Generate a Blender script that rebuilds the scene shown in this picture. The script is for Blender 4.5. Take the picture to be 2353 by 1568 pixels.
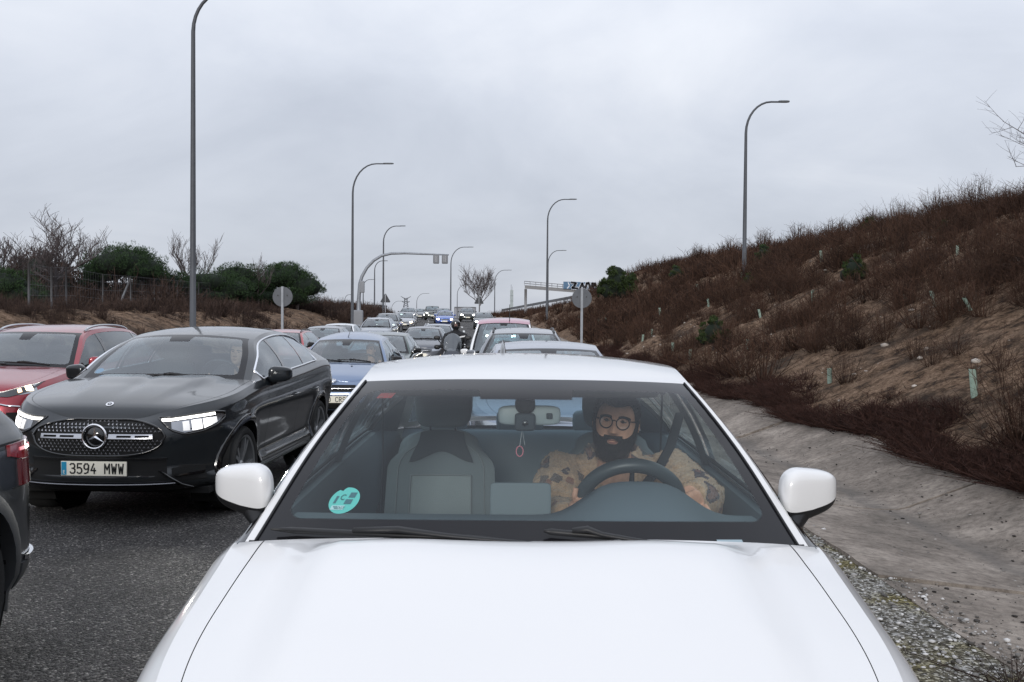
import bpy, bmesh, math, random
import numpy as np
from mathutils import Vector, Matrix, Euler
PI = math.pi
rnd = random.Random(7)
for o in list(bpy.data.objects):
    bpy.data.objects.remove(o)
scene = bpy.context.scene
col = scene.collection

# ---------------------------------------------------------------- camera
FPX = 995.0          # focal length in pixels of a 1024 wide picture
CAMZ = 1.62
HORIZON = 320.0
PITCH = math.atan((341 - HORIZON) / FPX)
ROLL = math.radians(0.45)
cam_data = bpy.data.cameras.new('camera')
cam_data.sensor_width = 36.0
cam_data.lens = 36.0 * FPX / 1024.0
cam_data.clip_start = 0.05
cam_data.clip_end = 5000
cam = bpy.data.objects.new('camera', cam_data)
col.objects.link(cam)
cam.location = (0, 0, CAMZ)
cam.matrix_world = (Matrix.Translation((0, 0, CAMZ)) @ Matrix.Rotation(PI / 2 - PITCH, 4, 'X')
                    @ Matrix.Rotation(ROLL, 4, 'Z'))
scene.camera = cam
cam_data.dof.use_dof = False

# ---------------------------------------------------------------- world: overcast sky
world = bpy.data.worlds.new('World')
scene.world = world
world.use_nodes = True
SUN_EL, SUN_AZ = math.radians(14), math.radians(186)

def build_world():
    nt = world.node_tree
    nt.nodes.clear()
    N = nt.nodes.new
    L = nt.links.new
    out = N('ShaderNodeOutputWorld'); bg = N('ShaderNodeBackground'); bg.inputs['Strength'].default_value = 0.12
    sky = N('ShaderNodeTexSky'); sky.sky_type = 'NISHITA'; sky.sun_disc = False
    sky.sun_elevation = SUN_EL; sky.sun_rotation = SUN_AZ
    tc = N('ShaderNodeTexCoord')
    sep = N('ShaderNodeSeparateXYZ'); L(tc.outputs['Generated'], sep.inputs[0])
    zz = N('ShaderNodeMath'); zz.operation = 'MAXIMUM'; L(sep.outputs['Z'], zz.inputs[0]); zz.inputs[1].default_value = 0.0
    za = N('ShaderNodeMath'); za.operation = 'ADD'; L(zz.outputs[0], za.inputs[0]); za.inputs[1].default_value = 0.42
    dx = N('ShaderNodeMath'); dx.operation = 'DIVIDE'; L(sep.outputs['X'], dx.inputs[0]); L(za.outputs[0], dx.inputs[1])
    dy = N('ShaderNodeMath'); dy.operation = 'DIVIDE'; L(sep.outputs['Y'], dy.inputs[0]); L(za.outputs[0], dy.inputs[1])
    cb = N('ShaderNodeCombineXYZ'); L(dx.outputs[0], cb.inputs[0]); L(dy.outputs[0], cb.inputs[1]); cb.inputs[2].default_value = 3.1
    n1 = N('ShaderNodeTexNoise'); n1.inputs['Scale'].default_value = 1.3; n1.inputs['Detail'].default_value = 7
    n1.inputs['Roughness'].default_value = 0.52; n1.inputs['Distortion'].default_value = 0.35
    L(cb.outputs[0], n1.inputs['Vector'])
    rot = N('ShaderNodeMapping'); rot.inputs['Rotation'].default_value = (0, 0, 0.7); rot.inputs['Scale'].default_value = (0.9, 1.1, 1)
    rot.inputs['Location'].default_value = (5.3, 2.2, 0)
    L(cb.outputs[0], rot.inputs['Vector'])
    n2 = N('ShaderNodeTexNoise'); n2.inputs['Scale'].default_value = 2.1; n2.inputs['Detail'].default_value = 6
    n2.inputs['Roughness'].default_value = 0.55; n2.inputs['Distortion'].default_value = 0.6
    L(rot.outputs[0], n2.inputs['Vector'])
    av = N('ShaderNodeMix'); av.data_type = 'FLOAT'; av.inputs[0].default_value = 0.45
    L(n1.outputs['Fac'], av.inputs[2]); L(n2.outputs['Fac'], av.inputs[3])
    cr = N('ShaderNodeValToRGB')
    e = cr.color_ramp.elements
    e[0].position = 0.33; e[0].color = (0.50, 0.54, 0.625, 1)
    e[1].position = 0.66; e[1].color = (0.77, 0.80, 0.865, 1)
    m = e.new(0.5); m.color = (0.625, 0.665, 0.75, 1)
    L(av.outputs[0], cr.inputs[0])
    sc = N('ShaderNodeMix'); sc.data_type = 'RGBA'; sc.blend_type = 'MULTIPLY'; sc.inputs[0].default_value = 1
    L(cr.outputs[0], sc.inputs[6]); k = 1.0 / 0.12
    sc.inputs[7].default_value = (k, k, k, 1)
    # overcast luminance: brightens steadily from the horizon to the zenith
    gr = N('ShaderNodeMath'); gr.operation = 'MULTIPLY_ADD'; L(zz.outputs[0], gr.inputs[0]); gr.inputs[1].default_value = 1.05; gr.inputs[2].default_value = 0.90
    gm = N('ShaderNodeMix'); gm.data_type = 'RGBA'; gm.blend_type = 'MULTIPLY'; gm.inputs[0].default_value = 1
    L(sc.outputs[2], gm.inputs[6]); L(gr.outputs[0], gm.inputs[7])
    mx = N('ShaderNodeMix'); mx.data_type = 'RGBA'; mx.inputs[0].default_value = 0.965
    L(sky.outputs[0], mx.inputs[6]); L(gm.outputs[2], mx.inputs[7])
    L(mx.outputs[2], bg.inputs['Color']); L(bg.outputs[0], out.inputs[0])
build_world()

# ---------------------------------------------------------------- low soft sun from behind the camera, standing in for its flash
sun_data = bpy.data.lights.new('sun', 'SUN')
sun_data.energy = 1.5
sun_data.angle = math.radians(12)
sun_data.color = (1.0, 0.965, 0.92)
sun = bpy.data.objects.new('sun', sun_data)
col.objects.link(sun)
sd = Vector((math.sin(SUN_AZ) * math.cos(SUN_EL), math.cos(SUN_AZ) * math.cos(SUN_EL), math.sin(SUN_EL)))
sun.rotation_euler = sd.to_track_quat('Z', 'Y').to_euler()
sun.location = (0, -20, 30)

# ---------------------------------------------------------------- render and view
scene.render.engine = 'CYCLES'
scene.view_settings.view_transform = 'Standard'
scene.view_settings.look = 'None'
scene.view_settings.exposure = 0.0
scene.view_settings.gamma = 1.0
scene.view_settings.use_curve_mapping = False
scene.cycles.max_bounces = 7
scene.cycles.diffuse_bounces = 3
scene.cycles.glossy_bounces = 4
scene.cycles.transmission_bounces = 4
scene.cycles.transparent_max_bounces = 24
scene.cycles.use_denoising = True
scene.cycles.caustics_reflective = False
scene.cycles.caustics_refractive = False
scene.cycles.sample_clamp_indirect = 6

# ================================================================ helpers
def pchip(xs, ys):
    xs = np.asarray(xs, float); ys = np.asarray(ys, float)
    h = np.diff(xs); d = np.diff(ys) / h
    m = np.zeros(len(xs))
    for i in range(1, len(xs) - 1):
        if d[i - 1] * d[i] > 0:
            w1 = 2 * h[i] + h[i - 1]; w2 = h[i] + 2 * h[i - 1]
            m[i] = (w1 + w2) / (w1 / d[i - 1] + w2 / d[i])
    m[0] = d[0]; m[-1] = d[-1]
    def f(x):
        x = np.clip(np.asarray(x, float), xs[0], xs[-1])
        i = np.clip(np.searchsorted(xs, x) - 1, 0, len(h) - 1)
        t = (x - xs[i]) / h[i]
        return ((1 + 2 * t) * (1 - t) ** 2 * ys[i] + t * (1 - t) ** 2 * h[i] * m[i]
                + t * t * (3 - 2 * t) * ys[i + 1] + t * t * (t - 1) * h[i] * m[i + 1])
    return f

def crom(pts, par):
    """Catmull-Rom through pts at parameters par (non uniform)."""
    pts = np.asarray(pts, float); par = np.asarray(par, float)
    n = len(pts)
    m = np.zeros_like(pts)
    for i in range(n):
        a, b = max(i - 1, 0), min(i + 1, n - 1)
        m[i] = (pts[b] - pts[a]) / (par[b] - par[a])
    def f(s):
        s = min(max(s, par[0]), par[-1])
        i = min(max(int(np.searchsorted(par, s) - 1), 0), n - 2)
        h = par[i + 1] - par[i]; t = (s - par[i]) / h
        return ((1 + 2 * t) * (1 - t) ** 2 * pts[i] + t * (1 - t) ** 2 * h * m[i]
                + t * t * (3 - 2 * t) * pts[i + 1] + t * t * (t - 1) * h * m[i + 1])
    return f

def sm(a, b, x):
    t = min(max((x - a) / (b - a), 0.0), 1.0)
    return t * t * (3 - 2 * t)

class MB:
    def __init__(self):
        self.v = []; self.f = []; self.uv = {}; self.mi = []
    def add(self, vs, fs, mi=0):
        o = len(self.v)
        self.v.extend([tuple(p) for p in vs])
        for f in fs:
            self.f.append(tuple(i + o for i in f)); self.mi.append(mi)
        return o
    def quad(self, a, b, c, d, mi=0):
        self.add([a, b, c, d], [(0, 1, 2, 3)], mi)
    def grid(self, P, closed_u=False, closed_v=False, flip=False, keep=None, uv=None):
        nu, nv = len(P), len(P[0])
        o = len(self.v)
        for i in range(nu):
            for j in range(nv):
                if uv is not None:
                    self.uv[len(self.v)] = uv[i][j]
                self.v.append(tuple(P[i][j]))
        for i in range(nu if closed_u else nu - 1):
            for j in range(nv if closed_v else nv - 1):
                if keep is not None and not keep(i, j):
                    continue
                i2, j2 = (i + 1) % nu, (j + 1) % nv
                f = (o + i * nv + j, o + i2 * nv + j, o + i2 * nv + j2, o + i * nv + j2)
                self.f.append(f[::-1] if flip else f); self.mi.append(0)
        return self
    def box(self, c, s, rz=0.0, M=None, mi=0):
        x, y, z = s[0] / 2, s[1] / 2, s[2] / 2
        vs = [Vector((a * x, b * y, d * z)) for a in (-1, 1) for b in (-1, 1) for d in (-1, 1)]
        R = M if M is not None else Matrix.Rotation(rz, 3, 'Z')
        vs = [R @ p + Vector(c) for p in vs]
        self.add(vs, [(0, 1, 3, 2), (4, 6, 7, 5), (0, 4, 5, 1), (2, 3, 7, 6), (0, 2, 6, 4), (1, 5, 7, 3)], mi)
        return self
    def rbox(self, c, s, r, n=3, p=4.0, nu=20, nv=11, M=None):
        """superellipsoid box"""
        P = []
        for i in range(nu):
            a = 2 * PI * i / nu
            row = []
            for j in range(nv):
                b = -PI / 2 + PI * j / (nv - 1)
                f = lambda w: math.copysign(abs(w) ** (2 / p), w)
                q = Vector((s[0] / 2 * f(math.cos(a)) * f(math.cos(b)), s[1] / 2 * f(math.sin(a)) * f(math.cos(b)), s[2] / 2 * f(math.sin(b))))
                if M is not None: q = M @ q
                row.append(q + Vector(c))
            P.append(row)
        return self.grid(P, closed_u=True)
    def tube(self, path, r, n=8, cap=True, flat=None):
        pts = [Vector(p) for p in path]
        k = len(pts)
        rs = r if hasattr(r, '__len__') else [r] * k
        prev = None; P = []
        for i in range(k):
            t = (pts[min(i + 1, k - 1)] - pts[max(i - 1, 0)])
            if t.length < 1e-9: t = Vector((0, 0, 1))
            t.normalize()
            if prev is None:
                a = Vector((0, 0, 1)) if abs(t.z) < 0.9 else Vector((1, 0, 0))
                u = t.cross(a).normalized()
            else:
                u = (prev - t * prev.dot(t))
                u = u.normalized() if u.length > 1e-6 else t.orthogonal().normalized()
            w = t.cross(u); prev = u
            fl = flat if flat else 1.0
            P.append([pts[i] + u * (rs[i] * math.cos(2 * PI * j / n)) + w * (rs[i] * fl * math.sin(2 * PI * j / n)) for j in range(n)])
        o = len(self.v)
        self.grid(P, closed_v=True, flip=True)
        if cap:
            self.f.append(tuple(o + j for j in range(n))); self.mi.append(0)
            self.f.append(tuple(o + (k - 1) * n + j for j in range(n - 1, -1, -1))); self.mi.append(0)
        return self
    def lathe(self, prof, n=24, axis='Z', c=(0, 0, 0), closed=False):
        """prof: list of (radius, height)"""
        P = []
        for i in range(n):
            a = 2 * PI * i / n
            row = []
            for r, h in prof:
                x, y = r * math.cos(a), r * math.sin(a)
                q = {'Z': (x, y, h), 'X': (h, x, y), 'Y': (x, h, y)}[axis]
                row.append((q[0] + c[0], q[1] + c[1], q[2] + c[2]))
            P.append(row)
        return self.grid(P, closed_u=True, closed_v=closed)
    def prism(self, poly, h0, h1, fn):
        """extrude a 2D polygon; fn(a,b,h)->point"""
        n = len(poly)
        vs = [fn(a, b, h0) for a, b in poly] + [fn(a, b, h1) for a, b in poly]
        fs = [tuple(range(n))[::-1], tuple(range(n, 2 * n))]
        fs += [(i, (i + 1) % n, n + (i + 1) % n, n + i) for i in range(n)]
        self.add(vs, fs)
        return self
    def build(self, name, mat, parent=None, smooth=True, loc=None, angle=None, fixn=False):
        me = bpy.data.meshes.new(name)
        me.from_pydata(self.v, [], self.f)
        mats = mat if isinstance(mat, (list, tuple)) else [mat]
        for m in mats: me.materials.append(m)
        if any(self.mi):
            me.polygons.foreach_set('material_index', self.mi)
        if self.uv:
            ul = me.uv_layers.new(name='uv')
            for lp in me.loops:
                ul.data[lp.index].uv = self.uv.get(lp.vertex_index, (0, 0))
        if fixn:
            bm = bmesh.new(); bm.from_mesh(me)
            bmesh.ops.remove_doubles(bm, verts=bm.verts, dist=1e-5)
            bmesh.ops.recalc_face_normals(bm, faces=bm.faces); bm.to_mesh(me); bm.free()
        if smooth:
            me.polygons.foreach_set('use_smooth', [True] * len(me.polygons))
        me.update()
        if smooth and angle:
            me.set_sharp_from_angle(angle=math.radians(angle))
        ob = bpy.data.objects.new(name, me)
        col.objects.link(ob)
        if parent is not None: ob.parent = parent
        if loc is not None: ob.location = loc
        return ob

def tag(o, label=None, cat=None, group=None, kind=None):
    if label: o['label'] = label
    if cat: o['category'] = cat
    if group: o['group'] = group
    if kind: o['kind'] = kind
    return o

def empty(name, loc=(0, 0, 0), rz=0.0):
    o = bpy.data.objects.new(name, None)
    col.objects.link(o)
    o.location = loc; o.rotation_euler = (0, 0, rz)
    o.empty_display_size = 0.2
    return o

def copy_tree(o, parent=None):
    c = o.copy(); col.objects.link(c)
    c.parent = parent
    for ch in list(o.children): copy_tree(ch, c)
    return c

def npmesh(name, V, F, mat, attr=None, smooth=False, parent=None):
    """fast mesh from numpy arrays; F is (n,3) or (n,4)"""
    me = bpy.data.meshes.new(name)
    V = np.ascontiguousarray(V, dtype=np.float32); F = np.ascontiguousarray(F, dtype=np.int32)
    k = F.shape[1]
    me.vertices.add(len(V)); me.vertices.foreach_set('co', V.ravel())
    me.loops.add(F.size); me.loops.foreach_set('vertex_index', F.ravel())
    me.polygons.add(len(F))
    me.polygons.foreach_set('loop_start', np.arange(0, F.size, k, dtype=np.int32))
    me.polygons.foreach_set('loop_total', np.full(len(F), k, dtype=np.int32))
    if smooth: me.polygons.foreach_set('use_smooth', np.ones(len(F), dtype=bool))
    me.update(calc_edges=True)
    if attr is not None:
        a = me.attributes.new('tone', 'FLOAT', 'POINT')
        a.data.foreach_set('value', np.ascontiguousarray(attr, dtype=np.float32))
    me.materials.append(mat)
    me.validate()
    o = bpy.data.objects.new(name, me); col.objects.link(o)
    if parent is not None: o.parent = parent
    return o

# pixel (in the 2353 wide view of the photo) + distance -> place on the ground plan; used only to read positions off the photo
def px2x(px, y): return (px - 1176.5) * 0.43519 / FPX * y
def py2z(py, y): return CAMZ - (py * 0.43519 - HORIZON) / FPX * y

def lane_x(y):       # centre line of the right-hand lane
    y = np.asarray(y, float)
    return 0.30 - 0.005 * y - 0.00035 * y * y

def road_z(y):
    return _road_z(np.asarray(y, float))
_road_z = pchip([-90, 0, 5, 10, 20, 28, 36, 46, 55, 70, 83, 93, 110, 130, 160, 200, 300, 600, 2600],
                [0, 0, 0, -.06, -.14, -.15, -.10, .0, .12, .45, .80, 1.0, 1.35, 1.6, 1.85, 1.7, 0, -8, -40])

# ================================================================ materials
_mats = {}
def nodes_of(m):
    m.use_nodes = True
    return m.node_tree, m.node_tree.nodes, m.node_tree.links

def simple(name, color, rough=0.5, metal=0.0, coat=0.0, spec=0.4, emit=None, estr=1.0, bump=None, bscale=200.0, var=0.0, vscale=6.0):
    if name in _mats: return _mats[name]
    m = bpy.data.materials.new(name); nt, N, L = nodes_of(m)
    b = N['Principled BSDF']
    b.inputs['Base Color'].default_value = (*color, 1)
    b.inputs['Roughness'].default_value = rough
    b.inputs['Metallic'].default_value = metal
    b.inputs['Coat Weight'].default_value = coat
    b.inputs['Coat Roughness'].default_value = 0.04
    b.inputs['Specular IOR Level'].default_value = spec
    if emit:
        b.inputs['Emission Color'].default_value = (*emit, 1)
        b.inputs['Emission Strength'].default_value = estr
    tc = None
    if bump or var:
        tc = N.new('ShaderNodeTexCoord')
    if bump:
        n = N.new('ShaderNodeTexNoise'); n.inputs['Scale'].default_value = bscale; n.inputs['Detail'].default_value = 3
        bp = N.new('ShaderNodeBump'); bp.inputs['Strength'].default_value = bump; bp.inputs['Distance'].default_value = 0.01
        L.new(tc.outputs['Object'], n.inputs['Vector']); L.new(n.outputs['Fac'], bp.inputs['Height']); L.new(bp.outputs[0], b.inputs['Normal'])
    if var:
        n = N.new('ShaderNodeTexNoise'); n.inputs['Scale'].default_value = vscale; n.inputs['Detail'].default_value = 6; n.inputs['Roughness'].default_value = 0.65
        L.new(tc.outputs['Object'], n.inputs['Vector'])
        r = N.new('ShaderNodeMapRange'); r.inputs[1].default_value = 0.3; r.inputs[2].default_value = 0.7
        r.inputs[3].default_value = 1 - var; r.inputs[4].default_value = 1 + var
        L.new(n.outputs['Fac'], r.inputs[0])
        h = N.new('ShaderNodeMix'); h.data_type = 'RGBA'; h.blend_type = 'MULTIPLY'; h.inputs[0].default_value = 1
        h.inputs[6].default_value = (*color, 1)
        L.new(r.outputs[0], h.inputs[7]); L.new(h.outputs[2], b.inputs['Base Color'])
    _mats[name] = m
    return m

def paint(name, color, metal=0.0, dirt=0.25, rough=0.32):
    """car paint with clear coat and a film of road dust low on the body"""
    if name in _mats: return _mats[name]
    m = bpy.data.materials.new(name); nt, N, L = nodes_of(m)
    b = N['Principled BSDF']
    b.inputs['Metallic'].default_value = metal
    b.inputs['Roughness'].default_value = rough
    b.inputs['Coat Weight'].default_value = 1.0
    b.inputs['Specular IOR Level'].default_value = 0.1 if max(color) < .1 else .4
    tc = N.new('ShaderNodeTexCoord')
    sep = N.new('ShaderNodeSeparateXYZ'); L.new(tc.outputs['Object'], sep.inputs[0])
    n = N.new('ShaderNodeTexNoise'); n.inputs['Scale'].default_value = 9; n.inputs['Detail'].default_value = 7; n.inputs['Roughness'].default_value = 0.7
    L.new(tc.outputs['Object'], n.inputs['Vector'])
    r = N.new('ShaderNodeMapRange'); r.inputs[1].default_value = 0.75; r.inputs[2].default_value = 0.2; r.inputs[3].default_value = 0.0; r.inputs[4].default_value = 1.0
    L.new(sep.outputs['Z'], r.inputs[0])
    mu = N.new('ShaderNodeMath'); mu.operation = 'MULTIPLY'; L.new(n.outputs['Fac'], mu.inputs[0]); L.new(r.outputs[0], mu.inputs[1])
    mu2 = N.new('ShaderNodeMath'); mu2.operation = 'MULTIPLY'; L.new(mu.outputs[0], mu2.inputs[0]); mu2.inputs[1].default_value = dirt * 1.6
    mx = N.new('ShaderNodeMix'); mx.data_type = 'RGBA'
    L.new(mu2.outputs[0], mx.inputs[0]); mx.inputs[6].default_value = (*color, 1); mx.inputs[7].default_value = (0.16, 0.15, 0.13, 1)
    L.new(mx.outputs[2], b.inputs['Base Color'])
    rr = N.new('ShaderNodeMapRange'); rr.inputs[3].default_value = 0.03; rr.inputs[4].default_value = 0.5
    n3 = N.new('ShaderNodeTexNoise'); n3.inputs['Scale'].default_value = 4; n3.inputs['Detail'].default_value = 6
    L.new(tc.outputs['Object'], n3.inputs['Vector'])
    ad = N.new('ShaderNodeMath'); ad.operation = 'MULTIPLY_ADD'; L.new(n3.outputs['Fac'], ad.inputs[0]); ad.inputs[1].default_value = 0.16; L.new(mu2.outputs[0], ad.inputs[2])
    L.new(ad.outputs[0], rr.inputs[0]); L.new(rr.outputs[0], b.inputs['Coat Roughness'])
    _mats[name] = m
    return m

def glass_nodes(N, L, tint, rough=0.015, f0=0.075, boost=1.0):
    ge = N.new('ShaderNodeNewGeometry')
    dt = N.new('ShaderNodeVectorMath'); dt.operation = 'DOT_PRODUCT'
    L.new(ge.outputs['Normal'], dt.inputs[0]); L.new(ge.outputs['Incoming'], dt.inputs[1])
    ab = N.new('ShaderNodeMath'); ab.operation = 'ABSOLUTE'; L.new(dt.outputs['Value'], ab.inputs[0])
    om = N.new('ShaderNodeMath'); om.operation = 'SUBTRACT'; om.inputs[0].default_value = 1.0; L.new(ab.outputs[0], om.inputs[1])
    pw = N.new('ShaderNodeMath'); pw.operation = 'POWER'; L.new(om.outputs[0], pw.inputs[0]); pw.inputs[1].default_value = 4.4
    ma = N.new('ShaderNodeMath'); ma.operation = 'MULTIPLY_ADD'; ma.use_clamp = True
    L.new(pw.outputs[0], ma.inputs[0]); ma.inputs[1].default_value = (1 - f0) * boost; ma.inputs[2].default_value = f0
    tr = N.new('ShaderNodeBsdfTransparent'); tr.inputs[0].default_value = (*tint, 1)
    gl = N.new('ShaderNodeBsdfGlossy'); gl.inputs['Roughness'].default_value = rough; gl.inputs['Color'].default_value = (0.93, 0.97, 1.0, 1)
    mx = N.new('ShaderNodeMixShader'); L.new(ma.outputs[0], mx.inputs[0]); L.new(tr.outputs[0], mx.inputs[1]); L.new(gl.outputs[0], mx.inputs[2])
    return mx

def glass(name, tint=(0.75, 0.86, 0.86), f0=0.075, boost=1.0):
    if name in _mats: return _mats[name]
    m = bpy.data.materials.new(name); nt, N, L = nodes_of(m)
    N.remove(N['Principled BSDF'])
    mx = glass_nodes(N, L, tint, f0=f0, boost=boost)
    L.new(mx.outputs[0], N['Material Output'].inputs['Surface'])
    _mats[name] = m
    return m

def windscreen_mat(name, tint=(0.72, 0.86, 0.86), mu=0.045, mb=0.07, mt=0.06, rad=0.045, f0=0.08, boost=1.0, width=1.35, height=0.75,
                   patch=(0.11, 0.16), shade=0.0):
    """laminated glass with the printed black border (rounded corners) and the camera patch at the top middle; uv = across, up"""
    if name in _mats: return _mats[name]
    m = bpy.data.materials.new(name); nt, N, L = nodes_of(m)
    b = N['Principled BSDF']
    b.inputs['Base Color'].default_value = (0.012, 0.012, 0.014, 1); b.inputs['Roughness'].default_value = 0.06
    b.inputs['Specular IOR Level'].default_value = 0.25
    mx = glass_nodes(N, L, tint, f0=f0, boost=boost)
    uv = N.new('ShaderNodeUVMap'); uv.uv_map = 'uv'
    sp = N.new('ShaderNodeSeparateXYZ'); L.new(uv.outputs[0], sp.inputs[0])
    def M(op, a, bb=None, c=None, clamp=False):
        n = N.new('ShaderNodeMath'); n.operation = op; n.use_clamp = clamp
        for i, q in enumerate((a, bb, c)):
            if q is None: continue
            if isinstance(q, (int, float)): n.inputs[i].default_value = q
            else: L.new(q, n.inputs[i])
        return n.outputs[0]
    # signed distance to the rounded rectangle of clear glass, in metres
    x = M('MULTIPLY', M('ABSOLUTE', M('SUBTRACT', sp.outputs['X'], 0.5)), width)
    hx = width / 2 - mu
    y0 = (mb + (height - mt)) / 2
    hy = (height - mt - mb) / 2
    y = M('ABSOLUTE', M('SUBTRACT', M('MULTIPLY', sp.outputs['Y'], height), y0))
    qx = M('ADD', M('SUBTRACT', x, hx), rad); qy = M('ADD', M('SUBTRACT', y, hy), rad)
    mxx = M('MAXIMUM', qx, 0.0); mxy = M('MAXIMUM', qy, 0.0)
    ln = M('SQRT', M('ADD', M('MULTIPLY', mxx, mxx), M('MULTIPLY', mxy, mxy)))
    sdd = M('SUBTRACT', M('ADD', ln, M('MINIMUM', M('MAXIMUM', qx, qy), 0.0)), rad)
    out = M('DIVIDE', M('ADD', sdd, 0.002), 0.005, clamp=True)
    # camera / rain sensor patch
    yt = M('SUBTRACT', height - mt, M('MULTIPLY', sp.outputs['Y'], height))
    pw, ph = patch
    px = M('SUBTRACT', x, M('SUBTRACT', pw, M('MULTIPLY', yt, 0.25)))
    pd = M('MAXIMUM', px, M('SUBTRACT', yt, ph))
    pm = M('SUBTRACT', 1.0, M('DIVIDE', M('ADD', pd, 0.004), 0.008, clamp=True))
    fac = M('MAXIMUM', out, pm)
    if shade:
        sh = M('MULTIPLY', M('SUBTRACT', 1.0, M('DIVIDE', yt, 0.10, clamp=True)), shade)
        fac = M('MAXIMUM', fac, sh)
    ms = N.new('ShaderNodeMixShader')
    L.new(fac, ms.inputs[0]); L.new(mx.outputs[0], ms.inputs[1]); L.new(b.outputs[0], ms.inputs[2])
    L.new(ms.outputs[0], N['Material Output'].inputs['Surface'])
    _mats[name] = m
    return m

def lit(name, color, strength, base=(0.8, 0.8, 0.8)):
    return simple(name, base, 0.2, emit=color, estr=strength)

RUBBER = simple('tyre_rubber', (0.018, 0.018, 0.018), 0.85, bump=0.3, bscale=90)
BLACK = simple('black_plastic', (0.012, 0.012, 0.013), 0.45)
GLOSSBLACK = simple('gloss_black', (0.006, 0.006, 0.007), 0.12, coat=1.0)
MATTE = simple('matte_black', (0.008, 0.008, 0.008), 0.9)
CHROME = simple('chrome', (0.72, 0.73, 0.76), 0.12, metal=1.0)
SILVER = simple('silver_rim', (0.32, 0.33, 0.35), 0.32, metal=0.9)
DARKRIM = simple('dark_rim', (0.05, 0.05, 0.055), 0.35, metal=0.8)
GREYPLASTIC = simple('grey_plastic', (0.045, 0.047, 0.05), 0.6, bump=0.1, bscale=400)
GALV = simple('galvanised_steel', (0.26, 0.275, 0.30), 0.55, metal=0.35, var=0.2, vscale=3)
POLE = simple('lamp_pole_steel', (0.085, 0.09, 0.10), 0.6, metal=0.3, var=0.15, vscale=2)
PLATEWHITE = simple('plate_white', (1.0, 0.95, 0.80), 0.35)
PLATEBLUE = simple('plate_blue', (0.02, 0.30, 0.50), 0.4)
INK = simple('plate_ink', (0.01, 0.01, 0.01), 0.5)
REDLENS = simple('tail_lens', (0.30, 0.010, 0.016), 0.08, coat=1.0)
DARKRED = simple('dark_red_lens', (0.13, 0.006, 0.01), 0.08, coat=1.0)
LED = lit('led_white', (1.0, 0.97, 0.9), 5.0)
LEDW = lit('lamp_warm', (1.0, 0.78, 0.45), 6.0)
LENS = glass('lamp_lens', (0.85, 0.88, 0.9), f0=0.06)
LAMPBACK = simple('lamp_bowl', (0.35, 0.36, 0.38), 0.2, metal=0.9)
AMBER = simple('amber', (0.7, 0.22, 0.02), 0.2)
CABIN = simple('cabin_dark', (0.035, 0.04, 0.044), 0.75, bump=0.1, bscale=300)
CABINGREY = simple('cabin_grey', (0.085, 0.092, 0.098), 0.8)
SEATM = simple('seat_fabric', (0.10, 0.108, 0.112), 0.9, bump=0.25, bscale=500)
SEATDK = simple('seat_dark', (0.035, 0.038, 0.04), 0.85, bump=0.2, bscale=500)
# ================================================================ terrain
from mathutils import noise as mnoise

def lane_x(y):
    y = np.asarray(y, float)
    yy = np.minimum(y, 220.0)
    return 0.30 - 0.005 * yy - 0.00035 * yy * yy - 0.159 * np.maximum(y - 220.0, 0)

def fnoise(x, y, s, seed=0.0):
    return mnoise.fractal(Vector((x * s, y * s, seed)), 1.0, 2.0, 4)

h_right = pchip([-80, 0, 88, 103, 118, 140, 180, 260, 600], [5.3, 5.3, 5.35, 4.0, 2.2, 1.4, .9, .7, .5])
h_left = pchip([-80, 0, 20, 60, 120, 200, 600], [2.1, 2.05, 2.0, 1.9, 1.4, 0.9, 0.6])
prof_r = pchip([4.4, 5.2, 7, 10, 13, 15.2, 17, 22, 40, 90], [0.0, 0.07, 0.23, 0.52, 0.81, 0.96, 1.0, 0.97, 0.9, 0.8])
prof_l = pchip([8.9, 9.6, 11, 12.6, 14, 16, 30, 90], [0.0, 0.06, 0.4, 0.82, 0.98, 1.0, 1.05, 1.0])

ROAD_R, DITCH_IN, DITCH_MID, DITCH_OUT = 1.42, 2.1, 3.3, 4.35
ROAD_L = -8.4

def ground_z(d, y, rough=True):
    """height of the open ground at lateral d from the lane centre"""
    z0 = float(road_z(y))
    if d > DITCH_OUT:
        k = float(prof_r(d))
        z = z0 + 0.2 + k * float(h_right(y))
        if rough:
            X = float(lane_x(y)) + d
            a = min(1.0, (d - DITCH_OUT) / 1.5)
            z += a * (0.20 * fnoise(X, y, 0.35, 3.3) + 0.07 * fnoise(X, y, 1.6, 9.1)) + 0.02 * fnoise(X, y, 5.0, 1.0)
        return z
    if d < -8.9:
        k = float(prof_l(-d))
        z = z0 + k * float(h_left(y))
        if rough:
            X = float(lane_x(y)) + d
            a = min(1.0, (-d - 8.9) / 1.5)
            z += a * (0.22 * fnoise(X, y, 0.3, 7.7) + 0.06 * fnoise(X, y, 1.4, 2.2))
        return z
    return z0 - 0.05

def at(d, y, dz=0.0):
    return Vector((float(lane_x(y)) + d, y, ground_z(d, y) + dz))

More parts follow.
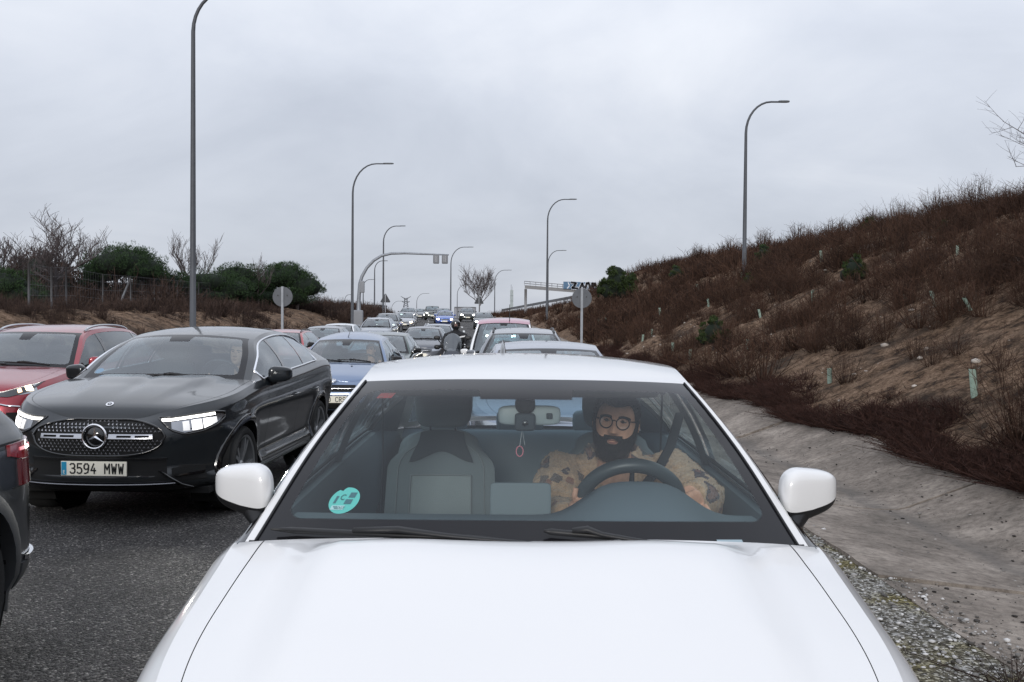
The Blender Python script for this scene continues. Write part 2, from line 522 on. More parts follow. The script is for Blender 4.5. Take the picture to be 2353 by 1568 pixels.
def soil_mat():
    m = bpy.data.materials.new('sandy_soil'); nt, N, L = nodes_of(m)
    b = N['Principled BSDF']; b.inputs['Roughness'].default_value = 0.95; b.inputs['Specular IOR Level'].default_value = 0.1
    tc = N.new('ShaderNodeTexCoord')
    def noise(s, d=6, r=0.6):
        n = N.new('ShaderNodeTexNoise'); n.inputs['Scale'].default_value = s; n.inputs['Detail'].default_value = d; n.inputs['Roughness'].default_value = r
        L.new(tc.outputs['Object'], n.inputs['Vector']); return n
    n1, n2, n3, n4 = noise(0.6), noise(3.5, 8, 0.7), noise(22, 6, 0.75), noise(0.22, 4)
    cr = N.new('ShaderNodeValToRGB'); L.new(n2.outputs['Fac'], cr.inputs[0])
    e = cr.color_ramp.elements
    e[0].position = 0.38; e[0].color = (0.05, 0.035, 0.027, 1)
    e[1].position = 0.60; e[1].color = (0.33, 0.235, 0.170, 1)
    k = e.new(0.48); k.color = (0.20, 0.135, 0.092, 1)
    cr2 = N.new('ShaderNodeValToRGB'); L.new(n3.outputs['Fac'], cr2.inputs[0])
    e = cr2.color_ramp.elements
    e[0].position = 0.34; e[0].color = (0.30, 0.27, 0.25, 1); e[1].position = 0.62; e[1].color = (1.12, 1.08, 1.03, 1)
    mu = N.new('ShaderNodeMix'); mu.data_type = 'RGBA'; mu.blend_type = 'MULTIPLY'; mu.inputs[0].default_value = 1
    L.new(cr.outputs[0], mu.inputs[6]); L.new(cr2.outputs[0], mu.inputs[7])
    # moss and litter in broad patches
    cr3 = N.new('ShaderNodeValToRGB'); L.new(n1.outputs['Fac'], cr3.inputs[0])
    e = cr3.color_ramp.elements; e[0].position = 0.52; e[0].color = (0, 0, 0, 1); e[1].position = 0.64; e[1].color = (0.75, 0.75, 0.75, 1)
    mx = N.new('ShaderNodeMix'); mx.data_type = 'RGBA'; L.new(cr3.outputs[0], mx.inputs[0]); L.new(mu.outputs[2], mx.inputs[6])
    mx.inputs[7].default_value = (0.035, 0.027, 0.022, 1)
    L.new(mx.outputs[2], b.inputs['Base Color'])
    bp = N.new('ShaderNodeBump'); bp.inputs['Strength'].default_value = 0.9; bp.inputs['Distance'].default_value = 0.08
    ad = N.new('ShaderNodeMath'); ad.operation = 'ADD'; L.new(n2.outputs['Fac'], ad.inputs[0]); L.new(n3.outputs['Fac'], ad.inputs[1])
    L.new(ad.outputs[0], bp.inputs['Height']); L.new(bp.outputs[0], b.inputs['Normal'])
    return m
SOIL = soil_mat()

def asphalt_mat():
    m = bpy.data.materials.new('coarse_asphalt'); nt, N, L = nodes_of(m)
    b = N['Principled BSDF']; b.inputs['Specular IOR Level'].default_value = 0.35
    tc = N.new('ShaderNodeTexCoord')
    v = N.new('ShaderNodeTexVoronoi'); v.inputs['Scale'].default_value = 88; v.inputs['Randomness'].default_value = 1
    L.new(tc.outputs['Object'], v.inputs['Vector'])
    v2 = N.new('ShaderNodeTexVoronoi'); v2.inputs['Scale'].default_value = 42
    L.new(tc.outputs['Object'], v2.inputs['Vector'])
    sx = N.new('ShaderNodeSeparateXYZ'); L.new(v.outputs['Color'], sx.inputs[0])
    cr = N.new('ShaderNodeValToRGB'); L.new(sx.outputs[0], cr.inputs[0])
    e = cr.color_ramp.elements
    e[0].position = 0.0; e[0].color = (0.012, 0.011, 0.011, 1); e[1].position = 1.0; e[1].color = (0.42, 0.39, 0.36, 1)
    a = e.new(0.5); a.color = (0.040, 0.037, 0.036, 1); a = e.new(0.86); a.color = (0.095, 0.089, 0.085, 1); a = e.new(0.965); a.color = (0.20, 0.19, 0.18, 1)
    big = N.new('ShaderNodeTexNoise'); big.inputs['Scale'].default_value = 1.6; big.inputs['Detail'].default_value = 8; big.inputs['Roughness'].default_value = 0.6
    L.new(tc.outputs['Object'], big.inputs['Vector'])
    mr = N.new('ShaderNodeMapRange'); mr.inputs[1].default_value = 0.3; mr.inputs[2].default_value = 0.7; mr.inputs[3].default_value = 0.62; mr.inputs[4].default_value = 1.30
    L.new(big.outputs['Fac'], mr.inputs[0])
    mu = N.new('ShaderNodeMix'); mu.data_type = 'RGBA'; mu.blend_type = 'MULTIPLY'; mu.inputs[0].default_value = 1
    L.new(cr.outputs[0], mu.inputs[6]); L.new(mr.outputs[0], mu.inputs[7])
    L.new(mu.outputs[2], b.inputs['Base Color'])
    rr = N.new('ShaderNodeMapRange'); rr.inputs[3].default_value = 0.55; rr.inputs[4].default_value = 0.95; L.new(sx.outputs[1], rr.inputs[0]); L.new(rr.outputs[0], b.inputs['Roughness'])
    h = N.new('ShaderNodeMath'); h.operation = 'MULTIPLY_ADD'; L.new(v.outputs['Distance'], h.inputs[0]); h.inputs[1].default_value = -1.0
    hm = N.new('ShaderNodeMath'); hm.operation = 'MULTIPLY'; L.new(v2.outputs['Distance'], hm.inputs[0]); hm.inputs[1].default_value = -0.6
    L.new(hm.outputs[0], h.inputs[2])
    bp = N.new('ShaderNodeBump'); bp.inputs['Strength'].default_value = 1.0; bp.inputs['Distance'].default_value = 0.02
    L.new(h.outputs[0], bp.inputs['Height']); L.new(bp.outputs[0], b.inputs['Normal'])
    return m
ASPHALT = asphalt_mat()

def concrete_mat():
    m = bpy.data.materials.new('weathered_concrete'); nt, N, L = nodes_of(m)
    b = N['Principled BSDF']; b.inputs['Roughness'].default_value = 0.92; b.inputs['Specular IOR Level'].default_value = 0.2
    tc = N.new('ShaderNodeTexCoord'); oi = N.new('ShaderNodeObjectInfo')
    def noise(s, d=6, r=0.6):
        n = N.new('ShaderNodeTexNoise'); n.inputs['Scale'].default_value = s; n.inputs['Detail'].default_value = d; n.inputs['Roughness'].default_value = r
        L.new(tc.outputs['Object'], n.inputs['Vector']); return n
    n1, n2, n3 = noise(1.1, 7, 0.65), noise(14, 7, 0.75), noise(120, 3, 0.6)
    cr = N.new('ShaderNodeValToRGB'); L.new(n1.outputs['Fac'], cr.inputs[0])
    e = cr.color_ramp.elements
    e[0].position = 0.33; e[0].color = (0.135, 0.119, 0.103, 1); e[1].position = 0.66; e[1].color = (0.335, 0.298, 0.26, 1)
    a = e.new(0.5); a.color = (0.215, 0.187, 0.162, 1)
    cr2 = N.new('ShaderNodeValToRGB'); L.new(n2.outputs['Fac'], cr2.inputs[0])
    e = cr2.color_ramp.elements; e[0].position = 0.32; e[0].color = (0.5, 0.48, 0.47, 1); e[1].position = 0.58; e[1].color = (1.08, 1.06, 1.04, 1)
    mu = N.new('ShaderNodeMix'); mu.data_type = 'RGBA'; mu.blend_type = 'MULTIPLY'; mu.inputs[0].default_value = 1
    L.new(cr.outputs[0], mu.inputs[6]); L.new(cr2.outputs[0], mu.inputs[7])
    # per slab tone
    mr = N.new('ShaderNodeMapRange'); mr.inputs[3].default_value = 0.85; mr.inputs[4].default_value = 1.15; L.new(oi.outputs['Random'], mr.inputs[0])
    mu2 = N.new('ShaderNodeMix'); mu2.data_type = 'RGBA'; mu2.blend_type = 'MULTIPLY'; mu2.inputs[0].default_value = 1
    L.new(mu.outputs[2], mu2.inputs[6]); L.new(mr.outputs[0], mu2.inputs[7])
    # speckle of dark grit and light aggregate
    vo = N.new('ShaderNodeTexVoronoi'); vo.inputs['Scale'].default_value = 30; L.new(tc.outputs['Object'], vo.inputs['Vector'])
    lt = N.new('ShaderNodeMath'); lt.operation = 'LESS_THAN'; L.new(vo.outputs['Distance'], lt.inputs[0]); lt.inputs[1].default_value = 0.13
    sp = N.new('ShaderNodeSeparateXYZ'); L.new(vo.outputs['Color'], sp.inputs[0])
    gt = N.new('ShaderNodeMath'); gt.operation = 'GREATER_THAN'; L.new(sp.outputs[0], gt.inputs[0]); gt.inputs[1].default_value = 0.5
    ml = N.new('ShaderNodeMath'); ml.operation = 'MULTIPLY'; L.new(lt.outputs[0], ml.inputs[0]); L.new(gt.outputs[0], ml.inputs[1])
    cc = N.new('ShaderNodeMix'); cc.data_type = 'RGBA'; L.new(sp.outputs[1], cc.inputs[0]); cc.inputs[6].default_value = (0.03, 0.027, 0.025, 1); cc.inputs[7].default_value = (0.30, 0.28, 0.26, 1)
    mx = N.new('ShaderNodeMix'); mx.data_type = 'RGBA'; L.new(ml.outputs[0], mx.inputs[0]); L.new(mu2.outputs[2], mx.inputs[6]); L.new(cc.outputs[2], mx.inputs[7])
    # darker band along the channel floor: generated x runs across the slab
    sg = N.new('ShaderNodeSeparateXYZ'); uvn = N.new('ShaderNodeUVMap'); uvn.uv_map = 'uv'; L.new(uvn.outputs[0], sg.inputs[0])
    wob = N.new('ShaderNodeMath'); wob.operation = 'MULTIPLY_ADD'; L.new(n1.outputs['Fac'], wob.inputs[0]); wob.inputs[1].default_value = 0.16; L.new(sg.outputs[0], wob.inputs[2])
    r1 = N.new('ShaderNodeValToRGB'); L.new(wob.outputs[0], r1.inputs[0])
    e = r1.color_ramp.elements; e[0].position = 0.46; e[0].color = (0, 0, 0, 1); e[1].position = 0.68; e[1].color = (0, 0, 0, 1)
    a = e.new(0.575); a.color = (0.6, 0.6, 0.6, 1); a = e.new(0.54); a.color = (0.1, 0.1, 0.1, 1)
    m3 = N.new('ShaderNodeMix'); m3.data_type = 'RGBA'; L.new(r1.outputs[0], m3.inputs[0]); L.new(mx.outputs[2], m3.inputs[6]); m3.inputs[7].default_value = (0.10, 0.092, 0.085, 1)
    L.new(m3.outputs[2], b.inputs['Base Color'])
    bp = N.new('ShaderNodeBump'); bp.inputs['Strength'].default_value = 0.5; bp.inputs['Distance'].default_value = 0.006
    ad = N.new('ShaderNodeMath'); ad.operation = 'MULTIPLY_ADD'; L.new(n2.outputs['Fac'], ad.inputs[0]); ad.inputs[1].default_value = .5; L.new(n3.outputs['Fac'], ad.inputs[2])
    L.new(ad.outputs[0], bp.inputs['Height']); L.new(bp.outputs[0], b.inputs['Normal'])
    return m
CONCRETE = concrete_mat()

def gravel_mat():
    m = bpy.data.materials.new('mossy_gravel'); nt, N, L = nodes_of(m)
    b = N['Principled BSDF']; b.inputs['Roughness'].default_value = 0.95; b.inputs['Specular IOR Level'].default_value = 0.15
    tc = N.new('ShaderNodeTexCoord')
    v = N.new('ShaderNodeTexVoronoi'); v.inputs['Scale'].default_value = 62; L.new(tc.outputs['Object'], v.inputs['Vector'])
    sp = N.new('ShaderNodeSeparateXYZ'); L.new(v.outputs['Color'], sp.inputs[0])
    cr = N.new('ShaderNodeValToRGB'); L.new(sp.outputs[0], cr.inputs[0])
    e = cr.color_ramp.elements; e[0].position = 0; e[0].color = (0.05, 0.047, 0.04, 1); e[1].position = 1; e[1].color = (0.55, 0.54, 0.52, 1)
    a = e.new(0.6); a.color = (0.17, 0.158, 0.13, 1)
    n = N.new('ShaderNodeTexNoise'); n.inputs['Scale'].default_value = 2.2; n.inputs['Detail'].default_value = 6; L.new(tc.outputs['Object'], n.inputs['Vector'])
    r = N.new('ShaderNodeValToRGB'); L.new(n.outputs['Fac'], r.inputs[0]); e = r.color_ramp.elements; e[0].position = 0.45; e[1].position = 0.62
    mx = N.new('ShaderNodeMix'); mx.data_type = 'RGBA'; mx.blend_type = 'MULTIPLY'; L.new(r.outputs[0], mx.inputs[0]); L.new(cr.outputs[0], mx.inputs[6]); mx.inputs[7].default_value = (0.75, 0.68, 0.38, 1)
    L.new(mx.outputs[2], b.inputs['Base Color'])
    bp = N.new('ShaderNodeBump'); bp.inputs['Strength'].default_value = 1; bp.inputs['Distance'].default_value = 0.02; bp.invert = True
    L.new(v.outputs['Distance'], bp.inputs['Height']); L.new(bp.outputs[0], b.inputs['Normal'])
    return m
GRAVEL = gravel_mat()

def build_terrain():
    ys = np.concatenate([np.linspace(-90, -4, 12, endpoint=False), np.arange(-4, 30, 0.3), np.arange(30, 70, 0.6), np.arange(70, 170, 1.5), np.linspace(170, 420, 40), np.geomspace(440, 2500, 16)])
    dr = np.concatenate([np.arange(DITCH_OUT, 18, 0.22), np.linspace(18, 26, 10), np.geomspace(28, 900, 16)])
    dl = -np.concatenate([np.arange(8.4, 15, 0.3), np.linspace(15, 26, 12), np.geomspace(28, 900, 16)])
    ds = np.concatenate([dl[::-1], [-4, 0, 1.42, 2.1, 3.3, 4.2], dr])
    P = []
    for y in ys:
        lx = float(lane_x(y))
        row = []
        for d in ds:
            z = ground_z(d, y)
            if 2.0 < d < 4.3: z -= 0.25
            row.append((lx + d, y, z))
        P.append(row)
    m = MB(); m.grid(P, flip=True)
    o = m.build('ground', SOIL)
    tag(o, kind='structure')
    # road
    yr = np.concatenate([np.linspace(-90, 0, 20, endpoint=False), np.arange(0, 60, 2.0), np.arange(60, 420, 4.0)])
    P = [[(float(lane_x(y)) + d, y, float(road_z(y))) for d in np.linspace(ROAD_L, ROAD_R, 9)] for y in yr]
    m = MB(); m.grid(P, flip=True); tag(m.build('road', ASPHALT), kind='structure')
    # gravel verge
    yr = np.concatenate([np.linspace(-30, 0, 30, endpoint=False), np.arange(0, 40, 0.25), np.arange(40, 200, 4)])
    P = []
    for y in yr:
        row = []
        for d in np.linspace(ROAD_R - 0.25, DITCH_IN + 0.16, 10):
            z = float(road_z(y)) + 0.012 + 0.012 * fnoise(d * 3, y * 3, 1.0, 5.0)
            if d < ROAD_R: z = float(road_z(y)) + 0.004 + 0.006 * fnoise(d, y, 4.0, 2.0)
            z -= 0.03 * max(0, d - DITCH_IN + .04) / .2
            row.append((float(lane_x(y)) + d + 0.05 * fnoise(y, 0, 0.7, 1.0), y, z))
        P.append(row)
    m = MB(); m.grid(P, flip=True); tag(m.build('verge', GRAVEL), kind='structure')
build_terrain()

def build_ditch():
    root = empty('drainage_channel', (float(lane_x(10)) + 3.3, 10, 0))
    tag(root, 'shallow concrete drainage channel of long slabs at the foot of the brown hillside', 'drainage channel')
    ox, oy = root.location.x, root.location.y
    prof = [(DITCH_IN - 0.02, 0.005), (2.5, -0.035), (2.9, -0.075), (3.2, -0.105), (3.42, -0.105), (3.7, -0.02), (4.0, 0.09), (4.28, 0.19), (4.5, 0.235)]
    ds = np.linspace(DITCH_IN - 0.02, 4.5, 26)
    pz = pchip([p[0] for p in prof], [p[1] for p in prof])
    L = 3.15
    def slab(y0, y1, name, kind=None):
        m = MB(); n = max(6, int((y1 - y0) / 0.18)); tilt = rnd.uniform(-0.012, 0.012); lift = rnd.uniform(0, 0.026)
        ys = np.linspace(y0, y1, n); P = []; U = []
        for y in ys:
            row = []; ur = []
            for d in ds:
                ed = 0.04 * fnoise(y, d, 1.2, 4.0) if d > 4.3 or d < 2.3 else 0
                X = float(lane_x(y)) + d + ed
                z = float(road_z(y)) + float(pz(d)) + lift + tilt * (d - 3.3) + 0.004 * fnoise(X, y, 1.2, 8.0)
                row.append((X - ox, y - oy, z)); ur.append(((d - 2.08) / 2.42, (y - y0) / L))
            P.append(row); U.append(ur)
        m.grid(P, flip=True, uv=U)
        # end faces and edges give the slab its thickness
        for row, fl in ((P[0], False), (P[-1], True)):
            m.grid([row, [(p[0], p[1], p[2] - 0.11) for p in row]], flip=not fl)
        for c, fl in ((0, True), (-1, False)):
            e = [r[c] for r in P]; m.grid([e, [(p[0], p[1], p[2] - 0.11) for p in e]], flip=not fl)
        o = m.build(name, CONCRETE, root, angle=35)
        if kind: o['kind'] = kind
        return o
    y = -4.2 + 1.0
    k = 0
    while y < 60:
        slab(y + 0.03, y + L - 0.03, 'slab'); y += L
    slab(y, 150, 'slab_run', 'stuff')
build_ditch()

# lane dashes
PAINTW = simple('road_paint', (0.62, 0.62, 0.60), 0.7, var=0.25, vscale=8)
def build_marks():
    for y in (10, 22, 34, 46, 55, 66, 77, 88, 100, 113, 128):
        for d in (-1.55, -4.75):
            m = MB()
            P = [[(float(lane_x(yy)) + d + s, yy, float(road_z(yy)) + 0.004) for s in (-0.075, 0.075)] for yy in np.linspace(y, y + 3.5, 5)]
            m.grid(P, flip=True)
            tag(m.build('lane_dash', PAINTW), kind='structure')
    for d, nm in ((1.25, 'edge_line'), (-8.0, 'edge_line')):
        m = MB()
        P = [[(float(lane_x(yy)) + d + s, yy, float(road_z(yy)) + 0.004) for s in (-0.07, 0.07)] for yy in np.arange(12 if d > 0 else -20, 300, 2.0)]
        m.grid(P, flip=True); tag(m.build(nm, PAINTW), kind='structure')
build_marks()

# ---------------------------------------------------------------- loose stones
def tone_mat(name, c0, c1, rough=0.9, spec=0.15, trans=0.0):
    m = bpy.data.materials.new(name); nt, N, L = nodes_of(m)
    b = N['Principled BSDF']; b.inputs['Roughness'].default_value = rough; b.inputs['Specular IOR Level'].default_value = spec
    a = N.new('ShaderNodeAttribute'); a.attribute_name = 'tone'
    cr = N.new('ShaderNodeValToRGB'); L.new(a.outputs['Fac'], cr.inputs[0])
    e = cr.color_ramp.elements; e[0].color = (*c0, 1); e[1].color = (*c1, 1)
    L.new(cr.outputs[0], b.inputs['Base Color'])
    return m

def build_stones():
    rg = np.random.default_rng(5)
    bm = bmesh.new(); bmesh.ops.create_icosphere(bm, subdivisions=1, radius=1)
    bv = np.array([v.co[:] for v in bm.verts]); bf = np.array([[v.index for v in f.verts] for f in bm.faces]); bm.free()
    def scatter(n, dfn, yfn, size, name, mat, tone, zfn):
        V = []; F = []; T = []
        for i in range(n):
            y = yfn(); d = dfn()
            s = size(); sc = np.array([s * rg.uniform(.8, 1.5), s * rg.uniform(.8, 1.3), s * rg.uniform(.4, .8)])
            a = rg.uniform(0, 6.28); c, sn = math.cos(a), math.sin(a)
            p = bv * sc * rg.uniform(.82, 1.15, (len(bv), 1))
            q = np.stack([p[:, 0] * c - p[:, 1] * sn, p[:, 0] * sn + p[:, 1] * c, p[:, 2]], 1)
            q += np.array([float(lane_x(y)) + d, y, zfn(d, y) + s * 0.2])
            F.append(bf + len(V) * len(bv)); V.append(q); T.append(np.full(len(bv), tone()))
        return npmesh(name, np.concatenate(V), np.concatenate(F), mat, np.concatenate(T))
    sm_ = tone_mat('pale_stone', (0.05, 0.045, 0.04), (0.62, 0.61, 0.60))
    zv = lambda d, y: float(road_z(y)) + (0.016 if d < 2.14 else .018 - .087 * (d - 2.1))
    o = scatter(9000, lambda: min(rg.normal(1.78, 0.30), 2.16 + abs(rg.normal(0, .10))), lambda: 1.5 + 16 * rg.random() ** 2.0, lambda: 0.004 + 0.013 * rg.random() ** 3.5, 'gravel', sm_, lambda: rg.random() ** 1.1, zv)
    tag(o, 'loose pale gravel scattered over the mossy verge between asphalt and concrete channel', 'gravel', kind='stuff')
    zc = lambda d, y: float(road_z(y)) + float(np.interp(d, [2.08, 2.5, 2.9, 3.2, 3.42, 3.7, 4.0, 4.28, 4.5], [0.005, -.035, -.075, -.105, -.105, -.02, .09, .19, .235])) + 0.012
    o = scatter(4200, lambda: 2.1 + 2.3 * rg.random() ** 1.7, lambda: 2 + 20 * rg.random() ** 1.6, lambda: 0.003 + 0.013 * rg.random() ** 4, 'grit', tone_mat('grit', (0.018, 0.016, 0.015), (0.33, 0.31, 0.29)), lambda: (rg.random() ** 2.2), zc)
    tag(o, 'dark grit and small stones lying in the concrete channel', 'grit', kind='stuff')
    o = scatter(420, lambda: rg.uniform(4.5, 15), lambda: rg.uniform(7, 45), lambda: 0.015 + 0.06 * rg.random() ** 4, 'stones', tone_mat('hill_stone', (0.2, 0.16, 0.13), (0.5, 0.45, 0.4)), lambda: rg.random(), lambda d, y: ground_z(d, y))
    tag(o, 'small pale stones lying on the sandy hillside', 'stones', kind='stuff')
build_stones()
# ================================================================ vehicles
def make_rim_wheel(r, w, lod, rimmat, spokes=5, style='double', tyre_h=0.085):
    """returns meshes (tyre, rim) centred on the axle, outer face towards +x"""
    n = 40 if lod == 0 else (24 if lod == 1 else 14)
    rr = r - tyre_h
    t = MB()
    prof = [(rr - 0.012, -w / 2 + .02), (rr + .01, -w / 2), (r - .03, -w / 2 - .004), (r - .006, -w / 2 + .025), (r, -w / 2 + .055),
            (r, w / 2 - .055), (r - .006, w / 2 - .025), (r - .03, w / 2 + .004), (rr + .012, w / 2), (rr - .012, w / 2 - .02)]
    t.lathe(prof, n, 'X')
    m = MB()
    m.lathe([(rr - .004, w / 2 - .004), (rr - .022, w / 2 - .012), (rr - .03, w / 2 - .07), (rr - .045, -w / 2 + .03)], n, 'X')
    m.lathe([(rr - .03, w / 2 - .10), (.07, w / 2 - .115), (0.001, w / 2 - .115)], n, 'X')  # brake disc plane
    x1 = w / 2 - .012
    for k in range(spokes):
        a0 = 2 * PI * k / spokes + PI / 2
        for da in ((-0.17, 0.17) if style == 'double' else (0,)):
            hw = .016 if style == 'double' else .038
            pts = []
            for rad, xx, h in ((.05, x1 - .03, hw * 1.2), (rr * .55, x1 - .012, hw), (rr - .015, x1 - .006, hw * .9)):
                aa = a0 + da * (.35 + .65 * rad / rr)
                c, s = math.cos(aa), math.sin(aa)
                pts.append((Vector((xx, rad * c - h * s, rad * s + h * c)), Vector((xx, rad * c + h * s, rad * s - h * c))))
            for i in range(2):
                a, b = pts[i]; c2, d = pts[i + 1]
                off = Vector((-.03, 0, 0))
                m.add([a, b, d, c2, a + off, b + off, d + off, c2 + off], [(0, 1, 2, 3), (0, 4, 5, 1), (3, 2, 6, 7), (0, 3, 7, 4), (1, 5, 6, 2)])
    m.lathe([(.001, x1 - .015), (.05, x1 - .017), (.062, x1 - .03), (.062, x1 - .07)], max(10, n // 2), 'X')
    return t, m

class Car:
    def __init__(self, name, label, loc, rz=0.0, group=None, category='car', **k):
        self.k = k
        self.root = empty(name, loc, rz)
        tag(self.root, label, category, group)
        self.L = k.get('L', 4.4); self.W = k.get('W', 0.9)
        self.lod = k.get('lod', 1)
        self.ds = k.get('ds', {0: .05, 1: .08, 2: .14}[self.lod])
        self.paint = k['paint']
        self.setup()

    # ---- surface definition
    def setup(self):
        k = self.k; L, W = self.L, self.W
        lift = k.get('lift', 0.0); hs = k.get('hs', 1.0)   # body raised on its wheels; cabin taller or lower than the pattern
        if lift or hs != 1.0:
            zb = k['ztop'][1][4 if len(k['ztop'][1]) > 4 else 2]
            up = lambda z: z + lift + (max(0, z - zb) * (hs - 1))
            for q in ('ztop', 'zbot', 'hood_c'): k[q] = (k[q][0], [z + lift for z in k[q][1]])
            k['rail'] = [(x, y, up(z)) for x, y, z in k['rail']]
            k['centre'] = [(y, up(z)) for y, z in k['centre']]
            if 'seat_z' in k: k['seat_z'] += lift
        A, B = k.get('noseA', .80), k.get('tailB', .55)
        pF, qF = k.get('pF', 4.2), k.get('qF', 2.2)
        pR, qR = k.get('pR', 5.0), k.get('qR', 2.4)
        ph = np.linspace(0, PI / 2, 400)
        fx = W * np.sin(ph) ** (2 / pF); fy = A - A * np.cos(ph) ** (2 / qF)
        rx = W * np.sin(ph[::-1]) ** (2 / pR); ry = L - B + B * np.cos(ph[::-1]) ** (2 / qR)
        X = np.concatenate([fx, [W] * 200, rx]); Y = np.concatenate([fy, np.linspace(A, L - B, 202)[1:-1], ry])
        if k.get('plan'):   # narrowing of the plan towards the ends
            f = pchip(*k['plan']); X = X * f(Y)
        a = np.concatenate([[0], np.cumsum(np.hypot(np.diff(X), np.diff(Y)))])
        self.atot = a[-1]
        self._a, self._X, self._Y = a, X, Y
        n = int(self.atot / self.ds)
        self.A_ = np.linspace(0, self.atot, n)
        self.ztop = pchip(*k['ztop']); self.zbot = pchip(*k['zbot'])
        self.fs = pchip(*k.get('side_in', ([0, .10, .3, .5, .75, .9, 1.0], [.07, .025, .004, 0, .012, .022, .07])))
        self.ff = pchip(*k.get('front_in', ([0, .12, .35, .6, .85, 1.0], [.10, .03, 0, .015, .06, .16])))
        self.fr = pchip(*k.get('rear_in', ([0, .15, .35, .6, .85, 1.0], [.08, .02, 0, .02, .05, .10])))
        self.r = k.get('wheel_r', .32); self.yf = k.get('yf', .86); self.yr = k.get('yr', .86 + k.get('wb', 2.62))
        self.ra = self.r + k.get('arch_gap', .055)
        # ring top curve on the side, as functions of y
        tops = [self.ring(aa, 1.0) for aa in np.linspace(0, self.atot, 600)]
        ty = np.array([p[1] for p in tops]); tx = np.array([p[0] for p in tops]); tz = np.array([p[2] for p in tops])
        o = np.maximum.accumulate(ty)
        self._ty, self._tx, self._tz = o, tx, tz

    def base(self, a):
        s = 1 if a >= 0 else -1; a = abs(a)
        x = np.interp(a, self._a, self._X); y = np.interp(a, self._a, self._Y)
        e = .01
        dx = np.interp(min(a + e, self.atot), self._a, self._X) - np.interp(max(a - e, 0), self._a, self._X)
        dy = np.interp(min(a + e, self.atot), self._a, self._Y) - np.interp(max(a - e, 0), self._a, self._Y)
        l = math.hypot(dx, dy) or 1
        return s, x, y, dy / l, -dx / l    # normal (nx, ny)

    def ring(self, a, v, off=0.0):
        s, x, y, nx, ny = self.base(a)
        ins = nx * nx * float(self.fs(v)) + max(0, -ny) ** 2 * float(self.ff(v)) + max(0, ny) ** 2 * float(self.fr(v)) - off
        zb, zt = float(self.zbot(y)), float(self.ztop(y))
        z = zb + (zt - zb) * v
        px, py = x - nx * ins, y - ny * ins
        if self.k.get('flare') and nx > .6:
            for ya in (self.yf, self.yr):
                d = math.hypot(y - ya, z - self.r) - self.ra
                if d > -.05: px += self.k['flare'] * math.exp(-(d / .07) ** 2)
        return (s * max(px, 0.0), py, z)

    def vz(self, a, z):
        s, x, y, nx, ny = self.base(a)
        zb, zt = float(self.zbot(y)), float(self.ztop(y))
        return (z - zb) / (zt - zb)

    def at(self, a, z, off=0.0):
        return Vector(self.ring(a, min(max(self.vz(a, z), 0), 1), off))

    def a_of_y(self, y):
        i = np.searchsorted(self._Y, y)
        return float(np.interp(y, self._Y[200:-200], self._a[200:-200]))

    def top_at(self, y):
        return float(np.interp(y, self._ty, self._tx)), float(np.interp(y, self._ty, self._tz))

    # ---- decals that lie on the body skin with real thickness
    def patch(self, name, mat, a0, a1, zlo, zhi, off=.004, depth=.02, na=None, nz=4, parent=None, side=1, mb=None, bulge=0.0):
        m = mb or MB()
        na = na or max(4, int(abs(a1 - a0) / .04) + 2)
        lo = zlo if callable(zlo) else (lambda a: zlo); hi = zhi if callable(zhi) else (lambda a: zhi)
        P = []
        for i in range(na):
            t = i / (na - 1); a = a0 + (a1 - a0) * t; row = []
            for j in range(nz):
                q = j / (nz - 1); z = lo(a) + (hi(a) - lo(a)) * q
                b = bulge * (1 - (2 * q - 1) ** 2) * (1 - (2 * t - 1) ** 4)
                row.append(self.at(a, z, off + b))
            P.append(row)
        if side < 0: P = [[Vector((-p.x, p.y, p.z)) for p in r] for r in P]
        fl = (side < 0) ^ (a1 < a0)
        fl = not fl
        o0 = len(m.v)
        m.grid(P, flip=not fl)
        edge = [r[0] for r in P] + P[-1][1:] + [r[-1] for r in P[::-1]][1:] + P[0][::-1][1:-1]
        cx = sum((p for r in P for p in r), Vector()) / (len(P) * len(P[0]))
        inn = []
        for p in edge:
            d = Vector((0, (self.L / 2 - p.y), 0)) if abs(p.x) < self.W * .6 else Vector((-p.x * 1.0, (self.L / 2 - p.y) * .5, 0))
            inn.append(p + d.normalized() * depth)
        m.grid([edge, inn], closed_v=True, flip=fl)
        if mb is not None: return m
        return m.build(name, mat, parent or self.root, angle=40)

    def yz_patch(self, name, mat, y0, y1, zlo, zhi, side=1, **kw):
        conv = lambda f: (lambda a: f(float(np.interp(a, self._a, self._Y)))) if callable(f) else f
        return self.patch(name, mat, self.a_of_y(y0), self.a_of_y(y1), conv(zlo), conv(zhi), side=side, **kw)

    # ---- body shell
    def build_body(self):
        k = self.k
        AA = self.A_
        nv = {0: 22, 1: 16, 2: 10}[self.lod]
        V = np.unique(np.concatenate([np.linspace(0, .9, nv), [.93, .96, .985, 1.0]]))
        full = list(-AA[::-1][:-1]) + list(AA)
        P = [[self.ring(a, v) for v in V] for a in full]
        # snap vertices near the wheel arches to the circle, drop what is inside
        ra = self.ra
        Q = [[list(p) for p in r] for r in P]
        inside = [[False] * len(V) for _ in full]
        for i, r in enumerate(P):
            for j, p in enumerate(r):
                if abs(p[0]) < self.W * .55: continue
                for ya in (self.yf, self.yr):
                    dy, dz = p[1] - ya, p[2] - self.r
                    d = math.hypot(dy, dz)
                    tol = self.ds * .62
                    if abs(d - ra) < tol:
                        Q[i][j][1] = ya + dy / d * ra; Q[i][j][2] = self.r + dz / d * ra
                    elif d < ra: inside[i][j] = True
        def keep(i, j):
            c = (inside[i][j], inside[i + 1][j], inside[i][j + 1], inside[i + 1][j + 1])
            return not any(c)
        doors = k.get('doors', [])
        vlo, vhi = .10, 1.01
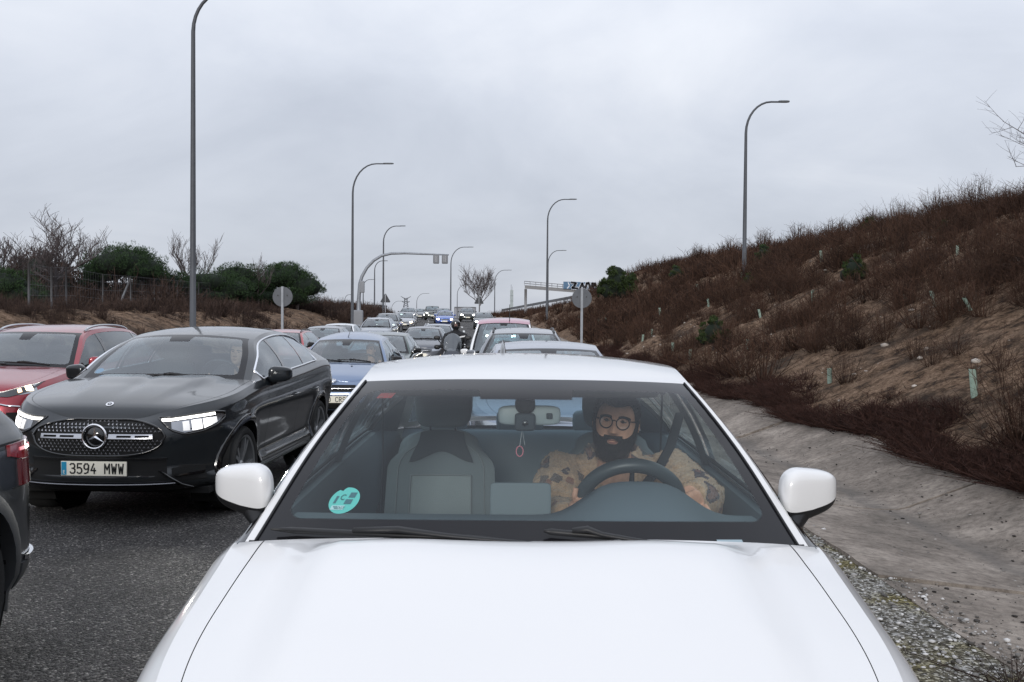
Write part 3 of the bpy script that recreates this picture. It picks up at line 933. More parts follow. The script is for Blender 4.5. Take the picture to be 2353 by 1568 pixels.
        def which(i, j):
            y = (P[i][j][1] + P[i + 1][j][1]) / 2
            if abs(P[i][j][0]) < self.W * .7: return None
            for n, y0, y1 in doors:
                if y0 < y < y1 and V[j] >= vlo: return (n, P[i][j][0] > 0)
            if k.get('bumper') and y < k['bumper'] and abs(P[i][j][0]) >= 0 and V[j] < k.get('bumper_v', .7): return None
            return None
        kinds = {}
        for i in range(len(full) - 1):
            for j in range(len(V) - 1):
                if keep(i, j): kinds.setdefault(which(i, j), set()).add((i, j))
        for key, cells in kinds.items():
            m = MB(); m.grid(Q, keep=lambda i, j: (i, j) in cells, flip=True)
            nm = 'body' if key is None else key[0]
            self.clean(m)
            o = m.build(nm, self.paint, self.root)
            if key is None: self.body = o
            else:
                self.doors_ = getattr(self, 'doors_', {}); self.doors_[key] = o
        self.V = V

    @staticmethod
    def clean(m):
        """drop unused vertices"""
        used = sorted({i for f in m.f for i in f}); idx = {v: n for n, v in enumerate(used)}
        if m.uv: m.uv = {idx[i]: u for i, u in m.uv.items() if i in idx}
        m.v = [m.v[i] for i in used]; m.f = [tuple(idx[i] for i in f) for f in m.f]

    def build_hood(self):
        k = self.k
        yc = k['ycowl']; bow = k.get('bow', .13)
        zc = pchip(*k['hood_c'])
        ug = k.get('hood_u', .86); uf = k.get('hood_uf', 1.0); gap = .005
        crease = k.get('hood_crease'); kp = k.get('hood_pow', 2.6)
        n = {0: 40, 1: 22, 2: 12}[self.lod]
        # rows on ring top samples
        aend = self.a_of_y(yc) + .0
        fr = np.linspace(0, 1, n) ** 1.0
        av = [a for a in np.linspace(0, aend, n * 2)]
        tops = [self.ring(a, 1.0) for a in av]
        y0 = tops[0][1]; y1 = tops[-1][1]
        u = list(np.linspace(-ug, ug, 31 if self.lod == 0 else 17))
        uo = [-1, -.97, -ug - gap] ; uo2 = [ug + gap, .97, 1]
        if ug > .955: uo = [-1, -ug - gap]; uo2 = [ug + gap, 1]
        def pt(row, uu, drop=0.0):
            xr, yr_, zr = row
            t = (yr_ - y0) / (y1 - y0)
            if uf != 1.0:   # shut line flares outwards towards the nose
                g = ug * (uf + (1 - uf) * t); a = abs(uu)
                a = a * g / ug if a <= ug else g + (a - ug) * (1 - g) / (1 - ug)
                uu = math.copysign(a, uu)
            z = zr + (float(zc(t * yc)) - zr) * (1 - abs(uu) ** kp)
            y = yr_ - bow * (1 - uu * uu) * sm(.35, 1, t)
            if crease: z += crease(uu, t, uu * xr)
            return (uu * xr, y, z - drop)
        self.hood_pt = lambda y, uu, drop=0.0: pt((*[self.top_at(y)[0]], y, self.top_at(y)[1]), uu, drop)
        lip = max(1, int(len(tops) * k.get('hood_lip', .30)))
        yl = k.get('hood_y0', .10)
        H = MB(); rows = [r for r in tops if r[1] >= yl]
        H.grid([[pt(r, uu) for uu in u] for r in rows])
        # turned down edge of the bonnet
        e = [pt(r, -ug) for r in rows]; H.grid([e, [(p[0], p[1], p[2] - .025) for p in e]], flip=False)
        e = [pt(r, ug) for r in rows]; H.grid([e, [(p[0], p[1], p[2] - .025) for p in e]], flip=True)
        self.hood = H.build('bonnet', self.paint, self.root)
        F = MB()
        F.grid([[pt(r, uu) for uu in uo] for r in rows]); F.grid([[pt(r, uu) for uu in uo2] for r in rows])
        nose = [r for r in tops if r[1] < yl] + [rows[0]]
        if len(nose) > 1: F.grid([[pt(r, uu, .002) for uu in uo + u + uo2] for r in nose])
        F.build('wing', self.paint, self.root)
        G = MB()   # dark shut line under the gap
        for sgn in (-1, 1):
            G.grid([[pt(r, sgn * (ug - .012), .014), pt(r, sgn * (ug + gap + .012), .014)] for r in rows], flip=sgn < 0)
        r0 = rows[0]
        G.grid([[pt(r0, uu, .012) for uu in u], [(p[0], p[1] - .02, p[2]) for p in [pt(r0, uu, .012) for uu in u]]])
        G.build('shut_line', MATTE, self.root)

    def build_cabin(self):
        k = self.k
        yc = k['ycowl']; yr = k['yrear']
        xb, zb = self.top_at(yc); xr, zr = self.top_at(yr)
        par = [0, .5, 1, 1.5, 2, 2.5, 3]
        R = [(xb - k.get('cowl_in', 0), yc, zb + (.004 if k.get('cowl_in') else 0))] + list(k['rail']) + [(xr, yr, zr)]
        Cc = [(0, *p) for p in k['centre']]
        fR, fC = crom(R, par), crom(Cc, par)
        self.fR, self.fC = fR, fC
        up = k.get('u_pillar', .94); kw = k.get('top_pow', 2.3)
        def T(s, u, off=0.0):
            r, c = fR(s), fC(s)
            w = 1 - abs(u) ** kw
            return Vector((u * r[0], r[1] + (c[1] - r[1]) * w, r[2] + (c[2] - r[2]) * w + off))
        self.T = T
        tb = k.get('tumble', .035)
        def S(s, v, side=1, off=0.0):
            r = fR(s); y = r[1]
            bx, bz = self.top_at(y)
            hgt = r[2] - bz
            x = bx + (r[0] - bx) * v + tb * math.sin(PI * v) * min(1, hgt / .3) + off
            return Vector((side * x, y, bz + hgt * v))
        self.S = S
        nl = {0: 14, 1: 9, 2: 5}[self.lod]
        wins = k.get('windows', [('front_window', .10, 1.22), ('rear_window_side', 1.28, 2.05)])
        s_w = list(np.linspace(0, 1, nl)); s_r = list(np.linspace(1, 2, nl)); s_b = list(np.linspace(2, 3, nl))
        u_in = list(np.linspace(-up, up, 25 if self.lod == 0 else 13))
        u_all = [-1, -(1 + up) / 2] + u_in + [(1 + up) / 2, 1]
        iw = (2, len(u_all) - 3)
        # windscreen
        g = MB()
        g.grid([[T(s, u) for u in u_in] for s in s_w], uv=[[((u / up + 1) / 2, s) for u in u_in] for s in s_w])
        self.windscreen = g.build('windscreen', k['ws_mat'], self.root)
        rb0, rb1 = k.get('back_glass', (2.06, 2.92)); ub = k.get('u_back', .9)
        s_bg = list(np.linspace(rb0, rb1, nl)); u_b = list(np.linspace(-ub, ub, 13))
        g = MB(); g.grid([[T(s, u) for u in u_b] for s in s_bg], uv=[[((u / ub + 1) / 2, 1 - (s - rb0) / (rb1 - rb0)) for u in u_b] for s in s_bg])
        g.build('back_window', k.get('rear_glass', glass('rear_glass', (0.45, 0.5, 0.5))), self.root)
        # painted shell
        m = MB(); rm = MB()
        cabin = self.k.get('roof_mat')
        m.grid([[T(s, u) for u in u_all] for s in s_w], keep=lambda i, j: not (iw[0] <= j < iw[1]))
        rm.grid([[T(s, u) for u in u_all] for s in s_r])
        sb = sorted(set([2, rb0, rb1, 3] + s_b)); ua2 = [-1, -(1 + ub) / 2] + u_b + [(1 + ub) / 2, 1]
        m.grid([[T(s, u) for u in ua2] for s in sb], keep=lambda i, j: not (2 <= j < len(ua2) - 3 and rb0 - 1e-6 <= sb[i] and sb[i + 1] <= rb1 + 1e-6))
        # sides
        v0, v1 = k.get('glass_v', (.05, .90))
        vk = [0, v0] + list(np.linspace(v0, v1, 5 if self.lod < 2 else 3)[1:-1]) + [v1, 1]
        sk = set([0, 3] + list(np.linspace(0, 3, 3 * nl)))
        for w in wins: sk |= {w[1], w[2]}
        sk = sorted(sk); ks = [sk[0]]
        for x in sk[1:]:
            if x - ks[-1] > .012 or any(abs(x - w[q]) < 1e-9 for w in wins for q in (1, 2)):
                ks.append(x)
        sk = ks
        dlo0, dlo1 = wins[0][1], wins[-1][2]
        eps = 1e-6
        def cls(i, j):
            s0, s1 = sk[i], sk[i + 1]
            if v0 - eps <= vk[j] and vk[j + 1] <= v1 + eps:
                for n, w in enumerate(wins):
                    if w[1] - eps <= s0 and s1 <= w[2] + eps: return n
                if s1 <= dlo1 + eps: return 'p'
            return 'b'
        for side in (1, -1):
            P = [[S(s, v, side) for v in vk] for s in sk]
            fl = side < 0
            m.grid(P, keep=lambda i, j: cls(i, j) == 'b', flip=fl)
            ends = [0.0] + [w[2] for w in wins]
            for n in range(len(wins)):
                pc = MB(); pc.grid(P, keep=lambda i, j: cls(i, j) == 'p' and ends[n] - eps <= sk[i] and sk[i + 1] <= wins[n][1] + eps, flip=fl)
                self.clean(pc)
                if pc.f: pc.build('pillar', GLOSSBLACK, self.root)
            for n, w in enumerate(wins):
                g = MB(); g.grid([[S(s, v, side, -.004) for v in vk] for s in sk], keep=lambda i, j: cls(i, j) == n, flip=fl)
                self.clean(g)
                g.build(w[0], w[3] if len(w) > 3 else k.get('side_glass', glass('side_glass', (0.62, 0.70, 0.70))), self.root)
        for q in (m, rm): self.clean(q)
        self.roof = rm.build('roof', cabin or self.paint, self.root)
        m.build('window_frame', self.paint, self.root, angle=50)
        # window surround
        trim = k.get('dlo_trim')
        if trim:
            for side in (1, -1):
                s_ = np.linspace(dlo0, dlo1, 40)
                top = [S(s, v1, side, .004) for s in s_]; bot = [S(s, v0, side, .006) for s in s_[::-1]]
                t = MB(); t.tube(top + bot + [top[0]], k.get('dlo_r', .010), 6, cap=False); t.build('window_trim', trim, self.root)
        # inner lining
        if k.get('lining', self.lod < 2):
            li = MB(); mid = Vector((0, (yc + yr) / 2, zb))
            sh = lambda p: mid + (p - mid) * .965
            li.grid([[sh(T(s, u)) for u in u_all] for s in s_r], flip=True)
            li.grid([[sh(T(s, u)) for u in u_all] for s in s_w], keep=lambda i, j: not (iw[0] <= j < iw[1]), flip=True)
            for side in (1, -1):
                li.grid([[sh(S(s, v, side)) for v in vk] for s in sk], keep=lambda i, j: cls(i, j) in ('b', 'p'), flip=side > 0)
            self.clean(li)
            li.build('headlining', k.get('lining_mat', CABINGREY), self.root)

    def build_deck(self):
        k = self.k; yr = k['yrear']; bow = k.get('bow_r', .1)
        zc = pchip(*k['deck_c']) if k.get('deck_c') else None
        av = np.linspace(self.a_of_y(yr), self.atot, 12)
        tops = [self.ring(a, 1.0) for a in av]
        u = np.linspace(-1, 1, 13)
        y0, y1 = tops[0][1], tops[-1][1]
        def pt(r, uu):
            t = (r[1] - y0) / max(y1 - y0, 1e-6)
            z = r[2] + ((float(zc(r[1])) if zc else r[2] + .02 * (1 - t)) - r[2]) * (1 - abs(uu) ** 2.4)
            return (uu * r[0], r[1] + bow * (1 - uu * uu) * (1 - t), z)
        m = MB(); m.grid([[pt(r, uu) for uu in u] for r in tops]); m.build('boot_lid', self.paint, self.root)

    def build_under(self):
        m = MB(); L, W = self.L, self.W; z = .24
        m.box((0, L / 2, z + .02), (W * 1.7, L * .86, .05))
        for ya in (self.yf, self.yr):
            for sgn in (1, -1):
                n = 14; P = []
                for i in range(n + 1):
                    t = math.radians(-35 + 250 * i / n)
                    P.append([(sgn * x, ya + self.ra * 1.0 * math.cos(t), self.r + self.ra * 1.0 * math.sin(t)) for x in (W - .035, W - .36)])
                m.grid(P, flip=sgn < 0)
                m.add([(sgn * (W - .36), ya + self.ra * math.cos(t), self.r + self.ra * math.sin(t)) for t in np.linspace(0, 2 * PI, 17)[:-1]], [tuple(range(16))])
        m.build('underbody', MATTE, self.root, smooth=False)

    def build_wheels(self):
        k = self.k; w = k.get('tyre_w', .215)
        t, rm = make_rim_wheel(self.r, w, self.lod, None, k.get('spokes', 5), k.get('rim_style', 'double'), k.get('tyre_h', .09))
        rmat = k.get('rim', SILVER)
        proto = None
        for ya in (self.yf, self.yr):
            for sgn in (1, -1):
                xx = sgn * (self.W - w / 2 - k.get('wheel_in', .012))
                if proto is None:
                    tm = t.build('wheel', RUBBER, self.root, angle=45)
                    rim = rm.build('rim', rmat, tm, angle=40)
                    proto = tm; o = tm
                else:
                    o = proto.copy(); col.objects.link(o)
                    r2 = rim.copy(); col.objects.link(r2); r2.parent = o
                o.parent = self.root
                o.location = (xx, ya, self.r)
                o.rotation_euler = (rnd.uniform(0, 1.2), 0, 0 if sgn > 0 else PI)

    def arches(self, mat, w=.05, off=.006, a0=-22, a1=202):
        for ya in (self.yf, self.yr):
            for sgn in (1, -1):
                m = MB(); P = []
                for t in np.linspace(math.radians(a0), math.radians(a1), 22):
                    row = []
                    for rr, of, dx in ((self.ra - .004, -.06, 0), (self.ra - .004, off, 0), (self.ra + w * .5, off + .004, 0), (self.ra + w, off, 0), (self.ra + w + .003, -.01, 0)):
                        y, z = ya + rr * math.cos(t), self.r + rr * math.sin(t)
                        p = self.at(self.a_of_y(y), max(z, float(self.zbot(y)) - .02), of)
                        row.append((sgn * p.x, y, z))
                    P.append(row)
                m.grid(P, flip=sgn > 0)
                m.build('wheel_arch', mat, self.root, angle=40)

    def mirror(self, y, z, size=(.20, .12, .15), mat=None, x=None, arm=.07, base_mat=None, two_tone=False, drop=.45, foot=None):
        mat = mat or self.paint
        for sgn in (1, -1):
            xb = self.top_at(y)[0] if x is None else x
            cx = xb + arm + size[0] / 2
            P = []
            nu, nv = {0: (36, 25), 1: (20, 13), 2: (10, 7)}[self.lod]
            for i in range(nv):
                t = -math.cos(PI * i / (nv - 1)); row = []
                prof = max(1 - abs(t) ** 4.6, 0) ** (1 / 3.0)
                for j in range(nu):
                    a = 2 * PI * j / nu
                    f = lambda q: math.copysign(abs(q) ** .5, q)
                    yy = f(math.cos(a)) * size[1] / 2 * prof; zz = f(math.sin(a)) * size[2] / 2 * prof
                    if yy > 0: yy *= .4
                    if zz > 0: zz *= 1 - drop * max(0, (t + .5) / 1.5) ** 1.2
                    elif two_tone: zz *= 1 - .22 * max(0, t)
                    row.append((sgn * (cx + t * size[0] / 2), y + yy + .035 * t, z + zz + .012 * t))
                P.append(row)
            low = lambda i, j: math.sin(2 * PI * (j + .5) / nu) < -.36
            m = MB()
            m.grid(P, closed_v=True, flip=sgn > 0, keep=(lambda i, j: not low(i, j)) if two_tone else None)
            self.clean(m)
            o = m.build('wing_mirror', mat, self.root)
            a = MB()
            if two_tone:
                a.grid(P, closed_v=True, flip=sgn > 0, keep=low)
            fx = foot or (xb - .03, y + .02, z - size[2] * .72)
            if two_tone: a.tube([(sgn * fx[0], fx[1], fx[2]), (sgn * (cx - size[0] * .22), y - .02, z - size[2] * .36)], [.034, .05], 12, flat=.75)
            a.tube([(sgn * fx[0], fx[1], fx[2]), (sgn * (fx[0] * .5 + (cx - size[0] * .2) * .5), y + .01, (fx[2] + z - size[2] * .42) / 2), (sgn * (cx - size[0] * .2), y - .005, z - size[2] * .40)], [size[0] * .20, size[0] * .17, size[0] * .24], 10, flat=.6)
            self.clean(a)
            a.build('mirror_arm', base_mat or BLACK, o)
            if self.lod == 0:   # indicator seam
                g = MB(); zz = z - size[2] * .20
                ring = [p for r in P for p in r]
            q = MB(); q.rbox((sgn * cx, y + size[1] * .10, z - .01), (size[0] * .70, .06, size[2] * .50), .02, p=4); q.build('mirror_glass', CHROME, o)

    def seats(self, yfront=None, belt=None, mat=SEATDK, n_rear=3):
        k = self.k
        zb = k.get('seat_z', self.top_at(k['ycowl'])[1]); ys = yfront or (k['ycowl'] + 1.05)
        for x in (-.36, .36):
            m = MB()
            m.rbox((x, ys + .12, zb - .20), (.50, .17, .62), .05, M=Matrix.Rotation(-.2, 3, 'X'))
            s = m.build('seat', mat, self.root)
            h = MB(); h.rbox((x, ys + .22, zb + .20), (.27, .11, .21), .05); h.build('headrest', mat, s)
        m = MB(); m.rbox((0, ys + 1.0, zb - .1), (1.2, .2, .5), .05, p=6)
        s = m.build('rear_seat', mat, self.root)
        for x in (-.38, .38):
            h = MB(); h.rbox((x, ys + 1.06, zb + .17), (.24, .1, .13), .05); h.build('headrest', mat, s)

    def interior(self, mat=CABIN):
        k = self.k; yc, yr = k['ycowl'], k['yrear']
        m = MB(); n = 10
        ys = np.linspace(yc - .02, yr - .02, n)
        for sgn in (1, -1):
            P = []
            for y in ys:
                x, z = self.top_at(y)
                P.append([(sgn * (x - .015), y, z - .01), (sgn * (x - .07), y, z - .03), (sgn * (x - .10), y, z - .3), (sgn * (x - .12), y, .35)])
            m.grid(P, flip=sgn > 0)
        x0, z0 = self.top_at(yc); x1, z1 = self.top_at(yr)
        m.quad((-x0, yc, .35), (x0, yc, .35), (x1, yr, .35), (-x1, yr, .35))
        m.quad((-x1 + .05, yr, .35), (x1 - .05, yr, .35), (x1 - .05, yr, z1 - .02), (-x1 + .05, yr, z1 - .02))
        m.grid([[(u * (x1 - .05), yr - .55, z1 - .05) for u in (-1, 0, 1)], [(u * (x1 - .02), yr + .02, z1 - .02) for u in (-1, 0, 1)]])
        m.build('cabin_trim', mat, self.root, smooth=False)
        # dashboard following the windscreen base
        d = MB(); P = []
        for u in np.linspace(-.97, .97, 17):
            p = self.T(0.015, u)
            hump = k.get('dash_hump', .02)
            row = []
            for dy, dz in ((.0, -.012), (.18, -.012), (.34, .0), (.42, -.02), (.45, -.08), (.42, -.35)):
                hz = hump * math.exp(-((u * x0 - .36) / .17) ** 2) * (1 if .1 < dy < .44 and dz > -.05 else 0)
                row.append((p.x * .98, p.y + dy, z0 + .0 + dz + hz))
            P.append(row)
        d.grid(P); d.build('dashboard', k.get('dash_mat', mat), self.root)
        w = MB(); c = Vector((.36, yc + .56, z0 + .0)); nrm = Matrix.Rotation(-1.12, 3, 'X')
        ring = [c + nrm @ Vector((.185 * math.cos(t), .185 * math.sin(t), 0)) for t in np.linspace(0, 2 * PI, 25)]
        w.tube(ring, .016, 8, cap=False); w.build('steering_wheel', BLACK, self.root)

    def wipers(self, pairs=None, z=.018):
        """blades parked along the foot of the windscreen; (u0,s0,u1,s1) spans"""
        for u0, s0, u1, s1 in (pairs or ((-.86, .06, -.02, .03), (-.1, .07, .62, .035))):
            m = MB(); pts = [self.T(s0 + (s1 - s0) * t, u0 + (u1 - u0) * t) + Vector((0, -.02, z)) for t in np.linspace(0, 1, 9)]
            m.tube(pts, [.007] + [.010] * 7 + [.006], 6)
            q = pts[4]; m.tube([pts[3] + Vector((0, -.004, .008)), q + Vector((0, -.006, .016)), pts[-1] + Vector((.02, -.01, -.01))], [.012, .014, .012], 6)
            m.build('wiper', BLACK, self.root)

    def plate(self, a, z, text=None, w=.52, h=.112, off=.02, tilt=0.0, country=True, flip=False):
        if not flip: p = self.at(a, z, off)
        else: p = Vector((0, self.L + off, z))
        m = MB(); m.box((0, 0, 0), (w, .012, h))
        o = m.build('number_plate', PLATEWHITE, self.root, smooth=False, loc=p)
        if flip: o.rotation_euler = (0, 0, PI)
        if country:
            m = MB(); m.box((-w / 2 + .024, -.0075, 0), (.04, .003, h - .01)); b = m.build('country_band', PLATEBLUE, o, smooth=False)
        if country: text_on('E', o, (-w / 2 + .024, -.0095, -h * .36), h * .34, 'plate_letter', PLATEWHITE)
        if text: plate_letters(text, o, (.055 if country else .0) - w / 2 + .02, w - (.100 if country else .05), h * .66)
        return o

    def rails(self, mat, h=.045, s0=1.06, s1=2.0, inset=.04, r=.016):
        for sgn in (1, -1):
            pts = []
            for t in np.linspace(0, 1, 14):
                s = s0 + (s1 - s0) * t
                p = self.fR(s); lift = h * min(1, math.sin(PI * t) ** .35 if 0 < t < 1 else 0)
                pts.append((sgn * (p[0] - inset), p[1], p[2] + .012 + lift))
            m = MB(); m.tube(pts, r, 6); m.build('roof_rail', mat, self.root)

    def seams(self, ys, z0=.28, w=.006):
        for y in ys:
            for sgn in (1, -1):
                m = MB()
                zt = self.top_at(y)[1] - .015
                a = self.a_of_y(y)
                P = [[self.at(a + q, z0 + (zt - z0) * t, .0015) for q in (-w / 2, w / 2)] for t in np.linspace(0, 1, 12)]
                if sgn < 0: P = [[Vector((-p.x, p.y, p.z)) for p in r] for r in P]
                m.grid(P, flip=sgn > 0)
                m.build('door_gap', MATTE, self.root)

    def handles(self, ys, z, mat=None):
        for y in ys:
            for sgn in (1, -1):
                m = MB(); p = self.at(self.a_of_y(y), z, .0); q = self.at(self.a_of_y(y + .17), z + .008, .0)
                pts = [p + Vector((-.01, 0, 0)), p + Vector((.03, .02, 0)), q + Vector((.03, -.02, 0)), q + Vector((-.01, 0, 0))]
                m.tube([(sgn * a.x, a.y, a.z) for a in pts], [.010, .013, .013, .010], 6, flat=.7)
                par = self.root
                for key, o in getattr(self, 'doors_', {}).items():
                    for n, y0, y1 in self.k['doors']:
                        if key == (n, sgn > 0) and y0 <= y <= y1: par = o
                m.build('handle', mat or self.paint, par)

GLYPH = {'3': [[(0, .9), (.2, 1), (.7, 1), (.95, .85), (.95, .65), (.7, .52), (.4, .52)], [(.7, .52), (1, .38), (1, .15), (.75, 0), (.2, 0), (0, .12)]], '5': [[(.95, 1), (.1, 1), (.05, .55), (.6, .6), (.95, .45), (1, .25), (.9, .08), (.6, 0), (.2, 0), (0, .1)]],
         '9': [[(.95, .65), (.8, .45), (.3, .42), (.03, .55), (0, .8), (.25, 1), (.75, 1), (.98, .82), (.98, .45), (.8, .1), (.4, 0), (.1, 0)]], '4': [[(.6, 1), (0, .3), (1, .3)], [(.72, .55), (.72, 0)]],
         'M': [[(0, 0), (0, 1), (.5, .4), (1, 1), (1, 0)]], 'W': [[(0, 1), (.22, 0), (.5, .7), (.78, 0), (1, 1)]], '1': [[(.15, .75), (.55, 1), (.55, 0)]],
         '8': [[(.5, .54), (.1, .68), (.1, .88), (.35, 1), (.65, 1), (.9, .88), (.9, .68), (.5, .54), (.05, .38), (.05, .14), (.3, 0), (.7, 0), (.95, .14), (.95, .38), (.5, .54)]], '0': [[(.05, .2), (.05, .8), (.3, 1), (.7, 1), (.95, .8), (.95, .2), (.7, 0), (.3, 0), (.05, .2)]],
         'C': [[(1, .85), (.8, 1), (.3, 1), (.05, .8), (.05, .2), (.3, 0), (.8, 0), (1, .15)]], 'R': [[(.05, 0), (.05, 1), (.7, 1), (.95, .85), (.95, .65), (.7, .5), (.05, .5)], [(.55, .5), (1, 0)]],
         'S': [[(.95, .88), (.7, 1), (.3, 1), (.05, .85), (.05, .65), (.3, .54), (.7, .48), (.95, .34), (.95, .14), (.7, 0), (.3, 0), (.03, .12)]]}
def plate_letters(text, par, x0, width, hgt):
    """stamped characters of even stroke, one mesh each"""
    adv = width / (len(text) - .35); cw = adv * .66; t = hgt * .074
    for i, ch in enumerate(text):
        if ch not in GLYPH: continue
        m = MB()
        for n_, st in enumerate(GLYPH[ch]):
            P = [Vector((x0 + adv * i + a * cw, 0, (b - .5) * hgt)) for a, b in st]
            for k, (a, b) in enumerate(zip(P[:-1], P[1:])):
                d = (b - a).normalized(); nn = Vector((-d.z, 0, d.x)) * t; e = d * t * .8; yy = Vector((0, -.0085 - .0001 * ((k + n_) % 2), 0))
                m.add([a - e - nn + yy, b + e - nn + yy, b + e + nn + yy, a - e + nn + yy], [(0, 1, 2, 3)])
        m.build('plate_letter', INK, par, smooth=False)

def text_on(s, parent, loc, size, name, mat, width=None, font_rot=None, depth=.001, bold=0.0):
    """letters as real thin geometry lying on a surface that faces -y"""
    cu = bpy.data.curves.new(name, 'FONT'); cu.body = s; cu.size = size; cu.align_x = 'CENTER'; cu.align_y = 'BOTTOM_BASELINE'
    cu.extrude = depth; cu.resolution_u = 3; cu.offset = bold * size
    tmp = bpy.data.objects.new(name, cu); col.objects.link(tmp)
    bpy.context.view_layer.update()
    dg = bpy.context.evaluated_depsgraph_get()
    me = bpy.data.meshes.new_from_object(tmp.evaluated_get(dg))
    bpy.data.objects.remove(tmp)
    xs = [v.co.x for v in me.vertices]
    k = 1.0
    if width and xs: k = width / (max(xs) - min(xs))
    for v in me.vertices: v.co = (v.co.x * k, -v.co.z, v.co.y)
    me.materials.clear(); me.materials.append(mat)
    o = bpy.data.objects.new(name, me); col.objects.link(o)
    o.parent = parent; o.location = loc
    if font_rot: o.rotation_euler = font_rot
    return o
# ================================================================ the white car in front
WHITE = paint('white_paint', (0.705, 0.70, 0.695), rough=0.35, dirt=.10)
def build_white_car():
    def crease(u, t, x):
        ax = abs(x)
        # two raised lines that start at the cowl and run forward, with a shallow outer slope
        k = .55 - .04 * t
        z = .026 * sm(k + .06, k - .01, ax) * sm(.1, .5, t) * sm(1.0, .9, t)
        z -= .010 * math.exp(-((ax - .46) / .06) ** 2) * sm(.90, .96, t) * sm(1.0, .985, t)
        z += .004 * math.exp(-((ax - .30) / .14) ** 2) * sm(.7, .98, t)
        return z
    c = Car('white_car', 'white hatchback with a bearded driver behind its windscreen, filling the front of the queue',
            (.045, 1.5, 0), 0, lod=0, paint=WHITE, L=4.36, W=.91, ds=.06,
            noseA=.85, pF=4.0, ztop=([0, .25, .5, .8, 1.1, 1.25, 1.6, 2.6, 3.6, 4.36], [.70, .78, .835, .90, .965, .995, 1.005, 1.02, 1.03, .98]),
            zbot=([0, 4.4], [.20, .20]), side_in=([0, .10, .3, .5, .72, .85, .94, 1.0], [.07, .025, .004, 0, .004, .018, .045, .098]),
            ycowl=1.25, bow=.15, hood_c=([0, .05, .16, .39, .734, 1.078, 1.25], [.70, .76, .825, .890, .968, 1.028, 1.04]), hood_u=.885, hood_uf=1.075, hood_crease=crease, hood_y0=.12, hood_pow=3.2,
            yrear=4.16, cowl_in=.034, rail=[(.672, 1.545, 1.222), (.556, 1.86, 1.408), (.574, 2.5, 1.445), (.545, 3.3, 1.395), (.62, 3.80, 1.21)],
            centre=[(1.095, 1.030), (1.385, 1.245), (1.72, 1.428), (2.5, 1.482), (3.34, 1.432), (3.84, 1.24), (4.24, 1.04)],
            u_pillar=.962, top_pow=2.6,
            ws_mat=windscreen_mat('white_car_windscreen', (.87, .92, .92), mu=.045, mb=.088, mt=.075, rad=.05, f0=.036, boost=.5, width=1.36, height=.74, patch=(.185, .055), shade=.55),
            rear_glass=glass('pale_back_glass', (.50, .66, .74)), side_glass=glass('green_side_glass', (.72, .82, .79)), wheel_r=.32, yf=.88, wb=2.64, tumble=.03,
            lining_mat=simple('headlining', (.20, .22, .23), .95),
            windows=[('side_window', .16, 1.58), ('side_window', 1.66, 2.18), ('side_window', 2.21, 2.45)])
    c.build_body(); c.build_hood(); c.build_cabin(); c.build_deck(); c.build_under(); c.build_wheels()
    c.mirror(1.46, 1.118, (.185, .13, .155), x=.70, arm=.045, two_tone=True, foot=(.742, 1.36, 1.005))
    root = c.root
    # front end: grille, lamps, plate (seen only from another position)
    c.patch('grille', GLOSSBLACK, -.42, .42, .38, .62, off=.004)
    for s in (1, -1):
        h = c.patch('headlight', LAMPBACK, .50, .95, lambda a: .60 + .06 * (a - .5), lambda a: .67 + .10 * (a - .5), side=s, off=.006)
        c.patch('lamp', LED, .55, .72, .615, .655, side=s, off=.012, parent=h)
    c.plate(0, .44, None)
    # rubber seal and cowl at the foot of the windscreen
    m = MB(); P = []
    for u in np.linspace(-.99, .99, 41):
        p = c.T(0.0, u); P.append([p + Vector((0, -.055, -.030)), p + Vector((0, -.03, -.010)), p + Vector((0, .004, .003)), p + Vector((0, .03, .012))])
    m.grid(P); m.build('cowl', BLACK, root)
    # A-pillar seal lines between glass and paint
    for s in (1, -1):
        m = MB(); m.tube([c.T(q, s * .964) + Vector((0, -.002, .002)) for q in np.linspace(.0, 1, 20)], .004, 5); m.build('seal', BLACK, root)
    # wipers
    def blade(pts, r, name='wiper'):
        m = MB(); m.tube(pts, r, 8, flat=.8); return m
    for (u0, s0, u1, s1, ext) in ((-.915, .045, -.12, .010, .16), (.055, .050, .30, .022, .12)):
        m = MB(); q = [c.T(s0 + (s1 - s0) * t, u0 + (u1 - u0) * t) + Vector((0, -.016, .014)) for t in np.linspace(0, 1, 11)]
        m.tube(q, [.004, .011] + [.011] * 8 + [.008], 8, flat=.8)
        w = m.build('wiper', BLACK, root)
        a = MB(); k = 4 if ext < .2 else 2
        a.tube([q[k] + Vector((0, -.010, .010)), q[k + 2] + Vector((0, -.014, .018)), q[k + 4] + Vector((0, -.016, .008)), q[10] + Vector((ext * .6, -.03, -.004)), q[10] + Vector((ext, -.035, -.012))], [.013, .016, .012, .010, .011], 8, flat=.6)
        a.build('wiper_arm', BLACK, w)
    # long steel strip under the blades
    m = MB(); m.tube([c.T(.004, u) + Vector((0, -.022, .000)) for u in np.linspace(-.36, .06, 12)], .006, 6); m.build('wiper_link', simple('dull_steel', (.22, .22, .22), .4, metal=.8), root)
    # serial number plate at the driver's side foot of the glass
    m = MB(); m.quad(*[c.T(s, u) + Vector((0, 0, .001)) for s, u in ((.010, .66), (.010, .755), (.030, .755), (.030, .66))]); m.build('number_tag', simple('tag_glass', (.28, .36, .40), .3), root, smooth=False)
    # shark fin aerial on the roof
    m = MB()
    P = []
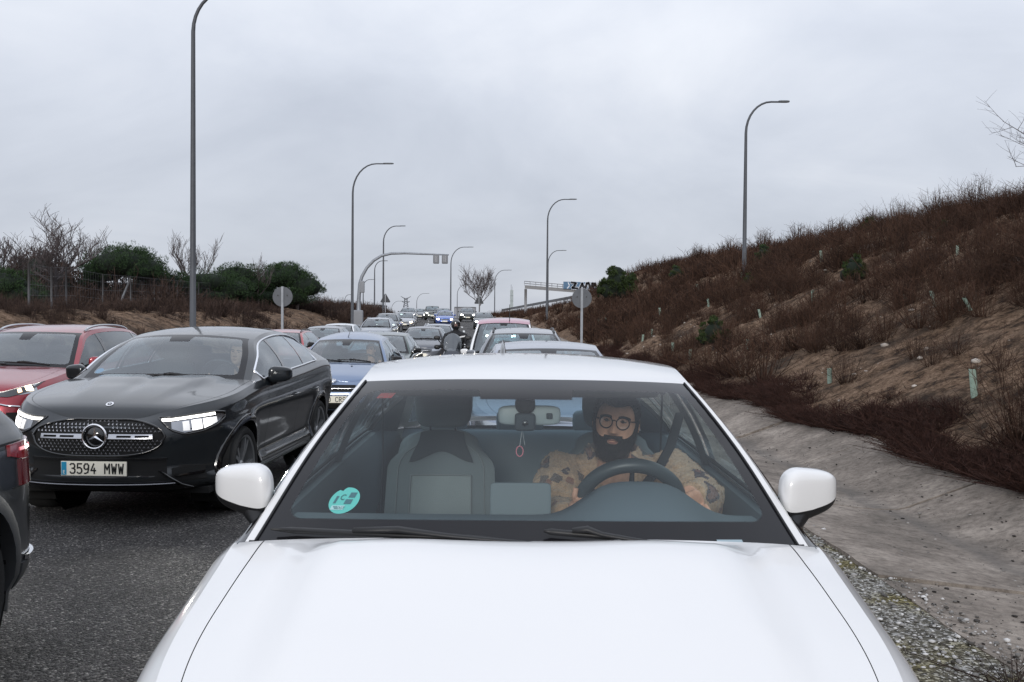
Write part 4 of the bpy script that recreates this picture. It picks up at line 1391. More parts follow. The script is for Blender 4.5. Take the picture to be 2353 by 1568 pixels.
    for t in np.linspace(0, 1, 9):
        hgt = .065 * (1 - (1 - t) ** 1.7) if t < .85 else .065 * (1 - ((t - .85) / .15) ** 2 * .4)
        w = .016 * (1 - .5 * abs(2 * t - 1) ** 2)
        base = c.T(1.66 + .10 * t, -.085 / .56)
        P.append([base + Vector((-w, 0, -.004)), base + Vector((-w * .45, 0, hgt * .75)), base + Vector((0, 0, hgt)), base + Vector((w * .45, 0, hgt * .75)), base + Vector((w, 0, -.004))])
    m.grid(P); m.add(P[-1], [(0, 1, 2, 3, 4)]); m.build('aerial_fin', GLOSSBLACK, root, angle=50)
    # ---------------------------------------------------- interior
    dashm = simple('dash_slate', (.105, .135, .15), .75, bump=.15, bscale=500)
    doorm = simple('door_card', (.085, .105, .115), .8)
    seatm = simple('seat_cloth', (.25, .285, .295), .95, bump=.5, bscale=420)
    seatd = simple('seat_side', (.145, .172, .185), .9, bump=.2, bscale=300)
    dark = simple('interior_dark', (.032, .04, .047), .8)
    m = MB(); ys = np.linspace(1.23, 4.14, 14)
    for sgn in (1, -1):
        P = []
        for y in ys:
            x, z = c.top_at(y)
            P.append([(sgn * (x - .012), y, z + .004), (sgn * (x - .055), y, z - .006), (sgn * (x - .085), y, z - .06), (sgn * (x - .10), y, z - .3), (sgn * (x - .13), y, .32)])
        m.grid(P, flip=sgn > 0)
    m.quad((-.8, 1.2, .32), (.8, 1.2, .32), (.8, 4.2, .32), (-.8, 4.2, .32)); m.quad((-.8, 4.1, .3), (.8, 4.1, .3), (.8, 4.1, 1.0), (-.8, 4.1, 1.0))
    m.build('door_trim', doorm, root, angle=40)
    # dashboard with instrument hood
    d = MB(); P = []
    for u in np.linspace(-.985, .985, 49):
        p = c.T(.03, u); x = p.x; row = []
        hood = math.exp(-abs((x - .375) / .205) ** 3.4)
        for f, dz in ((0, -.022), (.3, -.030), (.55, -.042), (.78, -.050), (.92, -.052), (1.0, -.075), (1.02, -.14), (.98, -.45)):
            y = p.y + f * (1.80 - p.y)
            z = 1.035 + dz + (hood * .112 * sm(.38, .80, f) if f <= 1.0 and dz > -.07 else 0)
            row.append((x * .985, y, z))
        P.append(row)
    d.grid(P); d.build('dashboard', dashm, root, angle=60)
    m = MB(); m.rbox((-.012, 1.83, 1.015), (.205, .022, .118), .01, p=12, M=Matrix.Rotation(-.12, 3, 'X')); m.build('screen', simple('screen_back', (.13, .165, .18), .6), root, angle=60)
    # steering wheel
    sw = MB(); cc = Vector((.372, 1.98, .965)); R = Matrix.Rotation(math.radians(-64), 3, 'X')
    pt = lambda t, r, h=0: cc + R @ Vector((r * math.cos(t), r * math.sin(t), h))
    sw.tube([pt(t, .178) for t in np.linspace(0, 2 * PI, 49)], .0255, 12, cap=False)
    leather = simple('wheel_leather', (.05, .063, .07), .38, bump=.05, bscale=600)
    w = sw.build('steering_wheel', leather, root)
    hub = MB(); hub.rbox(cc + R @ Vector((0, -.01, -.02)), (.17, .13, .06), .02, M=R)
    for t in (0, PI, -PI / 2): hub.tube([pt(t, .05, -.01), pt(t, .175, 0)], [.03, .018], 8, flat=.4)
    hub.build('hub', dark, w)
    for t in (.62, PI - .62):
        st = MB(); st.tube([pt(t, .2045), pt(t, .178, .0262), pt(t, .153), ], .0012, 5)
        st.build('stitching', simple('thread', (.3, .33, .34), .8), w)
    # seats: shaped back, centre panel, side bolsters, headrest
    def seat(x, name='seat', headrest_shadow=True):
        def back(u, v, bulge):
            # u -1..1 across, v 0..1 up
            hw = .245 - .02 * v - .075 * sm(.74, 1.0, v)
            z = .52 + .62 * v - .045 * abs(u) ** 3 * sm(.75, 1, v)
            y = 2.66 + .20 * v - .055 * (abs(u) ** 2.4) * (1 - sm(.8, 1, v)) + .02 * math.sin(v * PI) * 0 - bulge
            return (x + hw * u, y, z)
        U = np.linspace(-1, 1, 25); Vv = np.linspace(0, 1, 21)
        F = [[back(u, v, .0 + .035 * (1 - abs(u) ** 6) * (1 - (2 * v - 1) ** 8)) for u in U] for v in Vv]
        Bk = [[(back(u, v, 0)[0], back(u, v, 0)[1] + .10, back(u, v, 0)[2] - .01) for u in U] for v in Vv]
        m = MB(); m.grid(F, flip=True); m.grid(Bk)
        rim = lambda G: G[0] + [r[-1] for r in G[1:]] + G[-1][::-1][1:] + [r[0] for r in G[::-1]][1:-1]
        m.grid([rim(F), rim(Bk)], closed_v=True)
        s = m.build('seat', seatd, root, angle=60)
        # woven centre panel with a stitched seam
        pan = MB(); U2 = np.linspace(-.56, .56, 15); V2 = np.linspace(.02, .70, 15)
        pan.grid([[Vector(back(u * (1 - .08 * (1 - (2 * (v - .02) / .68 - 1) ** 2) * 0), v, .035 + .012 * (1 - (u / .56) ** 4) * (1 - (2 * (v - .02) / .68 - 1) ** 6))) for u in U2] for v in V2], flip=True)
        pan.build('centre_panel', seatm, s)
        pip = MB()
        for sg in (-1, 1):
            pip.tube([Vector(back(sg * (.80 + .0 * v), v, .030)) for v in np.linspace(.0, .86, 16)] + [Vector(back(sg * .5, .93, .03))], .003, 5)
        e = [(-.56, v) for v in np.linspace(.02, .7, 9)] + [(u, .7) for u in np.linspace(-.56, .56, 9)] + [(.56, v) for v in np.linspace(.7, .02, 9)]
        pip.tube([Vector(back(u, v, .042)) for u, v in e], .0035, 5)
        pip.build('piping', simple('piping', (.19, .21, .22), .8), s)
        q = MB(); q.rbox((x, 2.36, .50), (.50, .56, .20), .05, p=4.5); q.build('cushion', seatd, s)
        h = MB(); P = []
        for i in range(21):
            b = -PI / 2 + PI * i / 20; row = []
            for j in range(28):
                a = 2 * PI * j / 28
                f = lambda q, p=5.0: math.copysign(abs(q) ** (2 / p), q)
                cb, sb = f(math.cos(b)), f(math.sin(b))
                xx = .128 * f(math.cos(a)) * cb * (1 - .10 * max(0, -sb)); yy = .052 * f(math.sin(a), 3) * cb; zz = .085 * sb
                row.append((x + xx, 2.865 + yy + .03 * (xx / .128) ** 2, 1.232 + zz))
            P.append(row)
        h.grid(P, closed_v=True, flip=True)
        hh = h.build('headrest', seatd, s)
        for sx in (-.055, .055):
            g = MB(); g.tube([(x + sx, 2.86, 1.16), (x + sx, 2.845, 1.08)], .006, 6); g.build('headrest_post', CHROME, hh)
        # dark piece standing for the headrest's shadow on the backrest
        shd = MB(); Uy = np.linspace(-.62, .62, 17); Vy = np.linspace(.82, 1.0, 7)
        shd.grid([[Vector(back(u, v - .045 * (1 - math.cos(u * 7.5)) * 0 - .035 * math.cos(u / .62 * PI) * (1 - (v - .82) / .18) * -1, .044)) for u in Uy] for v in Vy], flip=True)
        if headrest_shadow: shd.build('headrest_shadow', dark, s)
        return s
    seat(-.345); seat(.395, headrest_shadow=False)
    # rear bench
    m = MB(); m.rbox((0, 3.62, .74), (1.26, .2, .62), .05, p=7, nu=32, nv=17, M=Matrix.Rotation(-.18, 3, 'X')); rs = m.build('rear_seat', seatd, root)
    for x in (-.40, .0, .40):
        h = MB(); h.rbox((x, 3.72, 1.09), (.25, .09, .12), .05, p=4.5); h.build('headrest', seatd, rs)
    m = MB(); m.quad((-.62, 3.7, 1.0), (.62, 3.7, 1.0), (.66, 4.2, 1.0), (-.66, 4.2, 1.0)); m.build('parcel_shelf', dark, root)
    # B-pillar linings with belts
    for s in (1, -1):
        m = MB(); P = []
        for v in np.linspace(0, 1, 8):
            p = c.S(1.62, v, s); P.append([p + Vector((-s * .03, -.06, 0)), p + Vector((-s * .05, 0, 0)), p + Vector((-s * .03, .06, 0))])
        m.grid(P, flip=s < 0); pl = m.build('pillar_lining', doorm, root)
        b = MB(); p0 = c.S(1.60, .78, s) + Vector((-s * .06, -.02, 0)); p1 = Vector((s * .62, 2.85, .62))
        b.tube([p0, p0 * .55 + p1 * .45 + Vector((-s * .01, -.01, 0)), p1], .022, 8, flat=.12); b.build('seat_belt', dark, pl)
        g = MB(); g.rbox(p0, (.03, .05, .07), .01); g.build('belt_guide', BLACK, pl)
    # rear view mirror with camera pod
    m = MB(); m.rbox((.012, 1.655, 1.318), (.20, .04, .062), .02, p=5, M=Matrix.Rotation(.05, 3, 'Z')); mm = m.build('rear_view_mirror', simple('mirror_back', (.26, .30, .31), .45), root, angle=60)
    k = MB(); k.rbox((-.002, 1.625, 1.30), (.066, .05, .055), .01, p=6); k.build('dash_camera', dark, mm)
    k = MB(); k.lathe([(.001, -.003), (.008, -.003), (.010, 0), (.010, .01)], 16, 'Y', c=(-.002, 1.598, 1.298)); k.build('camera_lens', GLOSSBLACK, mm)
    k = MB(); k.rbox((-.002, 1.63, 1.356), (.064, .06, .062), .03, p=2.4, nu=24, nv=15); k.build('sensor_housing', MATTE, mm)
    k = MB(); k.rbox((.075, 1.633, 1.318), (.02, .008, .018), .003, p=6); k.build('mirror_button', dark, mm)
    # sun visors / roof front trim
    for x in (-.29, .29):
        m = MB(); m.rbox((x, 1.93, 1.385), (.36, .14, .02), .01, p=8, M=Matrix.Rotation(-.42, 3, 'X')); m.build('sun_visor', simple('visor', (.10, .11, .12), .9), root)
    # stickers on the inside of the glass
    def on_glass(s, u, dx, dy, off=-.004):
        e = .01
        p = c.T(s, u); tu = (c.T(s, u + e) - c.T(s, u - e)).normalized(); tv = (c.T(s + e, u) - c.T(s - e, u)).normalized()
        n = tu.cross(tv).normalized()
        return p + tu * dx + tv * dy + n * off
    def gl_text(txt, s, u, dx, dy, size, mat, width, par, off=-.0025, shear=0.):
        o = text_on(txt, root, (0, 0, 0), size, 'print', mat, width=width, depth=.0003)
        for v in o.data.vertices:
            v.co = on_glass(s, u, v.co.x + dx + shear * v.co.z, v.co.z + dy, off)
        o.parent = par; return o
    green = simple('sticker_green', (.10, .50, .44), .5, emit=None); pale = simple('sticker_pale', (.42, .62, .62), .5); gdk = simple('sticker_dark', (.035, .13, .15), .5)
    S0, U0 = .215, -.70
    out = []
    for t in np.linspace(0, 2 * PI, 41)[:-1]:
        r = .0445 * (1 - .10 * math.exp(-((t - 2.0) / .12) ** 2) * 2.2)
        out.append((r * math.cos(t) * 1.02, r * 1.12 * math.sin(t)))
    m = MB(); m.add([on_glass(S0, U0, a, b) for a, b in out], [tuple(range(40))]); stk = m.build('sticker', green, root, smooth=False)
    def sq(name, x0, x1, y0, y1, mat, off=-.0032, sh=.12):
        m = MB(); m.add([on_glass(S0, U0, a + sh * b, b, off) for a, b in ((x0, y0), (x1, y0), (x1, y1), (x0, y1))], [(0, 1, 2, 3)]); m.build(name, mat, stk, smooth=False)
    sq('print', .008, .028, .010, .030, gdk); sq('print', .004, .026, -.014, .004, gdk); sq('print', -.030, -.022, -.012, .016, gdk); sq('print', -.028, .012, -.036, -.020, pale)
    gl_text('C', S0, U0, -.008, .001, .030, gdk, .014, stk, shear=.1)
    gl_text('DGT', S0, U0, -.001, -.034, .014, gdk, .020, stk, shear=.2)
    m = MB(); q = ((-.022, -.026), (-.012, -.030))
    for i in range(3):
        m.add([on_glass(S0, U0, a, b - .004 * i, -.0028) for a, b in ((-.026 + .003 * i, -.023), (-.012 + .001 * i, -.023), (-.012 + .001 * i, -.0255), (-.026 + .003 * i, -.0255))], [(0, 1, 2, 3)])
    m.build('print', gdk, stk, smooth=False)
    red = simple('sticker_red', (.55, .05, .05), .5); cream = simple('sticker_cream', (.55, .36, .26), .5)
    S1, U1 = .865, -.775
    m = MB(); m.add([on_glass(S1, U1, a, b) for a, b in ((-.030, -.016), (.026, -.016), (.032, .018), (-.024, .018))], [(0, 1, 2, 3)]); st2 = m.build('sticker', red, root, smooth=False)
    gl_text('27', S1, U1, .014, .001, .016, cream, .016, st2, shear=.2)
    gl_text('2', S1, U1, .012, -.013, .012, cream, .006, st2, shear=.2)
    m = MB(); m.add([on_glass(S1, U1, a, b, -.0028) for a, b in ((-.022, -.013), (-.006, -.013), (-.005, -.003), (-.021, -.003))], [(0, 1, 2, 3)]); m.build('print', simple('sticker_rust', (.42, .12, .10), .5), st2, smooth=False)
    # hanging bead ring
    t = empty('hanging_charm', (root.location.x - .018, root.location.y + 1.64, 1.205)); tag(t, 'small pink bead ring hanging on a thread below the rear-view mirror', 'charm')
    m = MB(); m.tube([(.011 * math.cos(a), .003 * math.sin(a), .016 * math.sin(a)) for a in np.linspace(0, 2 * PI, 17)], .0016, 6, cap=False); m.build('ring', simple('bead_pink', (.55, .16, .20), .5), t)
    m = MB(); m.tube([(0, 0, .016), (.006, .0, .06), (.008, 0, .085)], .0007, 5); m.tube([(.016, 0, .02), (.010, 0, .055), (.008, 0, .085)], .0006, 5); m.build('thread', simple('thread_white', (.5, .5, .5), .9), t)
    return c
hero = build_white_car()
# ================================================================ the other vehicles
def star(mb, c, r, th, fn, hub=.16):
    """three pointed star, points tapering from a small hub; fn(a,b,h)->point"""
    for k in range(3):
        a = PI / 2 + 2 * PI * k / 3
        tip = (c[0] + r * math.cos(a), c[1] + r * math.sin(a))
        l = (c[0] + r * hub * math.cos(a + PI / 3), c[1] + r * hub * math.sin(a + PI / 3))
        rr = (c[0] + r * hub * math.cos(a - PI / 3), c[1] + r * hub * math.sin(a - PI / 3))
        vs = [fn(*c, th * 1.0), fn(*l, th * .15), fn(*tip, th * .25), fn(*rr, th * .15)]
        mb.add(vs, [(0, 1, 2), (0, 2, 3)])

def build_black_suv():
    pnt = paint('anthracite_paint', (.012, .015, .018), metal=.15, rough=.30, dirt=.07)
    def crease(u, t, x):
        ax = abs(x)
        return .026 * sm(.36 + .24 * t, .28 + .24 * t, ax) * sm(.06, .5, t) - .012 * sm(.10, .0, ax) * sm(.1, .5, t)
    c = Car('dark_suv', 'dark grey coupe SUV with a star grille and lit headlights, left of the white car',
            (-3.27, 7.78, -.045), math.radians(-2.0), lift=.045, lod=0, paint=pnt, L=4.76, W=.94, ds=.05, category='car',
            noseA=.95, pF=3.3, qF=2.1, ztop=([0, .06, .14, .25, .4, .8, 1.2, 1.42, 2.0, 3.0, 4.0, 4.5, 4.76], [.80, .85, .882, .908, .93, .975, 1.02, 1.04, 1.055, 1.09, 1.13, 1.10, 1.0]),
            zbot=([0, .5, 1.4, 3.6, 4.8], [.24, .24, .24, .24, .30]),
            side_in=([0, .08, .22, .38, .55, .68, .74, .80, .92, 1.0], [.06, .02, .058, .042, .014, 0.0, 0.0, .010, .022, .055]),
            front_in=([0, .1, .22, .3, .5, .7, .88, 1.0], [.11, .02, .0, .03, .025, .03, .075, .17]),
            ycowl=1.42, bow=.16, hood_c=([0, .034, .09, .20, .375, .83, 1.227, 1.42], [.80, .85, .893, .93, .966, 1.02, 1.065, 1.075]), hood_u=.93, hood_y0=.035, hood_crease=crease, hood_pow=3.0,
            yrear=4.50, cowl_in=.075, rail=[(.735, 1.80, 1.255), (.625, 2.17, 1.405), (.610, 2.72, 1.475), (.575, 3.45, 1.455), (.62, 4.05, 1.32)],
            centre=[(1.27, 1.065), (1.60, 1.27), (1.98, 1.452), (2.72, 1.525), (3.48, 1.50), (4.10, 1.345), (4.58, 1.13)],
            u_pillar=.93, ws_mat=windscreen_mat('suv_windscreen', (.62, .76, .77), mu=.055, mb=.075, mt=.055, rad=.05, f0=.14, boost=1.2, width=1.42, height=.80, patch=(.135, .105)),
            side_glass=glass('dark_side_glass', (.52, .58, .58), f0=.12, boost=1.1), rear_glass=glass('privacy_glass', (.62, .66, .66)),
            wheel_r=.365, yf=.90, wb=2.89, tyre_w=.25, tyre_h=.078, arch_gap=.05, flare=.02, rim=simple('grey_rim', (.26, .265, .27), .4, metal=.6), spokes=5, doors=[('front_door', 1.62, 2.72), ('rear_door', 2.73, 3.62)],
            windows=[('front_window', .20, 1.20), ('rear_window', 1.26, 1.80, glass('privacy_side', (.25, .27, .28), f0=.16, boost=1.15)), ('quarter_window', 1.83, 2.22, glass('privacy_side', (.25, .27, .28)))],
            dlo_trim=CHROME, dlo_r=.013, seat_z=1.07)
    c.build_body(); c.build_hood(); c.build_cabin(); c.build_deck(); c.build_under(); c.build_wheels(); c.arches(GLOSSBLACK, .055)
    c.seams([1.62, 2.725, 3.62]); c.handles([2.42, 3.30], .885)
    c.mirror(1.78, 1.135, (.21, .13, .16), x=.82, arm=.07, foot=(.80, 1.80, .99))
    c.interior(); c.seats(2.45, mat=SEATDK)
    c.wipers(((-.15, .035, .45, .02),))
    root = c.root
    # side sill low on the body, its grey lightened to stand for light on it
    for s in (1, -1):
        c.yz_patch('sill', simple('sill_grey', (.20, .21, .205), .4, metal=.5), 1.38, 3.36, .20, .31, side=s, off=.022, depth=.05)
    # --- grille
    gz, hw = .725, .545
    def outline(t):   # upper and lower edge of the grille opening at a
        q = abs(t) / hw
        e = (1 - min(q, 1) ** 3.2) ** (1 / 2.0)
        return gz - .155 * e, gz + .125 * e
    c.patch('grille', MATTE, -hw, hw, lambda a: outline(a)[0], lambda a: outline(a)[1], off=.004, na=40, nz=8)
    m = MB()
    top = [c.at(a, outline(a)[1], .012) for a in np.linspace(-hw, hw, 40)]; bot = [c.at(a, outline(a)[0], .012) for a in np.linspace(hw, -hw, 40)]
    m.tube(top + bot[1:-1] + [top[0]], .011, 6, cap=False)
    g = m.build('grille_frame', GLOSSBLACK, root)
    studs = MB(); n = 0
    for r in range(-6, 6):
        zz = gz - .012 + r * .0245
        for q in range(-15, 16):
            a = (q + (.5 if r % 2 else 0)) * .0335
            lo, hi = outline(a)
            if not (lo + .018 < zz < hi - .014) or (abs(zz - gz + .005) < .030) or math.hypot(a, zz - gz) < .105: continue
            star(studs, (a, zz), .0125, .010, lambda x, z, h: c.at(x, z, .006 + h), hub=.30); n += 1
    o = studs.build('grille_studs', simple('stud_silver', (.50, .50, .53), .3, metal=.6), root, smooth=False); o['kind'] = 'stuff'
    for s in (1, -1):   # twin slotted blades left and right of the badge
        b = MB()
        fz = lambda t: .016 + .010 * (1 - min(1, (t - .09) / .1)) if t < .19 else .016
        for z0, z1 in ((.008, .018), (-.018, -.008)):
            c.patch('x', CHROME, .105, .45, gz + z0, gz + z1, off=.030, depth=.02, side=s, mb=b)
        for a0, a1 in ((.105, .17), (.285, .315), (.425, .45)):
            c.patch('x', CHROME, a0, a1, gz - .009, gz + .009, off=.0295, depth=.02, side=s, mb=b)
        b.build('grille_blade', simple('satin_metal', (.42, .43, .46), .3, metal=.9), root, angle=40)
    bd = MB(); ctr = c.at(0, gz, .035); R = .093
    fnp = lambda x, z, h: Vector((x, ctr.y - h, gz + z))
    bd.lathe([(.001, -.004), (R - .012, -.004), (R - .010, .002)], 36, 'Y', c=(0, ctr.y, gz))
    bo = bd.build('badge', GLOSSBLACK, root)
    rg = MB(); rg.tube([fnp(R * math.cos(t), R * math.sin(t), .006) for t in np.linspace(0, 2 * PI, 49)], .0085, 8, cap=False); star(rg, (0, 0), R - .006, .020, fnp, hub=.17)
    rg.build('star', simple('bright_chrome', (.80, .80, .82), .18, metal=1.0), bo, angle=30)
    # small round badge on the bonnet
    p = c.hood_pt(.285, 0.0); hb = MB(); nn = Vector((0, -.45, .89)).normalized(); tx = Vector((1, 0, 0)); tz = nn.cross(tx) * -1
    fh = lambda x, z, h: Vector(p) + tx * x + tz * z + nn * (h + .003)
    hb.add([fh(.031 * math.cos(t), .031 * math.sin(t), .002) for t in np.linspace(0, 2 * PI, 29)[:-1]], [tuple(range(28))])
    b2 = hb.build('bonnet_badge', simple('bright_chrome', (.8, .8, .82), .18), root, smooth=False)
    hs = MB(); hs.add([fh(.019 * math.cos(t), .019 * math.sin(t), .0028) for t in np.linspace(0, 2 * PI, 25)[:-1]], [tuple(range(24))]); hs.build('disc', simple('badge_dark', (.05, .05, .055), .3), b2, smooth=False)
    hs = MB(); star(hs, (0, 0), .019, .004, lambda x, z, h: fh(x, z, h + .003), hub=.2); hs.build('star', CHROME, b2, smooth=False)
    # --- headlights wrapping round the corner
    for s in (1, -1):
        zl = lambda a: float(np.interp(a, [.50, .60, .70, .86, 1.0, 1.12], [.855, .765, .732, .75, .79, .845]))
        zh = lambda a: float(np.interp(a, [.50, .60, .80, 1.0, 1.12], [.868, .868, .888, .90, .887]))
        h = c.patch('headlight', GLOSSBLACK, .50, 1.12, zl, zh, side=s, off=.006, na=20, nz=5)
        c.patch('daylight_strip', LED, .525, 1.00, lambda a: zh(a) - .028, lambda a: zh(a) - .010, side=s, off=.012, depth=.006, parent=h, na=14, nz=2)
        c.patch('reflector', LAMPBACK, .60, 1.04, lambda a: zl(a) + .014, lambda a: zh(a) - .036, side=s, off=.008, depth=.006, parent=h, na=14, nz=3)
        for i, (a0, a1, st) in enumerate(((.690, .745, .35), (.765, .855, 1.3), (.87, .95, 2.4), (.955, 1.01, .5))):
            c.patch('lamp', lit('lamp_%d' % (st * 10), (1, .98, .94), st), a0, a1, lambda a: max(zl(a) + .020, .762), lambda a: zh(a) - .044, side=s, off=.011, depth=.008, parent=h, nz=3, bulge=.006)
        c.patch('bezel', LAMPBACK, 1.02, 1.10, lambda a: zl(a) + .018, lambda a: zh(a) - .02, side=s, off=.010, parent=h)
        m = MB(); A = np.linspace(.50, 1.12, 24)
        m.tube([c.at(a, zh(a), .006) for a in A] + [c.at(a, zl(a), .006) for a in A[::-1]] + [c.at(.5, zh(.5), .006)], .007, 6, cap=False)
        if s < 0: m.v = [(-p[0], p[1], p[2]) for p in m.v]
        m.build('surround', GLOSSBLACK, h)
        # bumper: air intake corner with vane
        k = c.patch('side_intake', MATTE, .60, .92, lambda a: .31 + .07 * max(0, .70 - a) * 3, lambda a: .475 - .05 * abs(a - .76), side=s, off=.003)
        c.patch('vane', GLOSSBLACK, .62, .90, lambda a: .405 + .02 * (a - .6), lambda a: .42 + .02 * (a - .6), side=s, off=.016, parent=k)
        m = MB(); m.tube([Vector((s * q.x, q.y, q.z)) for q in (c.at(.50, .455, .012), c.at(.58, .40, .016), c.at(.68, .335, .012), c.at(.80, .30, .012))], [.012, .014, .014, .008], 6, flat=.7); m.build('bumper_blade', GLOSSBLACK, root)
        c.patch('tail_light', REDLENS, c.atot - .80, c.atot - .35, .93, 1.03, side=s, off=.006)
    for s in (1, -1):   # the dipped beams
        ld = bpy.data.lights.new('headlamp_beam', 'SPOT'); ld.energy = 55; ld.spot_size = math.radians(75); ld.spot_blend = .8; ld.shadow_soft_size = .05; ld.color = (1, .98, .90)
        lo = bpy.data.objects.new('headlamp_beam', ld); col.objects.link(lo); lo.parent = root; q = c.at(.9, .83, .06); lo.location = (s * q.x, q.y, q.z); lo.rotation_euler = (math.radians(84), 0, PI + 0)
    c.patch('bumper_line', GLOSSBLACK, -.56, .56, .54, .552, off=.012)
    c.patch('lower_intake', MATTE, -.56, .56, .375, .53, off=.003, na=24)
    m = MB(); A = np.linspace(-.62, .62, 30)
    m.tube([c.at(a, .345 + .010 * abs(a), .020) for a in A], .011, 8, flat=.6); m.build('splitter_trim', simple('trim_steel', (.26, .26, .28), .25, metal=.8), root)
    c.patch('splitter', BLACK, -.70, .70, .27, .33, off=.012, na=30)
    c.plate(0, .475, '3594 MWW', off=.030)
    # eco sticker low in the corner of the glass
    e = [c.T(.16 + .05 * math.sin(t), -.80 + .055 * math.cos(t)) + Vector((0, .006, -.004)) for t in np.linspace(0, 2 * PI, 21)[:-1]]
    m = MB(); m.add(e, [tuple(range(20))]); m.build('sticker', simple('sticker_blue', (.10, .28, .50), .5), root, smooth=False)
    return c
suv = build_black_suv()

GW = dict(mu=.05, mb=.06, mt=.06, rad=.05)
WS = windscreen_mat('grey_windscreen', (.48, .60, .61), f0=.16, boost=1.25, **GW)
WSD = windscreen_mat('deep_windscreen', (.30, .38, .40), f0=.17, boost=1.25, **GW)
SG = glass('traffic_side_glass', (.45, .52, .53), f0=.12, boost=1.1)

HATCH = dict(L=4.25, W=.88, ztop=([0, .2, .5, .9, 1.25, 2.0, 3.0, 3.8, 4.25], [.68, .75, .82, .89, .93, .95, .97, .98, .92]), zbot=([0, 4.3], [.2, .2]),
             ycowl=1.22, bow=.14, hood_c=([0, .2, .5, .9, 1.22], [.70, .79, .865, .935, .975]), yrear=4.0,
             rail=[(.70, 1.56, 1.17), (.60, 1.94, 1.345), (.60, 2.5, 1.40), (.57, 3.25, 1.36), (.62, 3.7, 1.17)],
             centre=[(1.07, .975), (1.40, 1.19), (1.78, 1.375), (2.5, 1.445), (3.28, 1.40), (3.75, 1.19), (4.06, 1.0)], wheel_r=.31, yf=.82, wb=2.58)
CUV = dict(L=4.42, W=.92, ztop=([0, .15, .4, .9, 1.3, 2.0, 3.0, 4.0, 4.42], [.82, .88, .93, 1.00, 1.05, 1.06, 1.09, 1.12, 1.05]), zbot=([0, 4.5], [.25, .27]),
           ycowl=1.30, bow=.15, hood_c=([0, .15, .45, .9, 1.3], [.84, .92, .985, 1.05, 1.085]), yrear=4.15,
           rail=[(.735, 1.66, 1.31), (.63, 2.02, 1.49), (.62, 2.6, 1.555), (.60, 3.5, 1.52), (.66, 3.95, 1.32)],
           centre=[(1.15, 1.085), (1.48, 1.32), (1.84, 1.51), (2.6, 1.60), (3.55, 1.57), (4.02, 1.36), (4.24, 1.15)], wheel_r=.345, yf=.88, wb=2.67, flare=.015, hood_pow=2.8)
VAN = dict(L=4.75, W=.98, ztop=([0, .15, .4, .9, 1.2, 2.0, 3.0, 4.3, 4.75], [.92, 1.0, 1.06, 1.12, 1.16, 1.18, 1.2, 1.2, 1.1]), zbot=([0, 4.8], [.3, .3]),
           ycowl=1.25, bow=.12, hood_c=([0, .15, .45, .9, 1.25], [.95, 1.06, 1.12, 1.17, 1.20]), yrear=4.6,
           rail=[(.84, 1.48, 1.42), (.76, 1.72, 1.68), (.75, 2.6, 1.78), (.75, 4.1, 1.76), (.80, 4.4, 1.45)],
           centre=[(1.14, 1.20), (1.38, 1.45), (1.62, 1.71), (2.6, 1.83), (4.15, 1.81), (4.48, 1.48), (4.66, 1.22)], wheel_r=.38, yf=.92, wb=2.85, pF=5.5)

def simple_front(c, lights='on', plate=None, grille=True, hz=None, big=True, lampmat=None, plate_z=None):
    """grille, lamps, intake and plate for a car of the queue"""
    z0, zt = float(c.zbot(0)), float(c.ztop(.05))
    h = hz or zt - .06
    W = c.W
    if grille:
        c.patch('grille', GLOSSBLACK, -.40, .40, h - .10, h + .01, off=.006)
        m = MB(); m.tube([c.at(a, h - .045, .012) for a in np.linspace(-.38, .38, 10)], .010, 6); m.build('grille_bar', simple('satin_metal', (.42, .43, .46), .3, metal=.9), c.root)
    c.patch('lower_intake', MATTE, -.48, .48, z0 + .10, z0 + .22, off=.004)
    for s in (1, -1):
        o = c.patch('headlight', LAMPBACK, .46, .98, lambda a: h - .07 + .10 * (a - .46), lambda a: h + .01 + .16 * (a - .46), side=s, off=.006)
        mt = lampmat or (lit('far_lamp', (1.0, .96, .85), 30) if c.lod == 2 else LED)
        if c.lod == 2 and lampmat is LEDW: mt = lit('far_warm_lamp', (1.0, .78, .48), 24)
        if lights == 'on':
            e = .035 if c.lod == 2 else 0
            c.patch('lamp', mt, .58 - e, .76 + e, lambda a: h - .045 - e + .10 * (a - .46), lambda a: h + .005 + .12 * (a - .46), side=s, off=.014, parent=o, bulge=.01)
        elif lights == 'drl':
            c.patch('lamp', LED, .50, .95, lambda a: h - .01 + .16 * (a - .46), lambda a: h + .006 + .16 * (a - .46), side=s, off=.012, parent=o)
        c.patch('fog_light', lampmat if lights == 'fog' else LAMPBACK, .62, .72, z0 + .16, z0 + .22, side=s, off=.008)
        c.patch('tail_light', REDLENS, c.atot - .75, c.atot - .42, float(c.ztop(c.L)) - .22, float(c.ztop(c.L)) - .04, side=s, off=.006)
    if plate is not None: c.plate(0, plate_z or z0 + .24, plate or None, off=.022)

